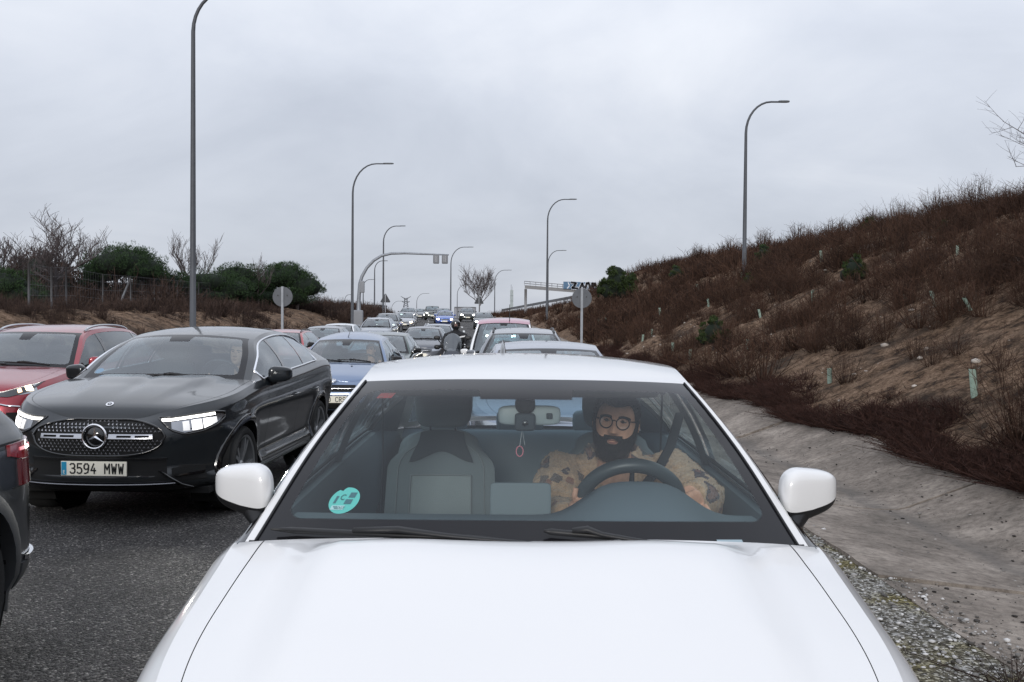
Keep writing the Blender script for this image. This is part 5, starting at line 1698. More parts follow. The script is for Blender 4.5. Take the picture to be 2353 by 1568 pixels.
def traffic(name, label, x, y, spec, color, rz=0., lod=1, lights='off', metal=.4, interior=True, rails=None, plate='', group='cars queuing on the motorway', ws=None, mirror_mat=None, sz=1.0, roof=None, cat='car', **kw):
    sp = dict(spec); sp.update(kw)
    fr = {q: sp.pop(q) for q in ('hz', 'lampmat', 'plate_z', 'grille') if q in sp}
    lm = sp.pop('lining_col', None)
    nm = 'paint_%02x%02x%02x' % tuple(int(255 * min(1, q) ** .45) for q in color)
    c = Car(name, label, (x, y, float(road_z(y + 2))), rz, group=group, category=cat, lod=lod, paint=paint(nm, color, metal=metal), ws_mat=ws or WS, side_glass=SG, **sp)
    if roof: c.k['roof_mat'] = roof
    c.build_body(); c.build_hood(); c.build_cabin(); c.build_deck(); c.build_under(); c.build_wheels()
    yc = c.k['ycowl']; xm = c.fR(.32)
    c.mirror(yc + .30, c.top_at(yc)[1] + .085, (.19, .11, .135), mat=mirror_mat, x=c.top_at(yc + .3)[0] - .03, arm=.06)
    if interior: c.interior(); c.seats(yc + 1.1)
    if lod < 2: c.wipers()
    if rails: c.rails(rails, h=.03)
    simple_front(c, lights, plate, **fr)
    return c

dirx = lambda y: float((lane_x(y + 1) - lane_x(y)))
hd = lambda y: -math.atan(dirx(y)) * -1 * -1   # heading that follows the lane

def build_red_suv():
    c = traffic('red_suv', 'dark red SUV with silver roof rails and a lit headlight behind the dark coupe SUV', -6.42, 11.4, CUV, (.24, .010, .022), rz=math.radians(-1.5), lod=0, ds=.06, lights='none', interior=True,
                rails=simple('rail_silver', (.55, .56, .58), .3, metal=.8), plate='', windows=[('front_window', .12, 1.20), ('rear_window', 1.27, 1.95), ('quarter_window', 1.99, 2.28)],
                doors=[('front_door', 1.5, 2.5), ('rear_door', 2.51, 3.4)], rim=SILVER, group=None, hz=.84)
    c.seams([1.5, 2.505, 3.4]); c.handles([2.25, 3.15], .90); c.arches(GREYPLASTIC, .06)
    for s in (1, -1):
        zl = lambda a: float(np.interp(a, [.40, .62, .85, 1.16], [.79, .775, .83, .955])); zh = lambda a: float(np.interp(a, [.40, .62, .85, 1.05, 1.16], [.845, .88, .93, .975, .985]))
        h = c.patch('main_headlight', GLOSSBLACK, .40, 1.16, zl, zh, side=s, off=.010, na=16)
        c.patch('daylight_strip', LED, .42, 1.06, lambda a: zh(a) - .03, lambda a: zh(a) - .006, side=s, off=.018, parent=h, depth=.008)
        c.patch('lamp', LEDW, .84, .925, lambda a: .845, lambda a: .905, side=s, off=.017, parent=h, bulge=.012, depth=.01)
        c.patch('indicator', lit('indicator_glow', (1, .55, .2), 2.5), .74, .79, lambda a: zl(a) + .018, lambda a: zl(a) + .06, side=s, off=.016, parent=h)
        c.patch('bezel', LAMPBACK, .95, 1.09, lambda a: zl(a) + .02, lambda a: zh(a) - .045, side=s, off=.014, parent=h)
        c.patch('fog_recess', MATTE, .60, .88, .46, .60, side=s, off=.004)
        m = MB(); m.tube([Vector((s * p.x, p.y, p.z)) for p in (c.at(.5, .70, .012), c.at(.6, .68, .014), c.at(.75, .665, .012))], .012, 6); m.build('chrome_line', CHROME, c.root)
    return c
red_suv = build_red_suv()

def build_edge_suv():
    """the SUV whose rear left corner shows at the left edge; its front is beside the camera"""
    pnt = paint('slate_paint', (.016, .020, .024), metal=.25, dirt=.12)
    c = Car('edge_suv', 'dark SUV showing only its rear corner, red tail light and wheel', (-3.115, .80, 0), math.radians(3), group=None, lod=0, ds=.055, paint=pnt, ws_mat=WS, side_glass=SG,
            **{**CUV, 'L': 4.5, 'tailB': .50, 'pR': 4.2, 'rear_in': ([0, .08, .15, .30, .36, .42, .6, .85, 1.0], [.10, .03, .0, .005, .03, .045, .055, .07, .12]), 'ztop': ([0, .15, .4, .9, 1.3, 2.0, 3.0, 4.0, 4.5], [.82, .88, .93, 1.0, 1.05, 1.06, 1.08, 1.09, 1.07]),
               'yrear': 4.22, 'yf': .90, 'wb': 2.68, 'wheel_r': .36, 'tyre_w': .24, 'doors': [('front_door', 1.5, 2.5), ('rear_door', 2.51, 3.4)]})
    c.build_body(); c.build_hood(); c.build_cabin(); c.build_deck(); c.build_under(); c.build_wheels(); c.interior(); c.seats(2.4)
    c.mirror(1.6, 1.15, (.2, .12, .15), x=.86, arm=.06)
    c.arches(GREYPLASTIC, .075, off=.010)
    simple_front(c, 'off', '')
    A = c.atot
    for s in (1, -1):
        a0, a1 = c.a_of_y(3.93), A - .42
        t = c.patch('tail_lamp', REDLENS, a0, a1, lambda a: float(np.interp(a, [a0, a0 + .12, a1], [.945, .92, .88])), lambda a: float(np.interp(a, [a0, a1], [1.0, 1.02])), side=s, off=.012, na=16)
        c.patch('lower_lens', DARKRED, a0 + .10, a1, lambda a: .79, lambda a: float(np.interp(a, [a0, a0 + .12, a1], [.942, .917, .877])), side=s, off=.011, parent=t)
        c.patch('light_bar', lit('tail_glow', (1, .05, .08), .6), a0 + .1, a1 - .06, .962, .978, side=s, off=.016, parent=t, depth=.004)
        c.patch('bumper_trim', GREYPLASTIC, c.a_of_y(4.06), A - .02, lambda a: .27, lambda a: .40, side=s, off=.012)
        c.patch('chrome_strip', CHROME, c.a_of_y(4.12), A - .1, .405, .43, side=s, off=.020, depth=.02)
        c.patch('bumper_shut_line', MATTE, c.a_of_y(3.95), A - .45, .785, .790, side=s, off=.003)
        m = MB(); m.lathe([(.001, .0), (.012, .0), (.012, -.004)], 10, 'X', c=(s * c.at(c.a_of_y(4.16), .66).x, 4.17, .66)); m.build('parking_sensor', BLACK, c.root)
    c.seams([1.5, 2.505, 3.4])
    c.plate(0, .62, '', flip=True)
    return c
edge_suv = build_edge_suv()

def build_blue_hatch():
    blue = (.12, .175, .285)
    c = traffic('blue_hatchback', 'light blue old hatchback with a roof aerial and a driver, behind the dark coupe SUV', -3.05, 16.75, {**HATCH, 'centre': [(1.07, .975), (1.40, 1.19), (1.80, 1.375), (2.5, 1.505), (3.28, 1.44), (3.75, 1.19), (4.06, 1.0)]}, blue, lod=0, ds=.07, lights='none', plate=None, grille=False, group=None,
                ws=windscreen_mat('blue_car_windscreen', (.70, .80, .80), f0=.13, boost=1.15, mu=.03, mb=.03, mt=.075, rad=.09, shade=.8), mirror_mat=BLACK, rear_glass=glass('pale_back_glass', (.62, .74, .78)),
                doors=[('front_door', 1.4, 2.45), ('rear_door', 2.46, 3.3)])
    c.seams([1.4, 2.455, 3.3]); c.handles([2.2, 3.1], .80)
    h = .62
    for s in (1, -1):
        c.patch('main_headlight', LAMPBACK, .50, .98, lambda a: h - .06 + .05 * (a - .5), lambda a: h + .05 + .08 * (a - .5), side=s, off=.008)
        c.patch('corner_lamp', AMBER, 1.0, 1.08, h - .02, h + .075, side=s, off=.008)
        m = MB(); p = c.hood_pt(.85, s * .28); m.rbox((p[0], p[1], p[2] + .006), (.03, .02, .012), .002); m.build('washer_jet', BLACK, c.root)
    g = c.patch('front_grille', MATTE, -.42, .42, .52, .635, off=.006)
    for z in (.545, .575, .605):
        m = MB(); m.tube([c.at(a, z, .014) for a in np.linspace(-.40, .40, 12)], .006 if z != .575 else .010, 6); m.build('grille_bar', CHROME if z == .575 else BLACK, g)
    c.patch('bumper_band', simple('blue_plastic', (.06, .09, .16), .5), -.80, .80, .42, .47, off=.012)
    i = c.patch('bumper_intake', MATTE, -.55, .55, .23, .335, off=.006)
    for z in (.262, .30):
        m = MB(); m.tube([c.at(a, z, .010) for a in np.linspace(-.5, .5, 12)], .007, 6); m.build('intake_bar', BLACK, i)
    c.plate(.02, .395, '1840 CRS', off=.030, country=False, w=.52)
    # three-leaf emblem at the bonnet edge
    p = Vector(c.hood_pt(.15, 0)); nn = Vector((0, -.75, .66)); tx = Vector((1, 0, 0)); tz = Vector((0, .66, .75))
    m = MB()
    for k, (dx, ang, L) in enumerate(((-.030, .55, .05), (0, 0, .048), (.030, -.55, .05))):
        pts = []
        for t in np.linspace(0, 2 * PI, 15)[:-1]:
            a, b = .020 * math.cos(t), .026 * math.sin(t)
            pts.append(p + tx * (dx + a * math.cos(ang) - b * math.sin(ang)) + tz * (.004 + a * math.sin(ang) + b * math.cos(ang)) + nn * .012)
        m.add(pts, [tuple(range(14))])
    ring = [p + tx * .062 * math.cos(t) + tz * (.032 * math.sin(t) - .004) + nn * .012 for t in np.linspace(0, 2 * PI, 25)]
    m.tube(ring, .007, 6, cap=False); m.build('emblem', CHROME, c.root, smooth=False)
    m = MB(); q = c.T(1.10, -.04); m.tube([q, q + Vector((.012, .12, .10)), q + Vector((.03, .26, .21))], [.008, .004, .003], 6); m.build('aerial', BLACK, c.root)
    return c
blue_hatch = build_blue_hatch()

def place(px, y, w=0): return px2x(px, y)
RAIL_S = simple('rail_silver', (.55, .56, .58), .3, metal=.8)
RAIL_B = simple('rail_black', (.03, .03, .032), .4)
def build_queue():
    T = traffic
    # right-hand lane, behind the white car
    T('silver_car', 'pale blue-grey saloon whose roof shows just over the white roof', .45, 9.6, HATCH, (.20, .225, .29), rz=.02, rear_glass=glass('pale_back_glass', (.62, .74, .78)), group=None)
    c = T('grey_suv', 'grey SUV with black roof rails two cars behind the white car', .22, 16.9, CUV, (.16, .17, .19), rails=RAIL_B, rear_glass=glass('pale_back_glass', (.62, .74, .78)), ws=windscreen_mat('clear_windscreen', (.80, .90, .88), f0=.10, **GW), group=None)
    pink = simple('red_roof', (.36, .09, .15), .3, coat=1.0)
    c = T('white_red_car', 'white small car with a red roof and a front aerial in the right-hand lane', -.20, 22.2, {**HATCH, 'L': 3.8, 'hs': 1.35}, (.78, .78, .78), metal=0, roof=pink, group=None,
          rail=[(.73, 1.46, 1.22), (.63, 1.74, 1.47), (.63, 2.4, 1.55), (.60, 3.05, 1.50), (.64, 3.4, 1.25)], centre=[(1.07, .985), (1.32, 1.24), (1.60, 1.50), (2.4, 1.59), (3.08, 1.54), (3.44, 1.26), (3.62, 1.0)], yrear=3.55, wb=2.35,
          ws=windscreen_mat('pink_shade_windscreen', (.42, .50, .52), f0=.16, boost=1.2, mu=.05, mb=.06, mt=.03, rad=.05, patch=(.10, .06)))
    m = MB(); q = c.T(1.10, .22); m.tube([q, q + Vector((.0, .06, .20)), q + Vector((.0, .12, .40))], [.012, .009, .007], 6); m.build('aerial', BLACK, c.root)
    T('small_white_car', 'white car in the right-hand lane behind the red-roofed one', place(1151, 50), 49, CUV, (.75, .75, .76), metal=0, lod=2, lights='on', group=None)
    T('green_hatchback', 'dark green-grey hatchback with headlights on, right-hand lane by the brown slope', place(1113, 84), 83, HATCH, (.05, .065, .068), lod=2, lights='on', ws=WSD, rz=.05, sz=1, group=None)
    T('far_black_suv', 'black SUV with white headlights and a pale plate, farthest in the right-hand lane', place(1076, 112), 110, CUV, (.02, .025, .022), lod=2, lights='on', ws=WSD, rz=.07, group=None)
    # middle lane
    T('dark_green_car', 'dark green estate half hidden behind the light blue hatchback', -3.25, 22.9, HATCH, (.04, .065, .06), lod=1, lights='on', lampmat=LEDW, mirror_mat=GLOSSBLACK, group=None)
    T('charcoal_saloon', 'charcoal saloon with a broad bonnet just left of the motorcyclist', -3.30, 35.4, HATCH, (.07, .075, .09), lod=1, lights='none', group=None, W=.90)
    T('silver_estate', 'silver-grey car with roof rails behind the charcoal saloon', place(1000, 43), 42.3, {**HATCH}, (.22, .24, .28), lod=2, rails=RAIL_S, lights='none', group=None)
    T('bright_blue_car', 'bright blue car with warm headlights far back in the middle lane', place(1023, 93), 92, HATCH, (.05, .12, .42), lod=2, lights='on', lampmat=LEDW, ws=WSD, rz=.05, group=None)
    T('far_dark_car', 'dark car right behind the bright blue one', place(1020, 104), 102, CUV, (.05, .06, .08), lod=2, lights='off', ws=WSD, rz=.06, group=None)
    T('big_headlight_suv', 'dark off-roader with glaring headlights and a light bar far back left of the blue car', place(996, 122), 120, VAN, (.09, .10, .09), lod=2, lights='on', ws=WSD, rz=.08, W=.96, group=None, lampmat=lit('glare', (1, .97, .85), 14))
    T('pale_far_car', 'pale car with one bright lamp at the end of the visible queue', place(985, 138), 136, HATCH, (.3, .32, .3), lod=2, lights='on', ws=WSD, rz=.09, group=None, lampmat=lit('glare', (1, .97, .85), 14))
    # left-hand lane
    T('small_red_suv', 'bright red SUV with dark roof rails left of the light blue hatchback', -6.55, 26.0, {**CUV, 'lift': -.08, 'hs': .88}, (.33, .02, .025), lod=1, rails=RAIL_B, mirror_mat=BLACK, lights='none', rz=-.0, group=None)
    T('slate_car', 'slate grey car behind the bright red SUV', place(742, 36.5), 34.8, HATCH, (.13, .14, .16), lod=1, lights='none', group=None)
    T('white_saloon', 'white saloon in the left-hand lane behind the slate grey car', place(775, 43), 41.5, HATCH, (.72, .73, .74), metal=0, lod=1, lights='none', group=None)
    T('silver_suv', 'silver SUV with roof rails in the left-hand lane under the tall lamp post', place(862, 53), 52, CUV, (.26, .28, .31), lod=1, rails=RAIL_S, lights='none', group=None)
    T('dark_crossover', 'dark grey crossover with one bright headlight behind the silver SUV', place(890, 69), 67.5, CUV, (.05, .055, .06), lod=2, lights='on', ws=WSD, rz=.03, group=None)
    T('silver_hatchback', 'silver hatchback with a warm round headlight peeping out right of the dark crossover', place(931, 81), 79.5, HATCH, (.3, .31, .33), lod=2, lights='on', lampmat=LEDW, ws=WSD, rz=.04, group=None)
    T('far_grey_suv', 'grey SUV with tall bonnet and lit lamps far back in the left-hand lane', place(940, 108), 106, CUV, (.16, .17, .18), lod=2, lights='on', ws=WSD, rz=.06, group=None, W=.96)
    T('far_small_car', 'small dark car beyond the grey SUV in the left-hand lane', place(966, 128), 127, HATCH, (.1, .11, .12), lod=2, lights='on', ws=WSD, rz=.08, group=None)
build_queue()
# ================================================================ people
def hair_mat(name, c):
    return simple(name, c, .55, spec=.35, var=.35, vscale=60, bump=.6, bscale=260)
SKIN = simple('skin', (.60, .335, .235), .55, spec=.25, var=.16, vscale=45, bump=.12, bscale=400)
LIP = simple('lips', (.30, .13, .11), .45)
EYEWHITE = simple('eye_white', (.30, .26, .24), .3); IRIS = simple('iris', (.03, .018, .012), .15)
HAIR = hair_mat('dark_hair', (.018, .015, .014)); BEARD = hair_mat('dark_beard', (.020, .016, .014))

def fleece_mat():
    """tan fleece with woven motifs in navy, maroon and rust"""
    m = bpy.data.materials.new('patterned_fleece'); nt, N, L = nodes_of(m)
    b = N['Principled BSDF']; b.inputs['Roughness'].default_value = 1.0; b.inputs['Specular IOR Level'].default_value = 0.05
    b.inputs['Sheen Weight'].default_value = 0.4
    tc = N.new('ShaderNodeTexCoord')
    def math_(op, a, bb=None, c=None):
        n = N.new('ShaderNodeMath'); n.operation = op
        for i, q in enumerate((a, bb, c)):
            if q is None: continue
            if isinstance(q, (int, float)): n.inputs[i].default_value = q
            else: L.new(q, n.inputs[i])
        return n.outputs[0]
    base = N.new('ShaderNodeTexNoise'); base.inputs['Scale'].default_value = 70; base.inputs['Detail'].default_value = 5; L.new(tc.outputs['Object'], base.inputs['Vector'])
    bc = N.new('ShaderNodeValToRGB'); L.new(base.outputs['Fac'], bc.inputs[0])
    e = bc.color_ramp.elements; e[0].position = .3; e[0].color = (.38, .24, .15, 1); e[1].position = .7; e[1].color = (.60, .41, .27, 1)
    col_ = bc.outputs[0]
    wob = N.new('ShaderNodeTexNoise'); wob.inputs['Scale'].default_value = 28; wob.inputs['Detail'].default_value = 3; L.new(tc.outputs['Object'], wob.inputs['Vector'])
    # diamond cells: L1 distance voronoi; only some cells carry a motif
    def motif(scale, off, thr, size, color, inner=None):
        nonlocal col_
        mp = N.new('ShaderNodeMapping'); mp.inputs['Location'].default_value = off; mp.inputs['Scale'].default_value = (1, .75, 1.25); mp.inputs['Rotation'].default_value = (0, .35, 0)
        L.new(tc.outputs['Object'], mp.inputs['Vector'])
        v = N.new('ShaderNodeTexVoronoi'); v.distance = 'MANHATTAN'; v.inputs['Scale'].default_value = scale; v.inputs['Randomness'].default_value = .85
        L.new(mp.outputs[0], v.inputs['Vector'])
        sp = N.new('ShaderNodeSeparateXYZ'); L.new(v.outputs['Color'], sp.inputs[0])
        on = math_('GREATER_THAN', sp.outputs[0], thr)
        d = math_('ADD', v.outputs['Distance'], math_('MULTIPLY', math_('SUBTRACT', wob.outputs['Fac'], .5), .35))
        f = math_('MULTIPLY', math_('LESS_THAN', d, size), on)
        if inner: f = math_('MULTIPLY', f, math_('GREATER_THAN', d, inner))
        f = math_('MULTIPLY', f, .78)
        mx = N.new('ShaderNodeMix'); mx.data_type = 'RGBA'; L.new(f, mx.inputs[0]); L.new(col_, mx.inputs[6]); mx.inputs[7].default_value = (*color, 1); col_ = mx.outputs[2]
    motif(8.5, (.3, .2, .55), .15, .52, (.12, .035, .040))
    motif(8.5, (.3, .2, .55), .15, .52, (.028, .028, .045), inner=.37)
    motif(12, (.9, .6, .1), .40, .44, (.025, .025, .042))
    motif(16, (.1, .9, .8), .5, .42, (.20, .06, .045))
    L.new(col_, b.inputs['Base Color'])
    n = N.new('ShaderNodeTexNoise'); n.inputs['Scale'].default_value = 160; n.inputs['Detail'].default_value = 4; L.new(tc.outputs['Object'], n.inputs['Vector'])
    bp = N.new('ShaderNodeBump'); bp.inputs['Strength'].default_value = .9; bp.inputs['Distance'].default_value = .012
    L.new(n.outputs['Fac'], bp.inputs['Height']); L.new(bp.outputs[0], b.inputs['Normal'])
    return m
FLEECE = fleece_mat()

def remeshed(m, name, mat, parent, voxel, smooth_it=3, noise_amp=0.0, noise_s=20.0):
    """union of overlapping closed shapes into one continuous skin"""
    tmp = m.build(name, mat, None, fixn=True)
    md = tmp.modifiers.new('r', 'REMESH'); md.mode = 'VOXEL'; md.voxel_size = voxel
    if smooth_it:
        s = tmp.modifiers.new('s', 'SMOOTH'); s.iterations = smooth_it; s.factor = .5
    bpy.context.view_layer.update()
    dg = bpy.context.evaluated_depsgraph_get()
    me = bpy.data.meshes.new_from_object(tmp.evaluated_get(dg)); me.name = name
    old = tmp.data; bpy.data.objects.remove(tmp); bpy.data.meshes.remove(old)
    if noise_amp:
        co = np.empty(len(me.vertices) * 3); me.vertices.foreach_get('co', co); co = co.reshape(-1, 3)
        no = np.empty(len(me.vertices) * 3); me.vertices.foreach_get('normal', no); no = no.reshape(-1, 3)
        d = np.array([mnoise.fractal(Vector(p) * noise_s, 1.0, 2.0, 3) for p in co])
        co += no * (d * noise_amp)[:, None]; me.vertices.foreach_set('co', co.ravel())
    me.polygons.foreach_set('use_smooth', [True] * len(me.polygons)); me.update()
    me.materials.clear(); me.materials.append(mat)
    o = bpy.data.objects.new(name, me); col.objects.link(o); o.parent = parent
    return o

W_ = pchip([-.130, -.118, -.10, -.08, -.04, 0, .04, .075, .10, .115, .122], [.012, .034, .052, .066, .0765, .080, .081, .074, .056, .030, .0])
F_ = pchip([-.130, -.118, -.10, -.08, -.05, 0, .03, .06, .09, .11, .122], [.052, .078, .088, .092, .094, .094, .097, .093, .076, .045, .0])
B_ = pchip([-.130, -.118, -.10, -.08, -.04, 0, .05, .08, .105, .122], [-.03, -.01, .01, .03, .068, .095, .103, .095, .06, .0])

def head_pt(t, z, off=0.0):
    """t: angle round the head, 0 = front (-y)"""
    w, f, b = float(W_(z)), float(F_(z)), float(B_(z))
    s, c = math.sin(t), math.cos(t)
    p = 2.35
    x = w * math.copysign(abs(s) ** (2 / p), s)
    y = -(f if c > 0 else b) * math.copysign(abs(c) ** (2 / p), c)
    if c > 0:
        g = lambda cx, cz, sx, sz: math.exp(-((x - cx) / sx) ** 2 - ((z - cz) / sz) ** 2)
        # nose
        a = sm(.022, -.030, z) * sm(-.050, -.036, z)
        y -= .034 * a * math.exp(-(x / (.0095 + .006 * sm(.0, -.035, z))) ** 2)
        y -= .009 * (g(.013, -.036, .007, .008) + g(-.013, -.036, .007, .008))
        for sgn in (1, -1):
            y += .0135 * g(sgn * .031, .008, .017, .011)
            y -= .005 * g(sgn * .032, .030, .022, .007)
            y -= .006 * g(sgn * .046, -.022, .018, .018)
        y -= .004 * g(0, -.058, .020, .008) + .0065 * g(0, -.0655, .021, .0042) + .0075 * g(0, -.0755, .018, .0045)
        y += .005 * g(0, -.0705, .022, .0022) + .004 * g(0, -.087, .018, .006)
        y -= .007 * g(0, -.108, .02, .012)
    l = math.hypot(x, y) or 1
    up = off * sm(.085, .12, z)
    zz = z if z < .02 else .02 + (z - .02) * .80
    return Vector((x + off * x / l, y + off * y / l, zz + up))

def make_driver(name, label, loc, jacket_mat, group=None, hands=True, tiltz=.0):
    root = empty(name, loc); tag(root, label, 'person', group)
    H = Vector((-.008, -.13, .668))           # head centre above the seat reference
    RH = Euler((math.radians(-3), math.radians(6), math.radians(-10)), 'XYZ').to_matrix()
    hp = lambda v: H + RH @ Vector(v)
    # ---------------- body: head, neck, trunk, arms and hands in one skin
    m = MB()
    zs = np.concatenate([[-.130], np.linspace(-.126, .118, 75), [.122]]); ts = np.linspace(-PI, PI, 73)[:-1]
    P = [[hp(head_pt(t, z)) for t in ts] for z in zs]
    m.grid(P, closed_v=True); o = len(m.v)
    m.f.append(tuple(range(72))); m.mi.append(0)
    for s in (1, -1):
        m.rbox(hp((s * .084, .012, -.005)), (.014, .034, .062), .01, p=2.4, nu=14, nv=11, M=RH @ Matrix.Rotation(s * .35, 3, 'Z'))
    m.tube([H + Vector((0, .03, -.06)), H + Vector((0, .05, -.16)), H + Vector((0, .09, -.30))], [.062, .066, .085], 16)
    m.rbox((.0, .06, .17), (.40, .22, .56), .1, p=2.8, nu=24, nv=15)
    S = {1: ((.215, .02, .445), (.325, -.25, .355), (.205, -.525, .462)), -1: ((-.205, .02, .44), (-.262, -.22, .29), (-.205, -.49, .372))}
    for s in (1, -1):
        a, e, w = [Vector(q) for q in S[s]]
        m.tube([a, a.lerp(e, .5), e, e.lerp(w, .5), w], [.055, .05, .043, .038, .028], 12)
    def finger(pts, r): m.tube(pts, [r, r * 1.05, r * .95, r * .72][:len(pts)], 8)
    V = Vector
    # hand at image right: palm draped over the rim, fingers pointing down and outwards
    w = V(S[1][2])
    k = w + V((.028, -.030, -.045))
    m.rbox(w.lerp(k, .55), (.070, .034, .085), .02, p=3, M=Euler((.45, -.50, 0)).to_matrix())
    for i, (dx, ln, r) in enumerate(((-.030, .070, .0085), (-.010, .082, .009), (.010, .078, .0088), (.028, .060, .0078))):
        b0 = k + V((dx * .85, .0, -.004 + dx * .55))
        finger([b0, b0 + V((.016, -.012, -ln * .45)), b0 + V((.026, -.004, -ln * .78)), b0 + V((.030, .010, -ln))], r)
    th = w + V((-.035, -.006, -.02)); finger([th, th + V((-.016, -.020, -.012)), th + V((-.020, -.030, -.036))], .0095)
    # hand at image left: closed on the rim with the thumb standing up along it
    w = V(S[-1][2]); k = w + V((.020, -.035, .035))
    m.rbox(w.lerp(k, .6), (.05, .05, .08), .02, p=3, M=Euler((.5, .25, 0)).to_matrix())
    for i, (dz, ln) in enumerate(((.030, .052), (.010, .056), (-.010, .054), (-.028, .045))):
        b0 = k + V((-.008, -.012, dz)); finger([b0, b0 + V((.018, -.022, .002)), b0 + V((.044, -.012, .006)), b0 + V((.050, .012, .008))], .0088)
    th = k + V((-.004, -.012, .022)); finger([th, th + V((-.006, -.014, .024)), th + V((.0, -.014, .052))], .0105)
    body = remeshed(m, 'body', SKIN, root, .0036, 2)
    # ---------------- lips, eyes, brows
    def face_patch(name, mat, x0, x1, zlo, zhi, off, n=13, nz=6, par=root):
        q = MB(); P = []
        for i in range(n):
            x = x0 + (x1 - x0) * i / (n - 1); row = []
            for j in range(nz):
                z = zlo(x) + (zhi(x) - zlo(x)) * j / (nz - 1)
                w = float(W_(z)); t = math.asin(min(.999, abs(x) / w) ** (2.35 / 2)) * (1 if x >= 0 else -1)
                row.append(hp(head_pt(t, z, off)))
            P.append(row)
        q.grid(P); return q.build(name, mat, par)
    face_patch('lips', LIP, -.021, .021, lambda x: -.0795 + .009 * (x / .021) ** 2, lambda x: -.0635 - .0070 * (x / .021) ** 2, .0022)
    for s in (1, -1):
        face_patch('eyebrow', HAIR, s * .012, s * .056, lambda x: .0205 - .008 * ((abs(x) - .030) / .02) ** 2 * .6, lambda x: .0325 - .010 * ((abs(x) - .030) / .02) ** 2 * .55, .0045, nz=4)
        c = hp((s * .031, -.0765, .0075))
        e = MB(); e.rbox(c, (.0225, .0225, .0225), .01, p=2, nu=16, nv=11); eye = e.build('eye', EYEWHITE, root)
        ir = MB(); fwd = RH @ Vector((-.10, -1, .03)); fwd.normalize()
        ir.rbox(c + fwd * .0075, (.016, .015, .015), .004, p=2, nu=12, nv=9); ir.build('iris', IRIS, eye)
        lid = MB(); lid.grid([[c + RH @ Vector((.0128 * math.sin(a) * math.cos(b), -.0128 * math.cos(a) * math.cos(b), .0128 * math.sin(b))) for a in np.linspace(-1.3, 1.3, 11)] for b in np.linspace(.10, 1.2, 6)])
        lid.build('eyelid', SKIN, root)
        la = MB(); la.tube([c + RH @ Vector((.0134 * math.sin(a), -.0134 * math.cos(a), .0016 - .003 * abs(math.sin(a)))) for a in np.linspace(-1.15, 1.15, 9)], .0015, 5); la.build('eyelashes', HAIR, root)
        lid = MB(); lid.grid([[c + RH @ Vector((.0126 * math.sin(a) * math.cos(b), -.0126 * math.cos(a) * math.cos(b), .0126 * math.sin(b))) for a in np.linspace(-1.3, 1.3, 11)] for b in np.linspace(-1.2, -.30, 6)])
        lid.build('eyelid', SKIN, root)
    # ---------------- hair and beard: a shell plus short strands
    rg = np.random.default_rng(11)
    def shell(name, mat, mask, offf, strands, slen, down):
        q = MB(); zz = np.linspace(-.130, .1215, 84); tt = np.linspace(-PI, PI, 97)[:-1]
        M = [[mask(t, z) for t in tt] for z in zz]
        Pp = [[hp(head_pt(t, z, max(0.0, offf(t, z)) * min(1, max(0, M[i][j]) * 1.2) + (.0012 if M[i][j] > 0 else -.004))) for j, t in enumerate(tt)] for i, z in enumerate(zz)]
        q.grid(Pp, closed_v=True, keep=lambda i, j: M[i][j] > 0 or M[i + 1][j] > 0 or M[i][(j + 1) % 96] > 0)
        n = 0
        while n < strands:
            i = rg.integers(0, 84); j = rg.integers(0, 96)
            if M[i][j] <= .02: continue
            n += 1
            t, z = tt[j] + rg.uniform(-.03, .03), min(.121, zz[i] + rg.uniform(-.0015, .0015))
            p = hp(head_pt(t, z, offf(t, z) * min(1, M[i][j] * 1.2))); c = hp((0, .01, 0))
            d = (p - c).normalized() * .5 + Vector((0, -.1, down)) + Vector(rg.normal(0, .35, 3)); d.normalize()
            l = slen * rg.uniform(.5, 1.2); sd = d.cross(Vector((rg.normal(), rg.normal(), rg.normal()))).normalized() * .0011
            q.add([p - sd, p + sd, p + d * l], [(0, 1, 2)])
        self_clean(q); return q.build(name, mat, root)
    def self_clean(q): Car.clean(q)
    def beard_mask(t, z):
        a = abs(t); p = head_pt(t, z); x = abs(p.x)
        if math.cos(t) < -.05: return -1
        upper = -.040 - .016 * math.exp(-((a - .55) / .30) ** 2) + .065 * sm(1.0, 1.42, a)      # cheek line, up to the sideburns
        if a < .42: upper = -.0465                                                             # moustache below the nose
        v = (upper - z) / .012
        lip = ((x / .0215) ** 2 + ((z + .0715) / .0100) ** 2)
        if lip < 1: return -1
        if x < .006 and -.092 < z < -.083: v = min(v, .15)
        return min(v, (lip - 1) * 1.2)
    shell('beard', BEARD, beard_mask, lambda t, z: .0045 + .012 * sm(-.06, -.125, z) + .004 * (fnoise(t * 3, z * 60, 1.0, 2.0)), 5200, .013, -.75)
    bd = MB(); bd.rbox(H + RH @ Vector((0, -.048, -.110)), (.122, .100, .080), .02, p=2.4, nu=22, nv=13, M=RH)
    bd.build('beard', BEARD, root); bd = MB()
    for _ in range(2600):
        v = Vector(rg.normal(0, 1, 3)).normalized(); p = H + RH @ (Vector((0, -.048, -.110)) + Vector((v.x * .060, v.y * .049, v.z * .040)))
        d = (RH @ v) * .5 + Vector((0, -.1, -.7)) + Vector(rg.normal(0, .3, 3)); d.normalize(); sd = d.cross(Vector(rg.normal(0, 1, 3))).normalized() * .0012
        bd.add([p - sd, p + sd, p + d * rg.uniform(.008, .018)], [(0, 1, 2)])
    bd.build('beard_strands', hair_mat('beard_tips', (.055, .042, .034)), root)
    def hair_mask(t, z):
        a = abs(t)
        line = .075 - .006 * math.cos(t * 5) + .0 if a < .75 else .075 - .075 * sm(.75, 1.25, a)
        if a > 1.25: line = .0 - .065 * sm(1.55, 2.3, a)
        if 1.40 < a < 1.85 and z < .03: return -1
        return (z - line) / .014
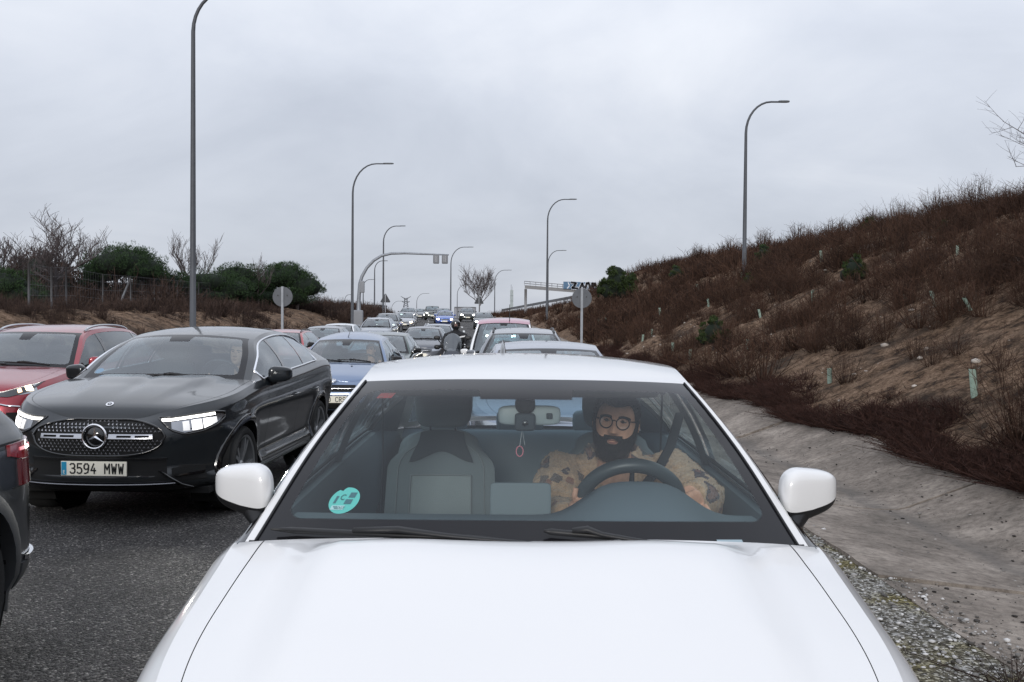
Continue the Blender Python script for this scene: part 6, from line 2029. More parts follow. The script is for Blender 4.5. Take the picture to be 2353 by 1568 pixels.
    shell('hair', HAIR, hair_mask, lambda t, z: .005 + .006 * sm(.05, .11, z) * (1.2 if math.cos(t) > 0 else .7) + .004 * fnoise(t * 2, z * 40, 1.0, 6.0), 4500, .016, .15)
    # ---------------- glasses
    fr = simple('spectacle_frame', (.006, .005, .005), .6, spec=.2)
    gmb = MB(); yg = -.1135
    def rimp(s, a): return hp((s * .0318 + .0242 * math.cos(a) * (1 + .05 * math.sin(a)), yg + .010 * (abs(s * .0318 + .0242 * math.cos(a)) / .055) ** 2, .0015 + .0225 * math.sin(a)))
    for s in (1, -1): gmb.tube([rimp(s, a) for a in np.linspace(0, 2 * PI, 33)], .0023, 6, cap=False)
    gmb.tube([hp((-.0085, yg, .008)), hp((0, yg - .003, .0115)), hp((.0085, yg, .008))], .0019, 6)
    for s in (1, -1): gmb.tube([hp((s * .0555, yg + .009, .012)), hp((s * .066, yg + .016, .012)), hp((s * .0835, -.01, .010)), hp((s * .086, .03, -.01))], .0021, 6)
    gl = gmb.build('spectacles', fr, root)
    for s in (1, -1):
        q = MB(); q.add([rimp(s, a) for a in np.linspace(0, 2 * PI, 25)[:-1]], [tuple(range(24))]); q.build('lens', glass('spectacle_lens', (.95, .96, .96), f0=.045, boost=.6), gl, smooth=False)
    # ---------------- jacket
    j = MB()
    j.rbox((.0, .06, .20), (.52, .34, .62), .1, p=2.9, nu=32, nv=19)
    j.rbox((.0, .05, .43), (.50, .25, .18), .1, p=2.4, nu=26, nv=13)
    for s in (1, -1):
        a, e, w = [Vector(q) for q in S[s]]
        w = w.lerp(e, .12)
        j.tube([a + Vector((-s * .05, 0, .0)), a, a.lerp(e, .35), a.lerp(e, .75), e, e.lerp(w, .3), e.lerp(w, .65), w], [.08, .104, .108, .104, .098, .090, .076, .052], 18)
    # standing collar
    for q, r0, r1 in ((0, .098, .092),):
        P = []
        for zz, rr, th_ in ((.32, .15, 0), (.40, .122, 0), (.468, .112, 0), (.478, .102, 0), (.45, .092, 0), (.38, .085, 0)):
            P.append([Vector((rr * math.sin(t) - .004, .045 - rr * 1.10 * math.cos(t) - .015, zz + .075 + .012 * math.cos(t) * -1)) for t in np.linspace(-PI, PI, 33)[:-1]])
        P.append(P[0]); j.grid(P, closed_v=True)
    jk = remeshed(j, 'jacket', jacket_mat, root, .0075, 3, .010, 16)
    # fleece pile: short tufts that roughen the outline
    me = jk.data; nv = len(me.vertices)
    co = np.empty(nv * 3); me.vertices.foreach_get('co', co); co = co.reshape(-1, 3); no = np.empty(nv * 3); me.vertices.foreach_get('normal', no); no = no.reshape(-1, 3)
    pick = rg.integers(0, nv, 9000); q = MB()
    for i in pick:
        d = Vector(no[i]) + Vector(rg.normal(0, .5, 3)); d.normalize(); sd = d.cross(Vector(rg.normal(0, 1, 3))).normalized() * .0022; p = Vector(co[i])
        q.add([p - sd, p + sd, p + d * rg.uniform(.003, .008)], [(0, 1, 2)])
    f = q.build('fleece_pile', jacket_mat, jk); f['kind'] = 'stuff'
    # trousers and legs down to the pedals
    t = MB()
    for s in (1, -1): t.tube([(s * .10, .05, -.02), (s * .13, -.40, .03), (s * .12, -.62, -.25), (s * .12, -.78, -.27)], [.09, .075, .055, .045], 12)
    t.rbox((0, .06, -.03), (.38, .28, .2), .05, p=2.6); remeshed(t, 'trousers', simple('dark_trousers', (.03, .032, .04), .9), root, .012, 2)
    # zip and inner lining of the open collar
    z = MB(); z.tube([(-.012, -.125, .47), (-.006, -.125, .42), (.0, -.118, .34)], .004, 6); z.build('zip', BLACK, jk)
    return root
hx, hy, hz = hero.root.location
driver = make_driver('person', 'bearded man in round glasses and patterned tan fleece driving the white car', (.415, 3.985, .560), FLEECE)
# belt over the shoulder
m = MB(); q = [(.655, 2.62, 1.24), (.59, 2.46, 1.12), (.52, 2.345, 1.04), (.42, 2.31, .93), (.28, 2.30, .80)]
m.tube(q, .020, 8, flat=.10); m.build('seat_belt', simple('belt_web', (.02, .022, .024), .8), hero.root)

def dress(o, mats):
    for ch in [o] + list(o.children_recursive):
        nm = ch.name.split('.')[0]
        if nm in mats and ch.type == 'MESH':
            ch.material_slots[0].link = 'OBJECT'; ch.material_slots[0].material = mats[nm]
def extra_driver(label, loc, mats, drop=('spectacles', 'beard', 'beard_strands', 'fleece_pile')):
    r = copy_tree(driver)
    names = [ch.name for ch in r.children_recursive if ch.name.split('.')[0] in drop]
    names += [c2.name for n in names for c2 in bpy.data.objects[n].children]
    for n in set(names):
        if n in bpy.data.objects: bpy.data.objects.remove(bpy.data.objects[n])
    r.location = loc; r['label'] = label; dress(r, mats); return r
navy = simple('navy_coat', (.03, .035, .05), .9); brown = simple('brown_coat', (.08, .055, .045), .9)
p = suv.root.matrix_basis @ Vector((.40, 2.55, .64)); extra_driver('driver in a dark coat half hidden behind the coupe SUV windscreen', p, {'jacket': navy})
p = blue_hatch.root.matrix_basis @ Vector((.36, 2.42, .50)); extra_driver('driver in a brown top behind the windscreen of the light blue hatchback', p, {'jacket': brown})
# ================================================================ vegetation
rg = np.random.default_rng(21)
BARK = simple('bare_bark', (.075, .062, .060), .9, var=.3, vscale=8)
TWIG = simple('bare_twig', (.085, .070, .070), .9)
SCRUB = tone_mat('dry_scrub', (.015, .0085, .0065), (.108, .060, .041))
SCRUB_L = tone_mat('dry_scrub_grey', (.018, .012, .011), (.10, .066, .052))
STRAW = tone_mat('straw', (.10, .075, .05), (.26, .20, .13))

def shrub_proto(n, h, spread, w, seed, twigs=2, lean=.0):
    """stems as slim tapering blades rising from one stool; returns vertices, triangles, tone"""
    g = np.random.default_rng(seed); V = []; F = []; T = []
    def blade(p0, p1, w0, tone):
        d = p1 - p0; a = g.normal(0, 1, 3); s = np.cross(d, a); s /= (np.linalg.norm(s) + 1e-9)
        o = len(V); V.extend([p0 - s * w0, p0 + s * w0, p1 - s * w0 * .3, p1 + s * w0 * .3]); F.extend([(o, o + 1, o + 3), (o, o + 3, o + 2)]); T.extend([tone * .7, tone * .7, tone, tone])
    for i in range(n):
        a = g.uniform(0, 2 * PI); r = abs(g.normal(0, .55)); hh = h * g.uniform(.45, 1.1) * (1 - .35 * min(r, 1))
        b = np.array([math.cos(a), math.sin(a), 0]) * g.uniform(0, .22) * spread
        t1 = b + np.array([math.cos(a) * r * spread * .45, math.sin(a) * r * spread * .45, hh * .55])
        t2 = t1 + np.array([math.cos(a) * r * spread * .3, math.sin(a) * r * spread * .3, hh * .5]) + g.normal(0, .05, 3) * h
        tone = g.random()
        blade(b, t1, w, tone); blade(t1, t2, w * .6, tone)
        for k in range(twigs):
            f = g.uniform(.25, .95); p = t1 + (t2 - t1) * f if g.random() < .6 else b + (t1 - b) * g.uniform(.5, 1)
            q = p + np.array([g.normal(0, .16), g.normal(0, .16), abs(g.normal(.16, .09))]) * h
            blade(p, q, w * .45, min(1, tone + g.uniform(0, .3)))
    return np.array(V), np.array(F), np.array(T)

def scrub_density(d, y):
    X = float(lane_x(y)) + d
    return mnoise.fractal(Vector((X * .16, y * .16, 3.7)), 1.0, 2.0, 3)

def hill(px, py, y):
    """point on the right-hand slope seen at this pixel, found by walking along the ray"""
    best = None
    for yy in np.arange(6, 120, .25):
        x = px2x(px, yy); z = py2z(py, yy); d = x - float(lane_x(yy))
        if d > 4.4 and ground_z(d, yy, False) >= z: return d, yy
    return px2x(px, y) - float(lane_x(y)), y
def build_scrub():
    protos = {}
    for k in range(6):
        protos[('n', k)] = shrub_proto(90, .85, 1.0, .0060, 100 + k, 3)
        protos[('m', k)] = shrub_proto(55, .85, 1.0, .011, 200 + k, 2)
        protos[('f', k)] = shrub_proto(26, .85, 1.0, .024, 300 + k, 2)
    mats_tot = 0
    def run(name, label, dr, yr, n, mat, near, hrange, base_thr, prob=None, scale=None):
        V = []; F = []; T = []; o = 0; cnt = 0; tries = 0
        while cnt < n and tries < n * 12:
            tries += 1
            u = rg.random(); y = yr[0] + (yr[1] - yr[0]) * u ** 1.6; d = rg.uniform(*dr)
            dens = scrub_density(d, y) + (.17 if 7.2 < d < 14.5 and y < 24 else .0)
            if prob and rg.random() > prob(d, y, dens): continue
            if dens < base_thr + rg.normal(0, .10): continue
            dist = y
            kind = 'n' if dist < near else ('m' if dist < near * 2.2 else 'f')
            v, f, t = protos[(kind, rg.integers(0, 6))]
            s = rg.uniform(*hrange) * (1.15 if dens > .15 else .85) * (scale(d, y) if scale else 1)
            a = rg.uniform(0, 6.28); c, sn = math.cos(a), math.sin(a)
            q = v * s
            q = np.stack([q[:, 0] * c - q[:, 1] * sn, q[:, 0] * sn + q[:, 1] * c, q[:, 2] * rg.uniform(.75, 1.2)], 1)
            p = at(d, y, -.04)
            q += np.array(p); q[:, 0] -= q[:, 2] * 0
            V.append(q); F.append(f + o); T.append(np.clip(t * .75 + rg.uniform(-.15, .25) - .0, 0, 1)); o += len(q); cnt += 1
        ob = npmesh(name, np.concatenate(V), np.concatenate(F), mat, np.concatenate(T))
        tag(ob, label, 'scrub', kind='stuff'); return o
    bare = [(*hill(px, py, 20), r) for px, py, r in ((2230, 800, 1.5), (2120, 830, 1.3), (2010, 850, 1.3), (1900, 870, 1.2), (1830, 900, 1.1), (2300, 870, 1.3), (2180, 900, 1.2), (1700, 622, 1.3), (1655, 640, 1.0), (1965, 570, 1.1), (1900, 585, .8), (2060, 505, .8), (2110, 480, .8), (1750, 860, .9))]
    def prob_r(d, y, dens):
        for bd, by, r in bare:
            if ((d - bd) / r) ** 2 + ((y - by) / (r * 1.8)) ** 2 < 1: return .07
        return 1.0 if d > 6 or y > 24 else .6
    run('scrub', 'leafless reddish brown scrub covering the sandy hillside right of the road', (4.9, 19), (6.5, 60), 2300, SCRUB, 20, (.55, 1.1), -.36, prob_r, lambda d, y: .8 if d > 13.5 else 1.0)
    run('far_scrub', 'leafless brown scrub covering the far end of the right-hand slope', (4.9, 20), (55, 190), 1500, SCRUB, 10, (.6, 1.0), -.5)
    run('bank_scrub', 'dry brown scrub on the low earth bank left of the road', (-15.5, -9.6), (16, 75), 900, SCRUB_L, 14, (.5, 1.1), -.06, lambda d, y, dens: (.75 if d < -13 or y > 48 else .28), lambda d, y: .5 if y < 45 else .8)
    run('undergrowth', 'dark undergrowth behind the left fence below the pines', (-30, -15.5), (30, 90), 1100, SCRUB_L, 10, (.9, 1.5), -.8, None, lambda d, y: .55 if y < 48 else (1.35 if d < -20 else 1.0))
    run('far_bank_scrub', 'dry brown scrub along the far left roadside', (-16, -9.4), (75, 190), 420, SCRUB_L, 10, (.8, 1.5), -.4)
    # low dead mats by the channel
    V = []; F = []; T = []; o = 0
    pm = [shrub_proto(70, .22, .62, .006, 400 + k, 2) for k in range(5)]
    for i in range(900):
        y = 6.5 + 40 * rg.random() ** 1.8; d = 4.30 + abs(rg.normal(0, .34)) + (.25 * math.sin(y * 1.1) + .1 * math.sin(y * 2.7))
        if d > 9 or (d > 5.4 and scrub_density(d, y) < -.1): continue
        v, f, t = pm[rg.integers(0, 5)]; s = rg.uniform(.45, 1.15)
        a = rg.uniform(0, 6.28); c, sn = math.cos(a), math.sin(a); q = v * s
        q = np.stack([q[:, 0] * c - q[:, 1] * sn, q[:, 0] * sn + q[:, 1] * c, q[:, 2]], 1) + np.array(at(max(d, 4.36), y, -.01))
        V.append(q); F.append(f + o); T.append(np.clip(t * .5 + rg.uniform(-.1, .15), 0, 1)); o += len(q)
    ob = npmesh('dead_mat', np.concatenate(V), np.concatenate(F), tone_mat('dead_mat', (.022, .011, .009), (.085, .042, .032)), np.concatenate(T)); tag(ob, 'low mats of dead reddish plants along the edge of the concrete channel', 'ground cover', kind='stuff')
    # dry litter and straw on the open sand
    V = []; F = []; T = []; o = 0
    for i in range(7000):
        side = rg.random() < .68
        y = (6.5 + 40 * rg.random() ** 1.5) if side else (12 + 40 * rg.random())
        d = rg.uniform(4.5, 15) if side else rg.uniform(-13.5, -9.2)
        p = np.array(at(d, y, .012)); a = rg.uniform(0, 6.28); l = rg.uniform(.05, .22); w = rg.uniform(.004, .010)
        dv = np.array([math.cos(a) * l, math.sin(a) * l, rg.uniform(.0, .10)]); sv = np.array([-math.sin(a) * w, math.cos(a) * w, 0])
        V.append(np.array([p - sv, p + sv, p + dv])); F.append(np.array([[0, 1, 2]]) + o); T.append(np.full(3, rg.random())); o += 3
    ob = npmesh('litter', np.concatenate(V), np.concatenate(F), tone_mat('plant_litter', (.02, .014, .012), (.20, .145, .10)), np.concatenate(T)); tag(ob, 'dry stalks and plant litter lying on the sand', 'litter', kind='stuff')
build_scrub()

def shrub_thing(name, label, d, y, h, n=130, spread=1.0, w=.008, seed=0, group=None, mat=None):
    v, f, t = shrub_proto(n, h, spread, w, seed, 3)
    o = npmesh(name, v, f, mat or SCRUB, np.clip(t * .8, 0, 1)); o.location = at(d, y, -.05)
    return tag(o, label, 'shrub', group)
G = 'leafless shrubs along the hilltop'
sky_shrubs = [(20.2, 13.6, .95), (22.3, 13.8, 1.25), (24.0, 13.9, .9), (27.0, 14.6, 1.2), (29, 14.5, 1.1), (31.0, 14.6, 1.3), (34, 14.8, 1.3), (37, 14.7, 1.1), (40.5, 15, 1.3), (45, 15.1, 1.3), (50, 15.2, 1.4), (56, 15.2, 1.5), (63, 15.2, 1.5), (72, 15.2, 1.6), (18.5, 13.4, .8), (17.4, 13.2, .8), (16.6, 13.0, .6)]
ORD = 'first second third fourth fifth sixth seventh eighth ninth tenth eleventh twelfth thirteenth fourteenth fifteenth sixteenth seventeenth eighteenth nineteenth twentieth'.split() + ['twenty-first', 'twenty-second', 'twenty-third', 'twenty-fourth', 'twenty-fifth', 'twenty-sixth', 'twenty-seventh', 'twenty-eighth']
byx = sorted(range(len(sky_shrubs)), key=lambda i: -(float(lane_x(sky_shrubs[i][0])) + sky_shrubs[i][1]) / sky_shrubs[i][0])
for i, (y, d, h) in enumerate(sky_shrubs):
    h *= .62 if y < 30 else .85
    if i == 1: shrub_thing('bare_shrub', 'wide fan-shaped leafless shrub standing out on the hilltop near the small pine', d, y, h, 150, 1.5, .009, 900 + i, G)
    elif i == 7: shrub_thing('bare_shrub', 'tall dense leafless shrub on the hilltop just right of the lamp post', d, y, h * 1.1, 150, 1.2, .011, 900 + i, G)
    else: shrub_thing('bare_shrub', 'leafless dark shrub against the sky on the hilltop, %s of its row from the right' % ORD[byx.index(i)], d, y, h, 110, 1.15, .0085 * max(1, y / 24), 900 + i, G)

# ---------------------------------------------------------------- bare trees
def bare_tree(name, label, loc, height, seed, spread=.75, levels=4, trunk_r=.11, group=None, upright=.3, first=.22, n0=6, wmin=.006):
    g = np.random.default_rng(seed); root = empty(name, loc); tag(root, label, 'tree', group)
    Vt = []; Ft = []; Vc = []; Fc = []
    def branch(p, d, l, r, lev, V, F):
        k = 4 if lev < 2 else 3; n = 3 if lev < levels else 2
        pts = [p]; dd = d.copy()
        for i in range(n):
            dd = dd + Vector(g.normal(0, .13, 3)) + Vector((0, 0, .06 * upright)); dd.normalize(); pts.append(pts[-1] + dd * (l / n))
        o = len(V); m = MB(); m.tube(pts, [max(wmin * .6, r * (1 - .62 * i / n)) for i in range(n + 1)], k, cap=False)
        V.extend(m.v); F.extend([tuple(i + o for i in f) for f in m.f])
        return pts, dd
    pts, dd = branch(Vector((0, 0, -.1)), Vector((g.normal(0, .06), g.normal(0, .06), 1)).normalized(), height * first * 1.6, trunk_r, 0, Vt, Ft)
    def grow(p, d, l, r, lev):
        pts, dd = branch(p, d, l, r, lev, Vc, Fc)
        if lev >= levels: return
        nb = {1: 5, 2: 5, 3: 5, 4: 4}.get(lev, 3)
        for i in range(nb):
            f = .25 + .75 * (i + g.random()) / nb; q = pts[0].lerp(pts[-1], f)
            j = min(int(f * (len(pts) - 1)), len(pts) - 2); q = pts[j].lerp(pts[j + 1], f * (len(pts) - 1) - j)
            a = g.uniform(0, 2 * PI); s = Vector((math.cos(a), math.sin(a), g.uniform(-.1, .6)))
            nd = (dd * .75 + s * spread + Vector((0, 0, upright))).normalized()
            grow(q, nd, l * g.uniform(.48, .72), max(wmin, r * .5), lev + 1)
    top = pts[-1]
    for i in range(n0):
        a = 2 * PI * (i + g.random() * .6) / n0
        f = g.uniform(.5, 1.0); p = pts[1].lerp(pts[-1], f)
        nd = Vector((math.cos(a) * spread * 1.2, math.sin(a) * spread * 1.2, g.uniform(.5, 1.1))).normalized()
        grow(p, nd, height * g.uniform(.30, .46), trunk_r * .5, 1)
    grow(top, dd, height * .42, trunk_r * .55, 1)
    def mk(nm, V, F, mat):
        me = bpy.data.meshes.new(nm); me.from_pydata([tuple(v) for v in V], [], F); me.materials.append(mat); me.update()
        o = bpy.data.objects.new(nm, me); col.objects.link(o); o.parent = root; return o
    mk('trunk', Vt, Ft, BARK); mk('crown', Vc, Fc, TWIG)
    return root

def atp(px, y, dz=0.0):
    x = px2x(px, y); d = x - float(lane_x(y)); return Vector((x, y, ground_z(d, y) + dz))
GB = 'bare trees behind the left fence'
bare_tree('bare_tree', 'broad bare tree with a wide twiggy crown above the fence at far left', atp(128, 46), 4.3, 3, spread=.85, levels=4, trunk_r=.12, group=GB, wmin=.010, first=.24, n0=8)
bare_tree('bare_tree', 'bare tree cut by the left edge of the picture', atp(2, 42), 2.9, 5, spread=.7, levels=4, trunk_r=.1, group=GB, wmin=.012)
bare_tree('bare_tree', 'slim bare tree right behind the tall left lamp post', atp(455, 62), 4.4, 8, spread=.62, levels=4, trunk_r=.10, group=GB, upright=.5, wmin=.010, n0=4)
bare_tree('bare_tree', 'small thin bare tree poking up between the two right-hand pines', atp(592, 66), 3.6, 12, spread=.45, levels=3, trunk_r=.07, group=GB, upright=.6, wmin=.012)
bare_tree('bare_tree', 'bare bushy tree far off beside the road behind the triangular sign', atp(1101, 165), 8.6, 15, spread=.6, levels=4, trunk_r=.16, upright=.3, wmin=.022, first=.2, n0=7)
# twigs of a tree standing beyond the right edge of the frame
bare_tree('bare_tree', 'bare budding tree reaching in from the right edge of the picture over the hill', at(12.4, 21), 4.4, 19, spread=1.05, levels=4, trunk_r=.06, upright=.15, wmin=.0035, n0=9, first=.1)

# ---------------------------------------------------------------- evergreens
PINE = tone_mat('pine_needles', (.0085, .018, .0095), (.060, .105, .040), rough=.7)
BUSH = tone_mat('bush_leaves', (.012, .022, .008), (.060, .085, .028), rough=.7)
def evergreen(name, label, loc, lobes, nleaf, ls, mat, trunk_h, trunk_r=.12, seed=1, cat='tree', group=None, needle=False, stems=None):
    """crown of many small leaf clumps spread over overlapping uneven lobes"""
    g = np.random.default_rng(seed); root = empty(name, loc); tag(root, label, cat, group)
    if name == 'umbrella_pine': lobes = [(a, b, c * .80, r * .95, z * .85) for a, b, c, r, z in lobes]; trunk_h *= .8
    V = []; F = []; T = []; o = 0
    wts = np.array([l[3] * l[4] for l in lobes]); wts = wts / wts.sum()
    for li, (cx, cy, cz, rx, rz) in enumerate(lobes):
        n = int(nleaf * wts[li])
        nsub = max(14, int(52 * rx * rz ** .5)); subs = []
        for k in range(nsub):
            v = g.normal(0, 1, 3); v /= np.linalg.norm(v); v[2] = v[2] if v[2] > -.35 else -.35 * g.random()
            rr = g.uniform(.72, 1.0); subs.append((np.array([cx + v[0] * rx * rr, cy + v[1] * rx * rr, cz + v[2] * rz * rr]), rx * g.uniform(.11, .21)))
        for k in range(n):
            c, r = subs[g.integers(0, nsub)]
            v = g.normal(0, 1, 3); v /= np.linalg.norm(v); rad = r * g.uniform(.55, 1.0) ** .6
            p = c + v * rad * np.array([1, 1, .8])
            up = v * .7 + np.array([0, 0, .75]) + g.normal(0, .4, 3); up /= np.linalg.norm(up)
            s = np.cross(up, g.normal(0, 1, 3)); s /= np.linalg.norm(s); l = ls * g.uniform(.6, 1.4); w = ls * (.16 if needle else .35) * g.uniform(.7, 1.3)
            V.extend([p - s * w, p + s * w, p + up * l]); F.append((o, o + 1, o + 2))
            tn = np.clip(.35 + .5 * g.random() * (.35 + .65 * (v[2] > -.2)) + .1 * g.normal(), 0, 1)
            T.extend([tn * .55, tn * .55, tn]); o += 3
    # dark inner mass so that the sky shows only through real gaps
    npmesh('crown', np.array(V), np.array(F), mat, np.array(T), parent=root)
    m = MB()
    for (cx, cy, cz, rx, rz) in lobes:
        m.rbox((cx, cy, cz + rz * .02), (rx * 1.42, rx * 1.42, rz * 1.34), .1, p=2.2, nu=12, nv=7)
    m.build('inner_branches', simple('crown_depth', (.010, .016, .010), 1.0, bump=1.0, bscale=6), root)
    m = MB()
    for (sx, tx) in (stems or [(0, 0)]):
        m = MB(); m.tube([(sx, 0, -.2), (sx + (tx - sx) * .5, .03, trunk_h * .5), (tx, 0, trunk_h)], [trunk_r, trunk_r * .8, trunk_r * .6], 8); m.build('trunk', BARK, root)
    return root
GP = 'umbrella pines behind the left fence'
def lob(specs): return [tuple(s) for s in specs]
# positions: metres across, metres up from the ground, at about 58 m
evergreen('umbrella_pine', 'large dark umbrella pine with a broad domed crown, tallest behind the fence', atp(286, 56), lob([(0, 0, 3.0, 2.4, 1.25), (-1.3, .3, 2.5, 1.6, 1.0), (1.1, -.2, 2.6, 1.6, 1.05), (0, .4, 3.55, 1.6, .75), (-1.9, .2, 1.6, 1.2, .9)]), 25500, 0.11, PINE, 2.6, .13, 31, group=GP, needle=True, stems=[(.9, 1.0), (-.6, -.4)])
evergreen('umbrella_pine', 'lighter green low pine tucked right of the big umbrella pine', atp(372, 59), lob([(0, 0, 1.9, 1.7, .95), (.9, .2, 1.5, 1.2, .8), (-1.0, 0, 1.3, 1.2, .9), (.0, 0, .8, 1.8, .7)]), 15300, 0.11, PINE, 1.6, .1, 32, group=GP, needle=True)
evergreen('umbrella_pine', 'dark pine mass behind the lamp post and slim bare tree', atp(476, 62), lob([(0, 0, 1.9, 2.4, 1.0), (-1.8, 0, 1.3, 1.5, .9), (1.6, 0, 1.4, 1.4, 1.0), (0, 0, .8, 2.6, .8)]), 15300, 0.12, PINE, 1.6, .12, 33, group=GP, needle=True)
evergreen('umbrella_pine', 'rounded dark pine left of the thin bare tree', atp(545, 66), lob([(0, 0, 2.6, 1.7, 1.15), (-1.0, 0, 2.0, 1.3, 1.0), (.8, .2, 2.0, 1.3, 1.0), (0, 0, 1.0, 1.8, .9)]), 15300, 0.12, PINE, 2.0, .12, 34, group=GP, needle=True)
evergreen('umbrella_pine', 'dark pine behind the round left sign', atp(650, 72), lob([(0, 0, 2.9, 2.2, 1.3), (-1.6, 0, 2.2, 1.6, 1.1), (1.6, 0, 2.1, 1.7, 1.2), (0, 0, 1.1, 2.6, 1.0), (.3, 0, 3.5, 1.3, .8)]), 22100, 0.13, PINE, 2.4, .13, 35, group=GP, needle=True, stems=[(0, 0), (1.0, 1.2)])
evergreen('dark_bush', 'low dark green bush at the far left edge on the bank', atp(12, 40), lob([(0, 0, .9, 1.2, .8), (.7, 0, .5, 1.0, .6), (-.8, 0, .6, 1.2, .7)]), 8500, 0.10, PINE, .5, .06, 36, cat='bush', needle=True)
evergreen('brown_thicket', 'dark brown thicket behind the fence under the big umbrella pine', atp(316, 60), lob([(0, 0, .6, 2.0, 1.1), (-1.6, 0, .5, 1.6, 1.0), (1.7, 0, .5, 1.6, 1.0)]), 5000, .2, SCRUB_L, .6, .05, 38, cat='thicket', needle=True)
evergreen('brown_thicket', 'brown leafless thicket in front of the broad bare tree', atp(80, 52), lob([(0, 0, 1.7, 1.6, 1.3), (1.2, 0, 1.2, 1.3, 1.0)]), 5000, .22, SCRUB_L, .8, .06, 37, cat='thicket', needle=True)
# small evergreens on the hillside
GS = 'young pines and bushes on the hillside'
def hbush(label, px, py, h, seed, n=1600, mat=None, ls=.10):
    d, y = hill(px, py, 40); r = h * .5
    return evergreen('young_pine', label, at(d, y, -.05), lob([(0, 0, h * .55, r * .8, h * .42), (r * .3, 0, h * .4, r * .7, h * .34), (-r * .35, .1, h * .38, r * .7, h * .34), (0, 0, h * .85, r * .45, h * .2)]), n, ls, mat or BUSH, h * .4, .03, seed, cat='bush', group=GS)
hbush('round dark green bush low on the slope right of the round sign', 1416, 700, 2.6, 41, 5200, ls=.15)
hbush('small green pine on the hilltop at the foot of the tall right lamp post', 1718, 580, .75, 42, 1500, ls=.07)
hbush('bushier green pine on the hilltop just right of the lamp post foot', 1752, 600, .95, 43, 1800, PINE, .08)
hbush('green bush on the hilltop between two leafless shrubs', 1995, 530, .7, 44, 1300, ls=.07)
hbush('round green pine on the crest nearest the right edge', 2255, 462, .62, 45, 1800, ls=.05)
hbush('small bright green bush below the crest at right', 2168, 532, .45, 46, 1000, ls=.05)
hbush('yellowish green bush half way down the slope', 1960, 650, .85, 47, 900, ls=.08)
hbush('dark green bush low on the slope right of centre', 1640, 800, .95, 48, 1500, ls=.08)
hbush('low green bush near the crest left of the tall right lamp post', 1552, 640, 1.0, 49, 900, ls=.10)
hbush('olive shrub far along the slope crest', 1450, 660, 1.1, 50, 900, ls=.13)

# ---------------------------------------------------------------- tree guards
GUARD = simple('guard_green', (.27, .36, .30), .6, var=.25, vscale=6)
def guard(px, py, hpx, tx, label, i):
    d, y = hill(px, py, 20)
    h = hpx * .43519 / FPX * y * 1.02
    base = at(d, y, -.04); m = MB(); r = h * .095 + .008
    ax = Vector((tx, rnd.uniform(-.12, .12), 1)).normalized()
    n = 10; P = []
    for q in (0, .5, 1.0):
        c = ax * (h * q)
        P.append([c + Vector((r * math.cos(2 * PI * j / n), r * .8 * math.sin(2 * PI * j / n), 0)) for j in range(n)])
    P2 = [[p + (ax * (h * 1.0) - p) * .0 for p in P[-1]], [ax * h + (p - ax * h) * .8 for p in P[-1]], [ax * (h * .6) + (p - ax * h) * .8 for p in P[-1]]]
    m.grid(P + P2, closed_v=True, flip=True)
    o = m.build('tree_guard', GUARD, None, loc=base, angle=40); tag(o, label, 'tree guard', 'green tree guards on the slope')
    s = MB(); s.tube([Vector((r * 1.05, 0, -.02)), ax * (h * 1.12) + Vector((r * 1.05, 0, 0))], .012, 6); s.build('stake', simple('stake_wood', (.12, .10, .08), .9), o)
    if i % 3 == 0:
        v, f, t = shrub_proto(14, h * .35, .25, .006, 700 + i, 2); q = npmesh('sapling', v, f, SCRUB, t, parent=o); q.location = ax * h * .96
gl = [(2242, 912, 68, -.12, 'big tree guard standing alone on bare sand near the right edge'), (1908, 880, 42, -.05, 'tree guard upright on bare sand above the concrete channel'),
      (2150, 705, 40, -.28, 'tilted tree guard, left one of the leaning pair at right'), (2232, 715, 38, -.62, 'strongly leaning tree guard, right one of the pair'),
      (1866, 690, 28, -.05, 'tree guard in the middle of the slope'), (1650, 690, 24, -.2, 'tree guard below the bare sand patch near the crest'), (1706, 642, 22, -.25, 'tree guard high on the slope under the small pines')]
gl += [(x, y, h, t, '') for x, y, h, t in ((1628, 707, 20, -.15), (1543, 657, 16, -.2), (1602, 662, 18, -.1), (1518, 724, 24, -.15), (1657, 790, 24, -.1), (1748, 729, 24, -.2), (1546, 809, 26, 0), (1586, 820, 26, 0), (1498, 770, 18, 0), (1476, 787, 18, .1), (1392, 742, 16, 0), (1440, 750, 14, 0), (1374, 745, 14, .1), (1330, 735, 12, 0), (1885, 600, 26, -.1), (1822, 600, 20, -.1), (2080, 690, 24, -.1), (2197, 590, 26, 0), (1718, 812, 26, 0), (1345, 765, 14, 0))]
gx = sorted(g[0] for g in gl)
for i, (x, y, h, t, lb) in enumerate(gl):
    lb = lb or 'small green tree guard in the brown scrub, %s of all the guards from the left' % ORD[gx.index(x)]
    guard(x, y, h, t, lb, i)
# pale boulders and slabs showing through the scrub
def boulder(label, px, py, w, h, seed, flat=.5):
    d, y = hill(px, py, 25); k = .43519 / FPX * y; g = random.Random(seed); m = MB()
    m.rbox((0, 0, 0), (w * k, w * k * .7, h * k * 1.5), .1, p=2.6, nu=18, nv=11, M=Matrix.Rotation(-.35, 3, 'Y'))
    m.v = [tuple(Vector(p) * (1 + .12 * mnoise.noise(Vector(p) * 4 + Vector((seed, 0, 0))))) for p in m.v]
    o = m.build('boulder', simple('pale_rock', (.20, .17, .145), .95, bump=.8, bscale=9, var=.3, vscale=3), None, loc=at(d, y, h * k * .2)); tag(o, label, 'boulder')
boulder('pale rock slab near the hilltop between the bushes', 1990, 580, 48, 24, 1)
boulder('grey rock slab sticking out of the scrub at the right edge', 2335, 600, 80, 28, 2)
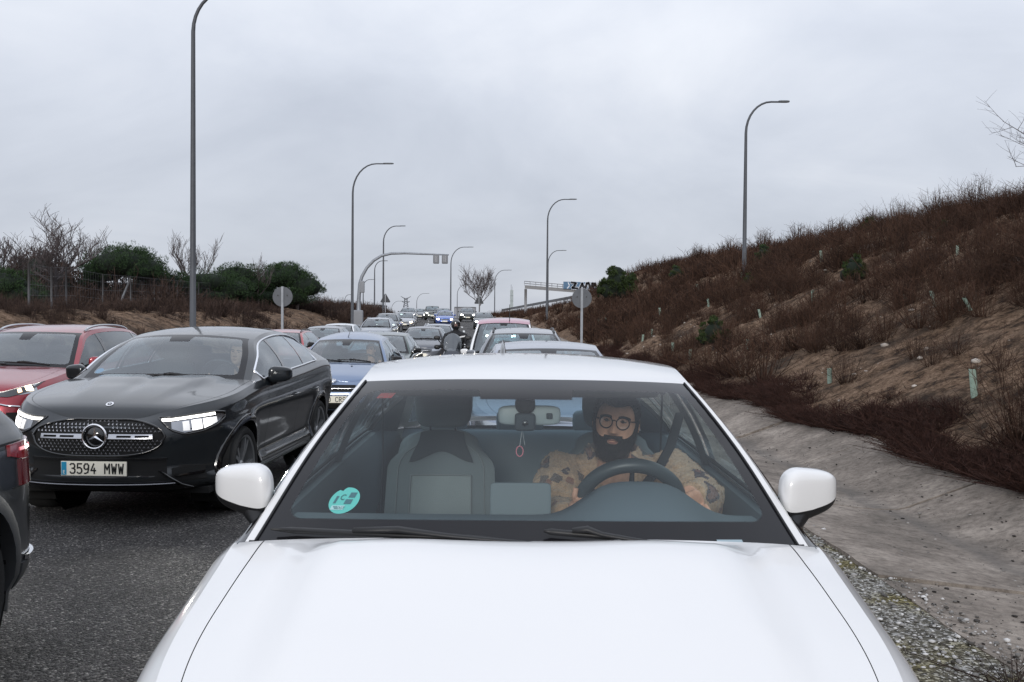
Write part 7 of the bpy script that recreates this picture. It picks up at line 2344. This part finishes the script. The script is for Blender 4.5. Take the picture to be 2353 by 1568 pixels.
# dead plant clumps lying by the gravel
for (x, y, lb) in ((2.22, 4.35, 'dark dead plant clump lying on the gravel at the lower right corner'), (1.72, 5.1, 'small dark dead tuft on the gravel beside the white wing')):
    v, f, t = shrub_proto(60, .11, .45, .003, int(y * 10), 2); o = npmesh('dead_clump', v * (1.2 if y < 5 else .6), f, simple('dead_clump', (.025, .014, .011), .95), t); o.location = (x, y, float(road_z(y)) + .012); tag(o, lb, 'plant')
# ================================================================ street furniture, far structures, motorcyclist
def lamp_post(px, ytop, Y, label, arm=1.0, H=None, side=1, reach=3.0, r=.10, tip_px=None, base_z=None):
    """tapered steel column that bends into a curved bracket; the head points along the bracket"""
    x = px2x(px, Y); zt = py2z(ytop, Y)
    d = x - float(lane_x(Y)); zb = ground_z(d, Y) if base_z is None else base_z
    h = zt - zb; k = .43519 / FPX * Y
    root = empty('lamp_post', (x, Y, zb)); tag(root, label, 'lamp post', 'street lamps along the motorway')
    run = (tip_px - px) * k if tip_px else reach
    rad = min(abs(run) * .62, h * .3); s = 1 if run > 0 else -1
    pts = [Vector((0, 0, -.1)), Vector((0, 0, h * .35))]
    zc = h - rad * 1.25
    pts.append(Vector((0, 0, zc)))
    for a in np.linspace(0, PI / 2, 9)[1:]:
        pts.append(Vector((s * rad * (1 - math.cos(a)), 0, zc + rad * 1.25 * math.sin(a))))
    pts.append(Vector((run * .86, 0, h)))
    rr = [r, r * .85] + [r * .62] + [r * .55 - r * .02 * i for i in range(len(pts) - 3)]
    m = MB(); m.tube(pts, rr, 10); m.build('pole', POLE, root)
    hd_ = MB(); hd_.rbox((run * .93, 0, h + .02), (abs(run) * .30, .24, .10), .03, p=3.5, nu=12, nv=7); hd_.build('lamp_head', simple('lamp_head_grey', (.13, .14, .15), .5), root)
    b = MB(); b.box((0, 0, .02), (r * 4, r * 4, .05)); b.build('base', POLE, root, smooth=False)
    b = MB(); b.box((0, -r * 1.02, .9), (r * .9, .02, .5)); b.build('access_door', POLE, root, smooth=False)
    return root
LP = [(443, -8, 32, 'tallest lamp post at left, its bracket cut by the top of the picture', 560), (809, 380, 67, 'tall lamp post left of the curved traffic mast', 896), (880, 522, 112, 'lamp post behind the left triangular sign', 927),
      (860, 602, 150, 'thin lamp post just right of the curved traffic mast', 888), (834, 645, 185, 'short distant lamp post beside the mast upright', 858), (792, 680, 240, 'tiny lamp post far left over the fence', 808),
      (1708, 232, 47, 'tall lamp post rising behind the hill at right', 1800), (1256, 458, 86, 'lamp post in front of the graffiti gantry', 1318), (1258, 575, 150, 'lamp post seen right behind the one at the gantry', 1297),
      (1136, 621, 200, 'thin lamp post right of the distant bare tree', 1172), (1035, 569, 146, 'lamp post standing right of the traffic light boxes', 1083), (1050, 655, 250, 'small lamp post left of the distant bare tree', 1080),
      (957, 676, 290, 'small lamp post right of the pylon', 984), (899, 694, 330, 'tiny lamp post left of the pylon', 925), (742, 700, 300, 'faint little lamp post above the left fence', 752)]
for px, yt, Y, lb, tip in LP:
    lamp_post(px, yt, Y, lb, tip_px=tip, r=.105 * (1 if Y < 100 else 1.15))

SIGNBACK = simple('sign_back_grey', (.105, .112, .125), .6, metal=.3, var=.12, vscale=4)
def round_sign(px, py, Y, label):
    x, z = px2x(px, Y), py2z(py, Y); d = x - float(lane_x(Y)); zb = ground_z(d, Y)
    root = empty('road_sign', (x, Y, zb)); tag(root, label, 'road sign', 'round signs seen from behind')
    h = z - zb; R = .45
    m = MB(); m.lathe([(.001, .014), (R - .02, .014), (R - .004, .022), (R, .010), (R, -.008), (.001, -.008)], 40, 'Y', c=(0, 0, h)); disc = m.build('disc', SIGNBACK, root, angle=40)
    m.v = []; p = MB(); p.box((0, -.045, (h + R) / 2 - .05), (.105, .06, h + R + .12)); p.build('post', GALV, root, smooth=False)
    for s in (-1, 1):
        b = MB(); b.box((s * .21, -.022, h + .06), (.045, .03, .05)); b.build('clamp', simple('clamp_dark', (.03, .03, .03), .6), disc, smooth=False)
    return root
round_sign(649, 686, 45, 'grey back of a round sign on a post in front of the left pines')
round_sign(1336, 684, 45, 'grey back of a round sign on a post in front of the brown slope')
def tri_sign(px, py, Y, S, label):
    x, z = px2x(px, Y), py2z(py, Y); d = x - float(lane_x(Y)); zb = ground_z(d, Y); h = z - zb
    root = empty('warning_sign', (x, Y, zb)); tag(root, label, 'road sign', 'triangular signs seen from behind')
    m = MB(); c = S * .55; poly = []
    for k in range(3):
        a = PI / 2 + 2 * PI * k / 3
        for e in np.linspace(-.5, .5, 5): poly.append((c * .86 * math.cos(a) + c * .16 * math.cos(a + e * 2.1), c * .86 * math.sin(a) + c * .16 * math.sin(a + e * 2.1)))
    m.prism(poly, -.012, .012, lambda a, b, q: Vector((a, q, h + b))); m.build('triangle', simple('sign_back_dark', (.05, .053, .06), .6, metal=.3), root, angle=40)
    p = MB(); p.box((0, -.05, (h + S * .5) / 2), (.09, .06, h + S * .5)); p.build('post', GALV, root, smooth=False)
tri_sign(885, 690, 106, 1.05, 'dark triangular sign back left of the pylon')
tri_sign(1100, 692, 140, 1.3, 'dark triangular sign back in front of the distant bare tree')

# cantilever mast with two lane-signal boxes
def gantry_mast():
    Y = 75; k = .43519 / FPX * Y; x = px2x(823, Y); d = x - float(lane_x(Y)); zb = ground_z(d, Y)
    root = empty('signal_mast', (x, Y, zb)); tag(root, 'curved cantilever mast with two traffic signal boxes at the end of its arm', 'traffic mast')
    P = lambda px, py: Vector((px2x(px, Y) - x, 0, py2z(py, Y) - zb))
    pts = [Vector((0, 0, -.1)), P(824, 690), P(826, 655), P(831, 638), P(842, 618), P(858, 601), P(876, 590), P(898, 585), P(930, 584), P(990, 586), P(1030, 587)]
    m = MB(); m.tube(pts, [.16, .15, .13, .125, .12, .115, .11, .10, .09, .07, .05], 10); m.build('mast', GALV, root)
    for px in (1001, 1021):
        b = MB(); q = P(px, 597.5); b.rbox(q, (.46, .14, .66), .04, p=9, nu=24, nv=13); bx = b.build('signal_box', simple('signal_back', (.16, .165, .18), .5), root, angle=50)
        for s in (-.06, .06):
            g = MB(); g.box(q + Vector((s, -.075, .02)), (.05, .02, .46)); g.build('bracket', simple('signal_bracket', (.33, .34, .36), .5), bx, smooth=False)
    c = MB(); c.rbox(P(823, 738) + Vector((0, -.1, 0)), (.75, .4, 1.5), .05, p=9); c.build('control_cabinet', simple('cabinet_grey', (.24, .25, .27), .6), root, angle=50)
    c = MB(); c.rbox(P(829, 662) + Vector((.1, -.1, 0)), (.35, .25, .9), .03, p=9); c.build('junction_box', simple('cabinet_grey', (.24, .25, .27), .6), root, angle=50)
gantry_mast()

# walkway gantry with the sprayed panel
def sign_gantry():
    Y = 128; x0 = px2x(1205, Y); root = empty('sign_gantry', (x0, Y, py2z(700, Y))); o = root.location
    tag(root, 'walkway gantry with railing and a blue panel sprayed with black and white letters', 'gantry')
    P = lambda px, py, dy=0: Vector((px2x(px, Y) - o.x, dy, py2z(py, Y) - o.z))
    steel = simple('gantry_steel', (.22, .22, .225), .6)
    m = MB(); m.tube([P(1207, 720), P(1207, 664)], .17, 8); m.build('column', steel, root)
    m = MB(); a, b = P(1205, 659), P(1400, 673); c = (a + b) / 2
    m.box(c, ((b - a).length, .5, .42), M=Matrix.Rotation(math.atan2(-(b.z - a.z), (b.x - a.x)), 3, 'Y')); m.build('beam', steel, root, smooth=False)
    m = MB()
    for dy in (-.45, .45):
        for (q0, q1) in (((1204, 646), (1294, 653)), ((1204, 651), (1294, 658))): m.tube([P(*q0, dy), P(*q1, dy)], .03, 5)
        for px in (1204, 1217, 1230, 1242, 1254, 1267, 1280, 1292): m.tube([P(px, 657 + (px - 1204) * .07, dy), P(px, 646 + (px - 1204) * .078, dy)], .022, 5)
    m.build('railing', simple('rail_grey', (.30, .31, .33), .5), root)
    pb = MB(); a, b = P(1293, 649), P(1368, 652)
    pb.add([P(1293, 646.5, -.5), P(1368, 648, -.5), P(1368, 664, -.5), P(1293, 663, -.5)] + [P(1293, 646.5, -.4), P(1368, 648, -.4), P(1368, 664, -.4), P(1293, 663, -.4)], [(3, 2, 1, 0), (4, 5, 6, 7), (0, 1, 5, 4), (3, 7, 6, 2), (0, 4, 7, 3), (1, 2, 6, 5)])
    pn = pb.build('panel', simple('panel_blue', (.07, .14, .23), .6, var=.35, vscale=1.2), root, smooth=False)
    blk = simple('spray_black', (.012, .012, .016), .7); wht = simple('spray_white', (.62, .66, .72), .7)
    # sprayed letters: fat black strokes with white outlines
    U = lambda u, v, q: P(1293 + u * .0575 / .43519 * 0 + u, 647 + v, -.505 - q)
    strokes = [[(18, 1.5), (29, 2.5), (26, 8), (20, 14), (33, 15.2)], [(38, 14.5), (43, 3), (47, 13)], [(51, 14.5), (53, 3), (58, 2), (61, 14)], [(66, 15), (65.5, 3), (73, 3.5), (73, 8.5), (67, 9.5)]]
    def ribbon(pts, w, q, name, mat):
        mm = MB(); n = len(pts)
        for i in range(n - 1):
            a, b = Vector(pts[i]), Vector(pts[i + 1]); dd = (b - a).normalized(); nn = Vector((-dd.y, dd.x)); a = a - dd * w * .4; b = b + dd * w * .4
            mm.add([U(*(a - nn * w), q), U(*(b - nn * w), q), U(*(b + nn * w), q), U(*(a + nn * w), q)], [(0, 1, 2, 3)])
        mm.build(name, mat, pn, smooth=False)
    for st in strokes: ribbon(st, 3.6, .0, 'letter_outline', wht)
    for st in strokes: ribbon(st, 2.35, .02, 'letter', blk)
    ribbon([(11, 2), (14, 9), (9, 15)], 1.2, .01, 'letter_outline', wht)
sign_gantry()

# guard rail climbing beside the slip road
def guard_rail():
    Ys = np.linspace(190, 118, 14); px = np.linspace(1152, 1385, 14); py = np.linspace(713, 668, 14)
    base = Vector((px2x(px[0], Ys[0]), Ys[0], py2z(py[0], Ys[0]))); root = empty('guard_rail', base); tag(root, 'long steel guard rail climbing along the crest of the far slope', 'guard rail')
    pts = [Vector((px2x(a, y), y, py2z(b, y))) - base for a, b, y in zip(px, py, Ys)]
    m = MB(); P = []
    for p in pts: P.append([p + Vector((0, -.03, .20)), p + Vector((0, -.09, .08)), p + Vector((0, -.03, 0)), p + Vector((0, -.09, -.08)), p + Vector((0, -.03, -.22))])
    m.grid(P); m.build('rail', simple('guard_steel', (.12, .125, .135), .5, metal=.4), root)
    for p in pts[1:]:
        q = MB(); q.box(p + Vector((0, .05, -.45)), (.12, .1, 1.1)); q.build('post', simple('guard_steel', (.12, .125, .135), .5, metal=.4), root, smooth=False)
guard_rail()

# wire fence along the left bank
def wire_fence():
    posts = [(66, 614, 672, 33), (118, 622, 683, 36), (152, 621, 668, 37), (236, 637, 672, 42), (300, 641, 682, 46), (355, 646, 690, 50), (407, 650, 693, 54), (456, 654, 695, 58), (498, 656, 694, 62), (535, 660, 700, 66), (570, 667, 700, 70), (600, 672, 702, 75), (640, 680, 705, 80), (690, 690, 712, 88), (712, 699, 722, 96), (725, 702, 722, 104), (741, 703, 724, 112), (757, 703, 725, 120), (771, 704, 725, 128), (785, 704, 726, 138)]
    y0 = posts[0][3]; o = Vector((px2x(66, y0), y0, py2z(672, y0))); root = empty('wire_fence', o); tag(root, 'wire mesh fence on metal posts along the top of the left bank', 'fence')
    tops = []
    gm = simple('fence_post', (.085, .085, .09), .7)
    for px, yt, yb, Y in posts:
        t = Vector((px2x(px, Y), Y, py2z(yt, Y))) - o; d = t.x + o.x - float(lane_x(Y)); b = Vector((t.x, t.y, min(py2z(yb, Y), ground_z(d, Y)) - .2 - o.z))
        m = MB(); m.tube([b, t], .035 if Y < 80 else .05, 6); m.build('post', gm, root); tops.append((t, b))
    m = MB(); p = tops[4]; m.tube([p[0] + Vector((0, 0, -.1)), p[0] + Vector((-.75, -.1, -2.0))], .05, 6); m.build('brace', GALV, root)
    m = MB()
    for (a, b), (c, d) in zip(tops[:-1], tops[1:]):
        hgt = 1.9
        for f in (0.02, .35, .7, 1.05, 1.4, 1.75): m.tube([a + Vector((0, 0, -f)), c + Vector((0, 0, -f))], .0055, 3, cap=False)
        n = 14
        for i in range(n): q = a.lerp(c, i / n); m.tube([q + Vector((0, 0, -.02)), q + Vector((0, 0, -1.75))], .0035, 3, cap=False)
    w = m.build('mesh_wire', simple('fence_wire', (.10, .10, .11), .7), root); w['kind'] = 'stuff'
wire_fence()

# far horizon: pylon, mast tower, sheds and trees
def pylon(px, ytop, ybot, Y, label, wpx=22, arms=True):
    k = .43519 / FPX * Y; x = px2x(px, Y); zb, zt = py2z(ybot, Y), py2z(ytop, Y); h = zt - zb; root = empty('pylon', (x, Y, zb)); tag(root, label, 'pylon')
    m = MB(); w = wpx * k; st = simple('pylon_steel', (.16, .17, .19), .7); r = .05 * w / 2
    lv = np.linspace(0, .86, 7); wd = lambda t: w * (.30 - .16 * min(1, t * 1.6))
    C = [[Vector((sx * wd(t), sy * wd(t), t * h)) for sx, sy in ((-1, -1), (1, -1), (1, 1), (-1, 1))] for t in lv]
    for i in range(len(lv) - 1):
        for j in range(4):
            m.tube([C[i][j], C[i + 1][j]], r, 4); m.tube([C[i][j], C[i + 1][(j + 1) % 4]], r * .6, 3); m.tube([C[i][(j + 1) % 4], C[i + 1][j]], r * .6, 3)
    m.build('lattice', st, root)
    if arms:
        for t, l, up in ((.62, .42, .02), (.86, .52, .14)):
            q = MB(); q.tube([(-w * l, 0, h * (t + up)), (-w * l * .5, 0, h * (t + up * .3)), (0, 0, h * t), (w * l * .5, 0, h * (t + up * .3)), (w * l, 0, h * (t + up))], r * 1.1, 4); q.tube([(-w * l, 0, h * (t + up)), (0, 0, h * (t - .1)), (w * l, 0, h * (t + up))], r * .8, 4); q.build('cross_arm', st, root)
pylon(932, 683, 716, 420, 'lattice power pylon with horned arms on the horizon')
def tower():
    Y = 330; x = px2x(1175, Y); zb, zt = py2z(706, Y), py2z(666, Y); root = empty('office_tower', (x, Y, zb)); tag(root, 'pale slim high-rise with two dark bands and roof masts on the horizon', 'tower')
    k = .43519 / FPX * Y; w = 7.4 * k; h = zt - zb
    pale = simple('tower_pale', (.42, .45, .45), .5, var=.1, vscale=.4); dk = simple('tower_band', (.10, .11, .12), .5)
    m = MB(); m.box((0, 0, h / 2 - 1), (w, w, h + 2)); m.build('block', pale, root, smooth=False)
    for f in (.36, .66):
        q = MB(); q.box((0, 0, h * f), (w * 1.02, w * 1.02, h * .03)); q.build('band', dk, root, smooth=False)
    for i in range(3):
        q = MB(); q.box(((i - 1) * w * .3, -w * .5 - .04, h * .5), (w * .16, .1, h * .98)); q.build('window_strip', simple('tower_glass', (.28, .34, .36), .3), root, smooth=False)
    q = MB(); q.tube([(-w * .2, 0, h), (-w * .2, 0, h * 1.3)], .05 * w, 5); q.tube([(w * .15, 0, h), (w * .15, 0, h * 1.18)], .04 * w, 5); q.build('mast', dk, root)
tower()
def shed(px0, px1, yt, yb, Y, col_, label, name='warehouse', bays=8):
    k = .43519 / FPX * Y; x = px2x((px0 + px1) / 2, Y); zb, zt = py2z(yb, Y) - 1.5, py2z(yt, Y); w = (px1 - px0) * k; h = zt - zb
    root = empty(name, (x, Y, zb)); tag(root, label, 'building' if name != 'sound_wall' else 'wall')
    m = MB(); m.box((0, 0, h / 2), (w, 10 if name != 'sound_wall' else .3, h)); m.build('wall', simple('shed_%d' % px0, col_, .7, var=.08, vscale=.3), root, smooth=False)
    m = MB(); m.box((0, 0, h + .08), (w * 1.01, 10.4 if name != 'sound_wall' else .4, .25)); m.build('roof_edge', simple('shed_edge', (.13, .14, .15), .7), root, smooth=False)
    for i in range(bays + 1):
        q = MB(); q.box((-w / 2 + w * i / bays, -5.02 if name != 'sound_wall' else -.18, h / 2), (.18, .1, h)); q.build('rib', simple('shed_rib', (.22, .23, .25), .7), root, smooth=False)
shed(778, 880, 706, 730, 175, (.34, .35, .38), 'long low grey warehouse beyond the left fence', bays=9)
shed(1046, 1092, 708, 722, 300, (.30, .31, .34), 'low grey shed on the horizon behind the black SUV', bays=5)
shed(690, 790, 716, 735, 155, (.40, .40, .40), 'pale concrete wall along the far left road edge', name='sound_wall', bays=10)

# ---------------------------------------------------------------- motorcyclist
def scooter_and_rider():
    Y = 25.2; x = px2x(1040, Y); zb = float(road_z(Y)); S = empty('scooter', (x, Y, zb), math.radians(3)); tag(S, 'dark maxi scooter with a tall smoked windscreen filtering between the lanes', 'scooter')
    dk = paint('scooter_paint', (.03, .034, .045), metal=.4)
    for y0 in (.28, 1.72):
        t, r = make_rim_wheel(.27, .13, 1, None, 5, 'single', .07); w = t.build('wheel', RUBBER, S, angle=45); w.location = (0, y0, .27); rm = r.build('rim', DARKRIM, w, angle=40)
    m = MB(); P = []
    for yy, w_, z0, z1 in ((-.02, .10, .55, .78), (.08, .22, .42, .95), (.25, .27, .34, 1.04), (.45, .26, .30, 1.02), (.58, .22, .28, .86), (.75, .20, .20, .42), (1.0, .21, .20, .40), (1.15, .22, .22, .70), (1.5, .23, .35, .80), (1.9, .18, .50, .82), (2.08, .08, .62, .80)):
        P.append([Vector((w_ * math.copysign(abs(math.cos(a)) ** .7, math.cos(a)), yy, (z0 + z1) / 2 + (z1 - z0) / 2 * math.copysign(abs(math.sin(a)) ** .8, math.sin(a)))) for a in np.linspace(0, 2 * PI, 19)[:-1]])
    m.grid(P, closed_v=True); m.add(P[0], [tuple(range(18))]); m.add(P[-1], [tuple(range(18))]); m.build('fairing', dk, S)
    for s in (1, -1):
        h = MB(); h.rbox((s * .13, .02, .82), (.15, .08, .08), .02, p=3, M=Matrix.Rotation(-s * .35, 3, 'Y')); h.build('headlight', LED if s < 0 else LAMPBACK, S)
        a = MB(); a.tube([(s * .24, .42, 1.10), (s * .34, .36, 1.20), (s * .38, .34, 1.27)], .012, 6); mi = a.build('mirror_stalk', BLACK, S)
        a = MB(); a.rbox((s * .40, .33, 1.30), (.17, .05, .10), .02, p=3); a.build('mirror', BLACK, mi)
        a = MB(); a.rbox((s * .40, .36, 1.06), (.15, .14, .12), .03, p=3); a.build('hand_guard', BLACK, S)
        f = MB(); f.tube([(s * .06, .28, .27), (s * .06, .40, .75)], .03, 8); f.build('fork', BLACK, S)
    b = MB(); b.tube([(-.42, .46, 1.08), (-.2, .50, 1.12), (.2, .50, 1.12), (.42, .46, 1.08)], .018, 8); b.build('handlebar', BLACK, S)
    g = MB(); P = []
    for t in np.linspace(0, 1, 9):
        z = .92 + .50 * t; hw = .23 * (1 - abs(2 * (t - .45)) ** 3 * .35) * (1 if t < .9 else .8); yy = .10 + .22 * t
        P.append([(hw * u, yy + .08 * u * u, z - .03 * u * u * t) for u in np.linspace(-1, 1, 11)])
    g.grid(P); g.build('windshield', glass('smoked_screen', (.30, .31, .33), f0=.16, boost=1.2), S)
    st = MB(); st.rbox((0, 1.35, .82), (.36, .85, .14), .05, p=3); st.build('saddle', BLACK, S)
    m = MB(); m.box((0, -.04, .62), (.20, .01, .13)); m.build('number_plate', PLATEWHITE, S, smooth=False)
    # rider
    R = empty('person', (x + .02, Y + 1.02, zb + .86), math.radians(3)); tag(R, 'motorcyclist in black jacket and dark full-face helmet riding the scooter', 'person')
    J = MB(); J.rbox((0, .02, .32), (.46, .28, .62), .1, p=2.8, nu=22, nv=13); J.rbox((0, 0, .50), (.54, .24, .2), .1, p=2.4)
    arms = {1: ((.23, .0, .50), (.34, -.22, .24), (.36, -.52, .22)), -1: ((-.23, 0, .50), (-.34, -.22, .24), (-.36, -.52, .22))}
    for s in (1, -1):
        J.tube(arms[s], [.085, .07, .05], 12)
        J.tube([(s * .10, .0, .02), (s * .22, -.45, .02), (s * .20, -.48, -.45)], [.11, .08, .06], 12)
        J.rbox((s * .20, -.53, -.50), (.10, .26, .1), .02, p=3)
    J.tube([(0, 0, .58), (0, -.03, .72)], [.08, .07], 10); J.rbox((0, -.03, .76), (.15, .18, .22), .05, p=2.2)
    body = remeshed(J, 'body', simple('black_textile', (.012, .012, .014), .7, bump=.3, bscale=40), R, .014, 3, .006, 12)
    hm = MB(); hm.rbox((0, -.03, .775), (.245, .28, .27), .05, p=2.25, nu=26, nv=17); he = hm.build('helmet', simple('helmet_black', (.02, .02, .022), .2, coat=1.0), R)
    fo = MB(); P = []
    for b_ in np.linspace(-.34, .30, 7): P.append([(.121 * math.sin(a) * math.cos(b_ * .4), -.03 - .141 * math.cos(a) * math.cos(b_ * .5), .775 + .125 * math.sin(b_)) for a in np.linspace(-.95, .95, 13)])
    fo.grid(P); fo.build('face_opening', simple('rider_face', (.17, .10, .085), .6), he)
    vs = MB(); P = []
    for b_ in np.linspace(.20, .55, 5): P.append([(.124 * math.sin(a), -.03 - .146 * math.cos(a) * math.cos(b_ * .5), .775 + .128 * math.sin(b_)) for a in np.linspace(-1.1, 1.1, 13)])
    vs.grid(P); vs.build('visor', GLOSSBLACK, he)
    for s in (1, -1):
        gl_ = MB(); c = Vector((s * .37, -.56, .215)); gl_.rbox(c, (.11, .10, .09), .03, p=2.6)
        for q in range(4): gl_.tube([c + Vector((s * (-.04 + .026 * q), -.03, .03)), c + Vector((s * (-.04 + .026 * q), -.075, .01)), c + Vector((s * (-.04 + .026 * q), -.07, -.03))], .014, 6)
        gl_.tube([c + Vector((-s * .05, .0, 0)), c + Vector((-s * .07, -.04, -.02))], .014, 6); gl_.build('glove', BLACK, R)
    rf = MB(); rf.box((.17, -.118, .46), (.16, .012, .032), M=Matrix.Rotation(-.2, 3, 'Y')); rf.build('reflective_strip', simple('reflector', (.85, .85, .85), .4), R, smooth=False)
scooter_and_rider()

for o in bpy.data.objects:
    if o.parent is None and o.get('category') == 'car': o['group'] = 'cars queuing on the motorway'
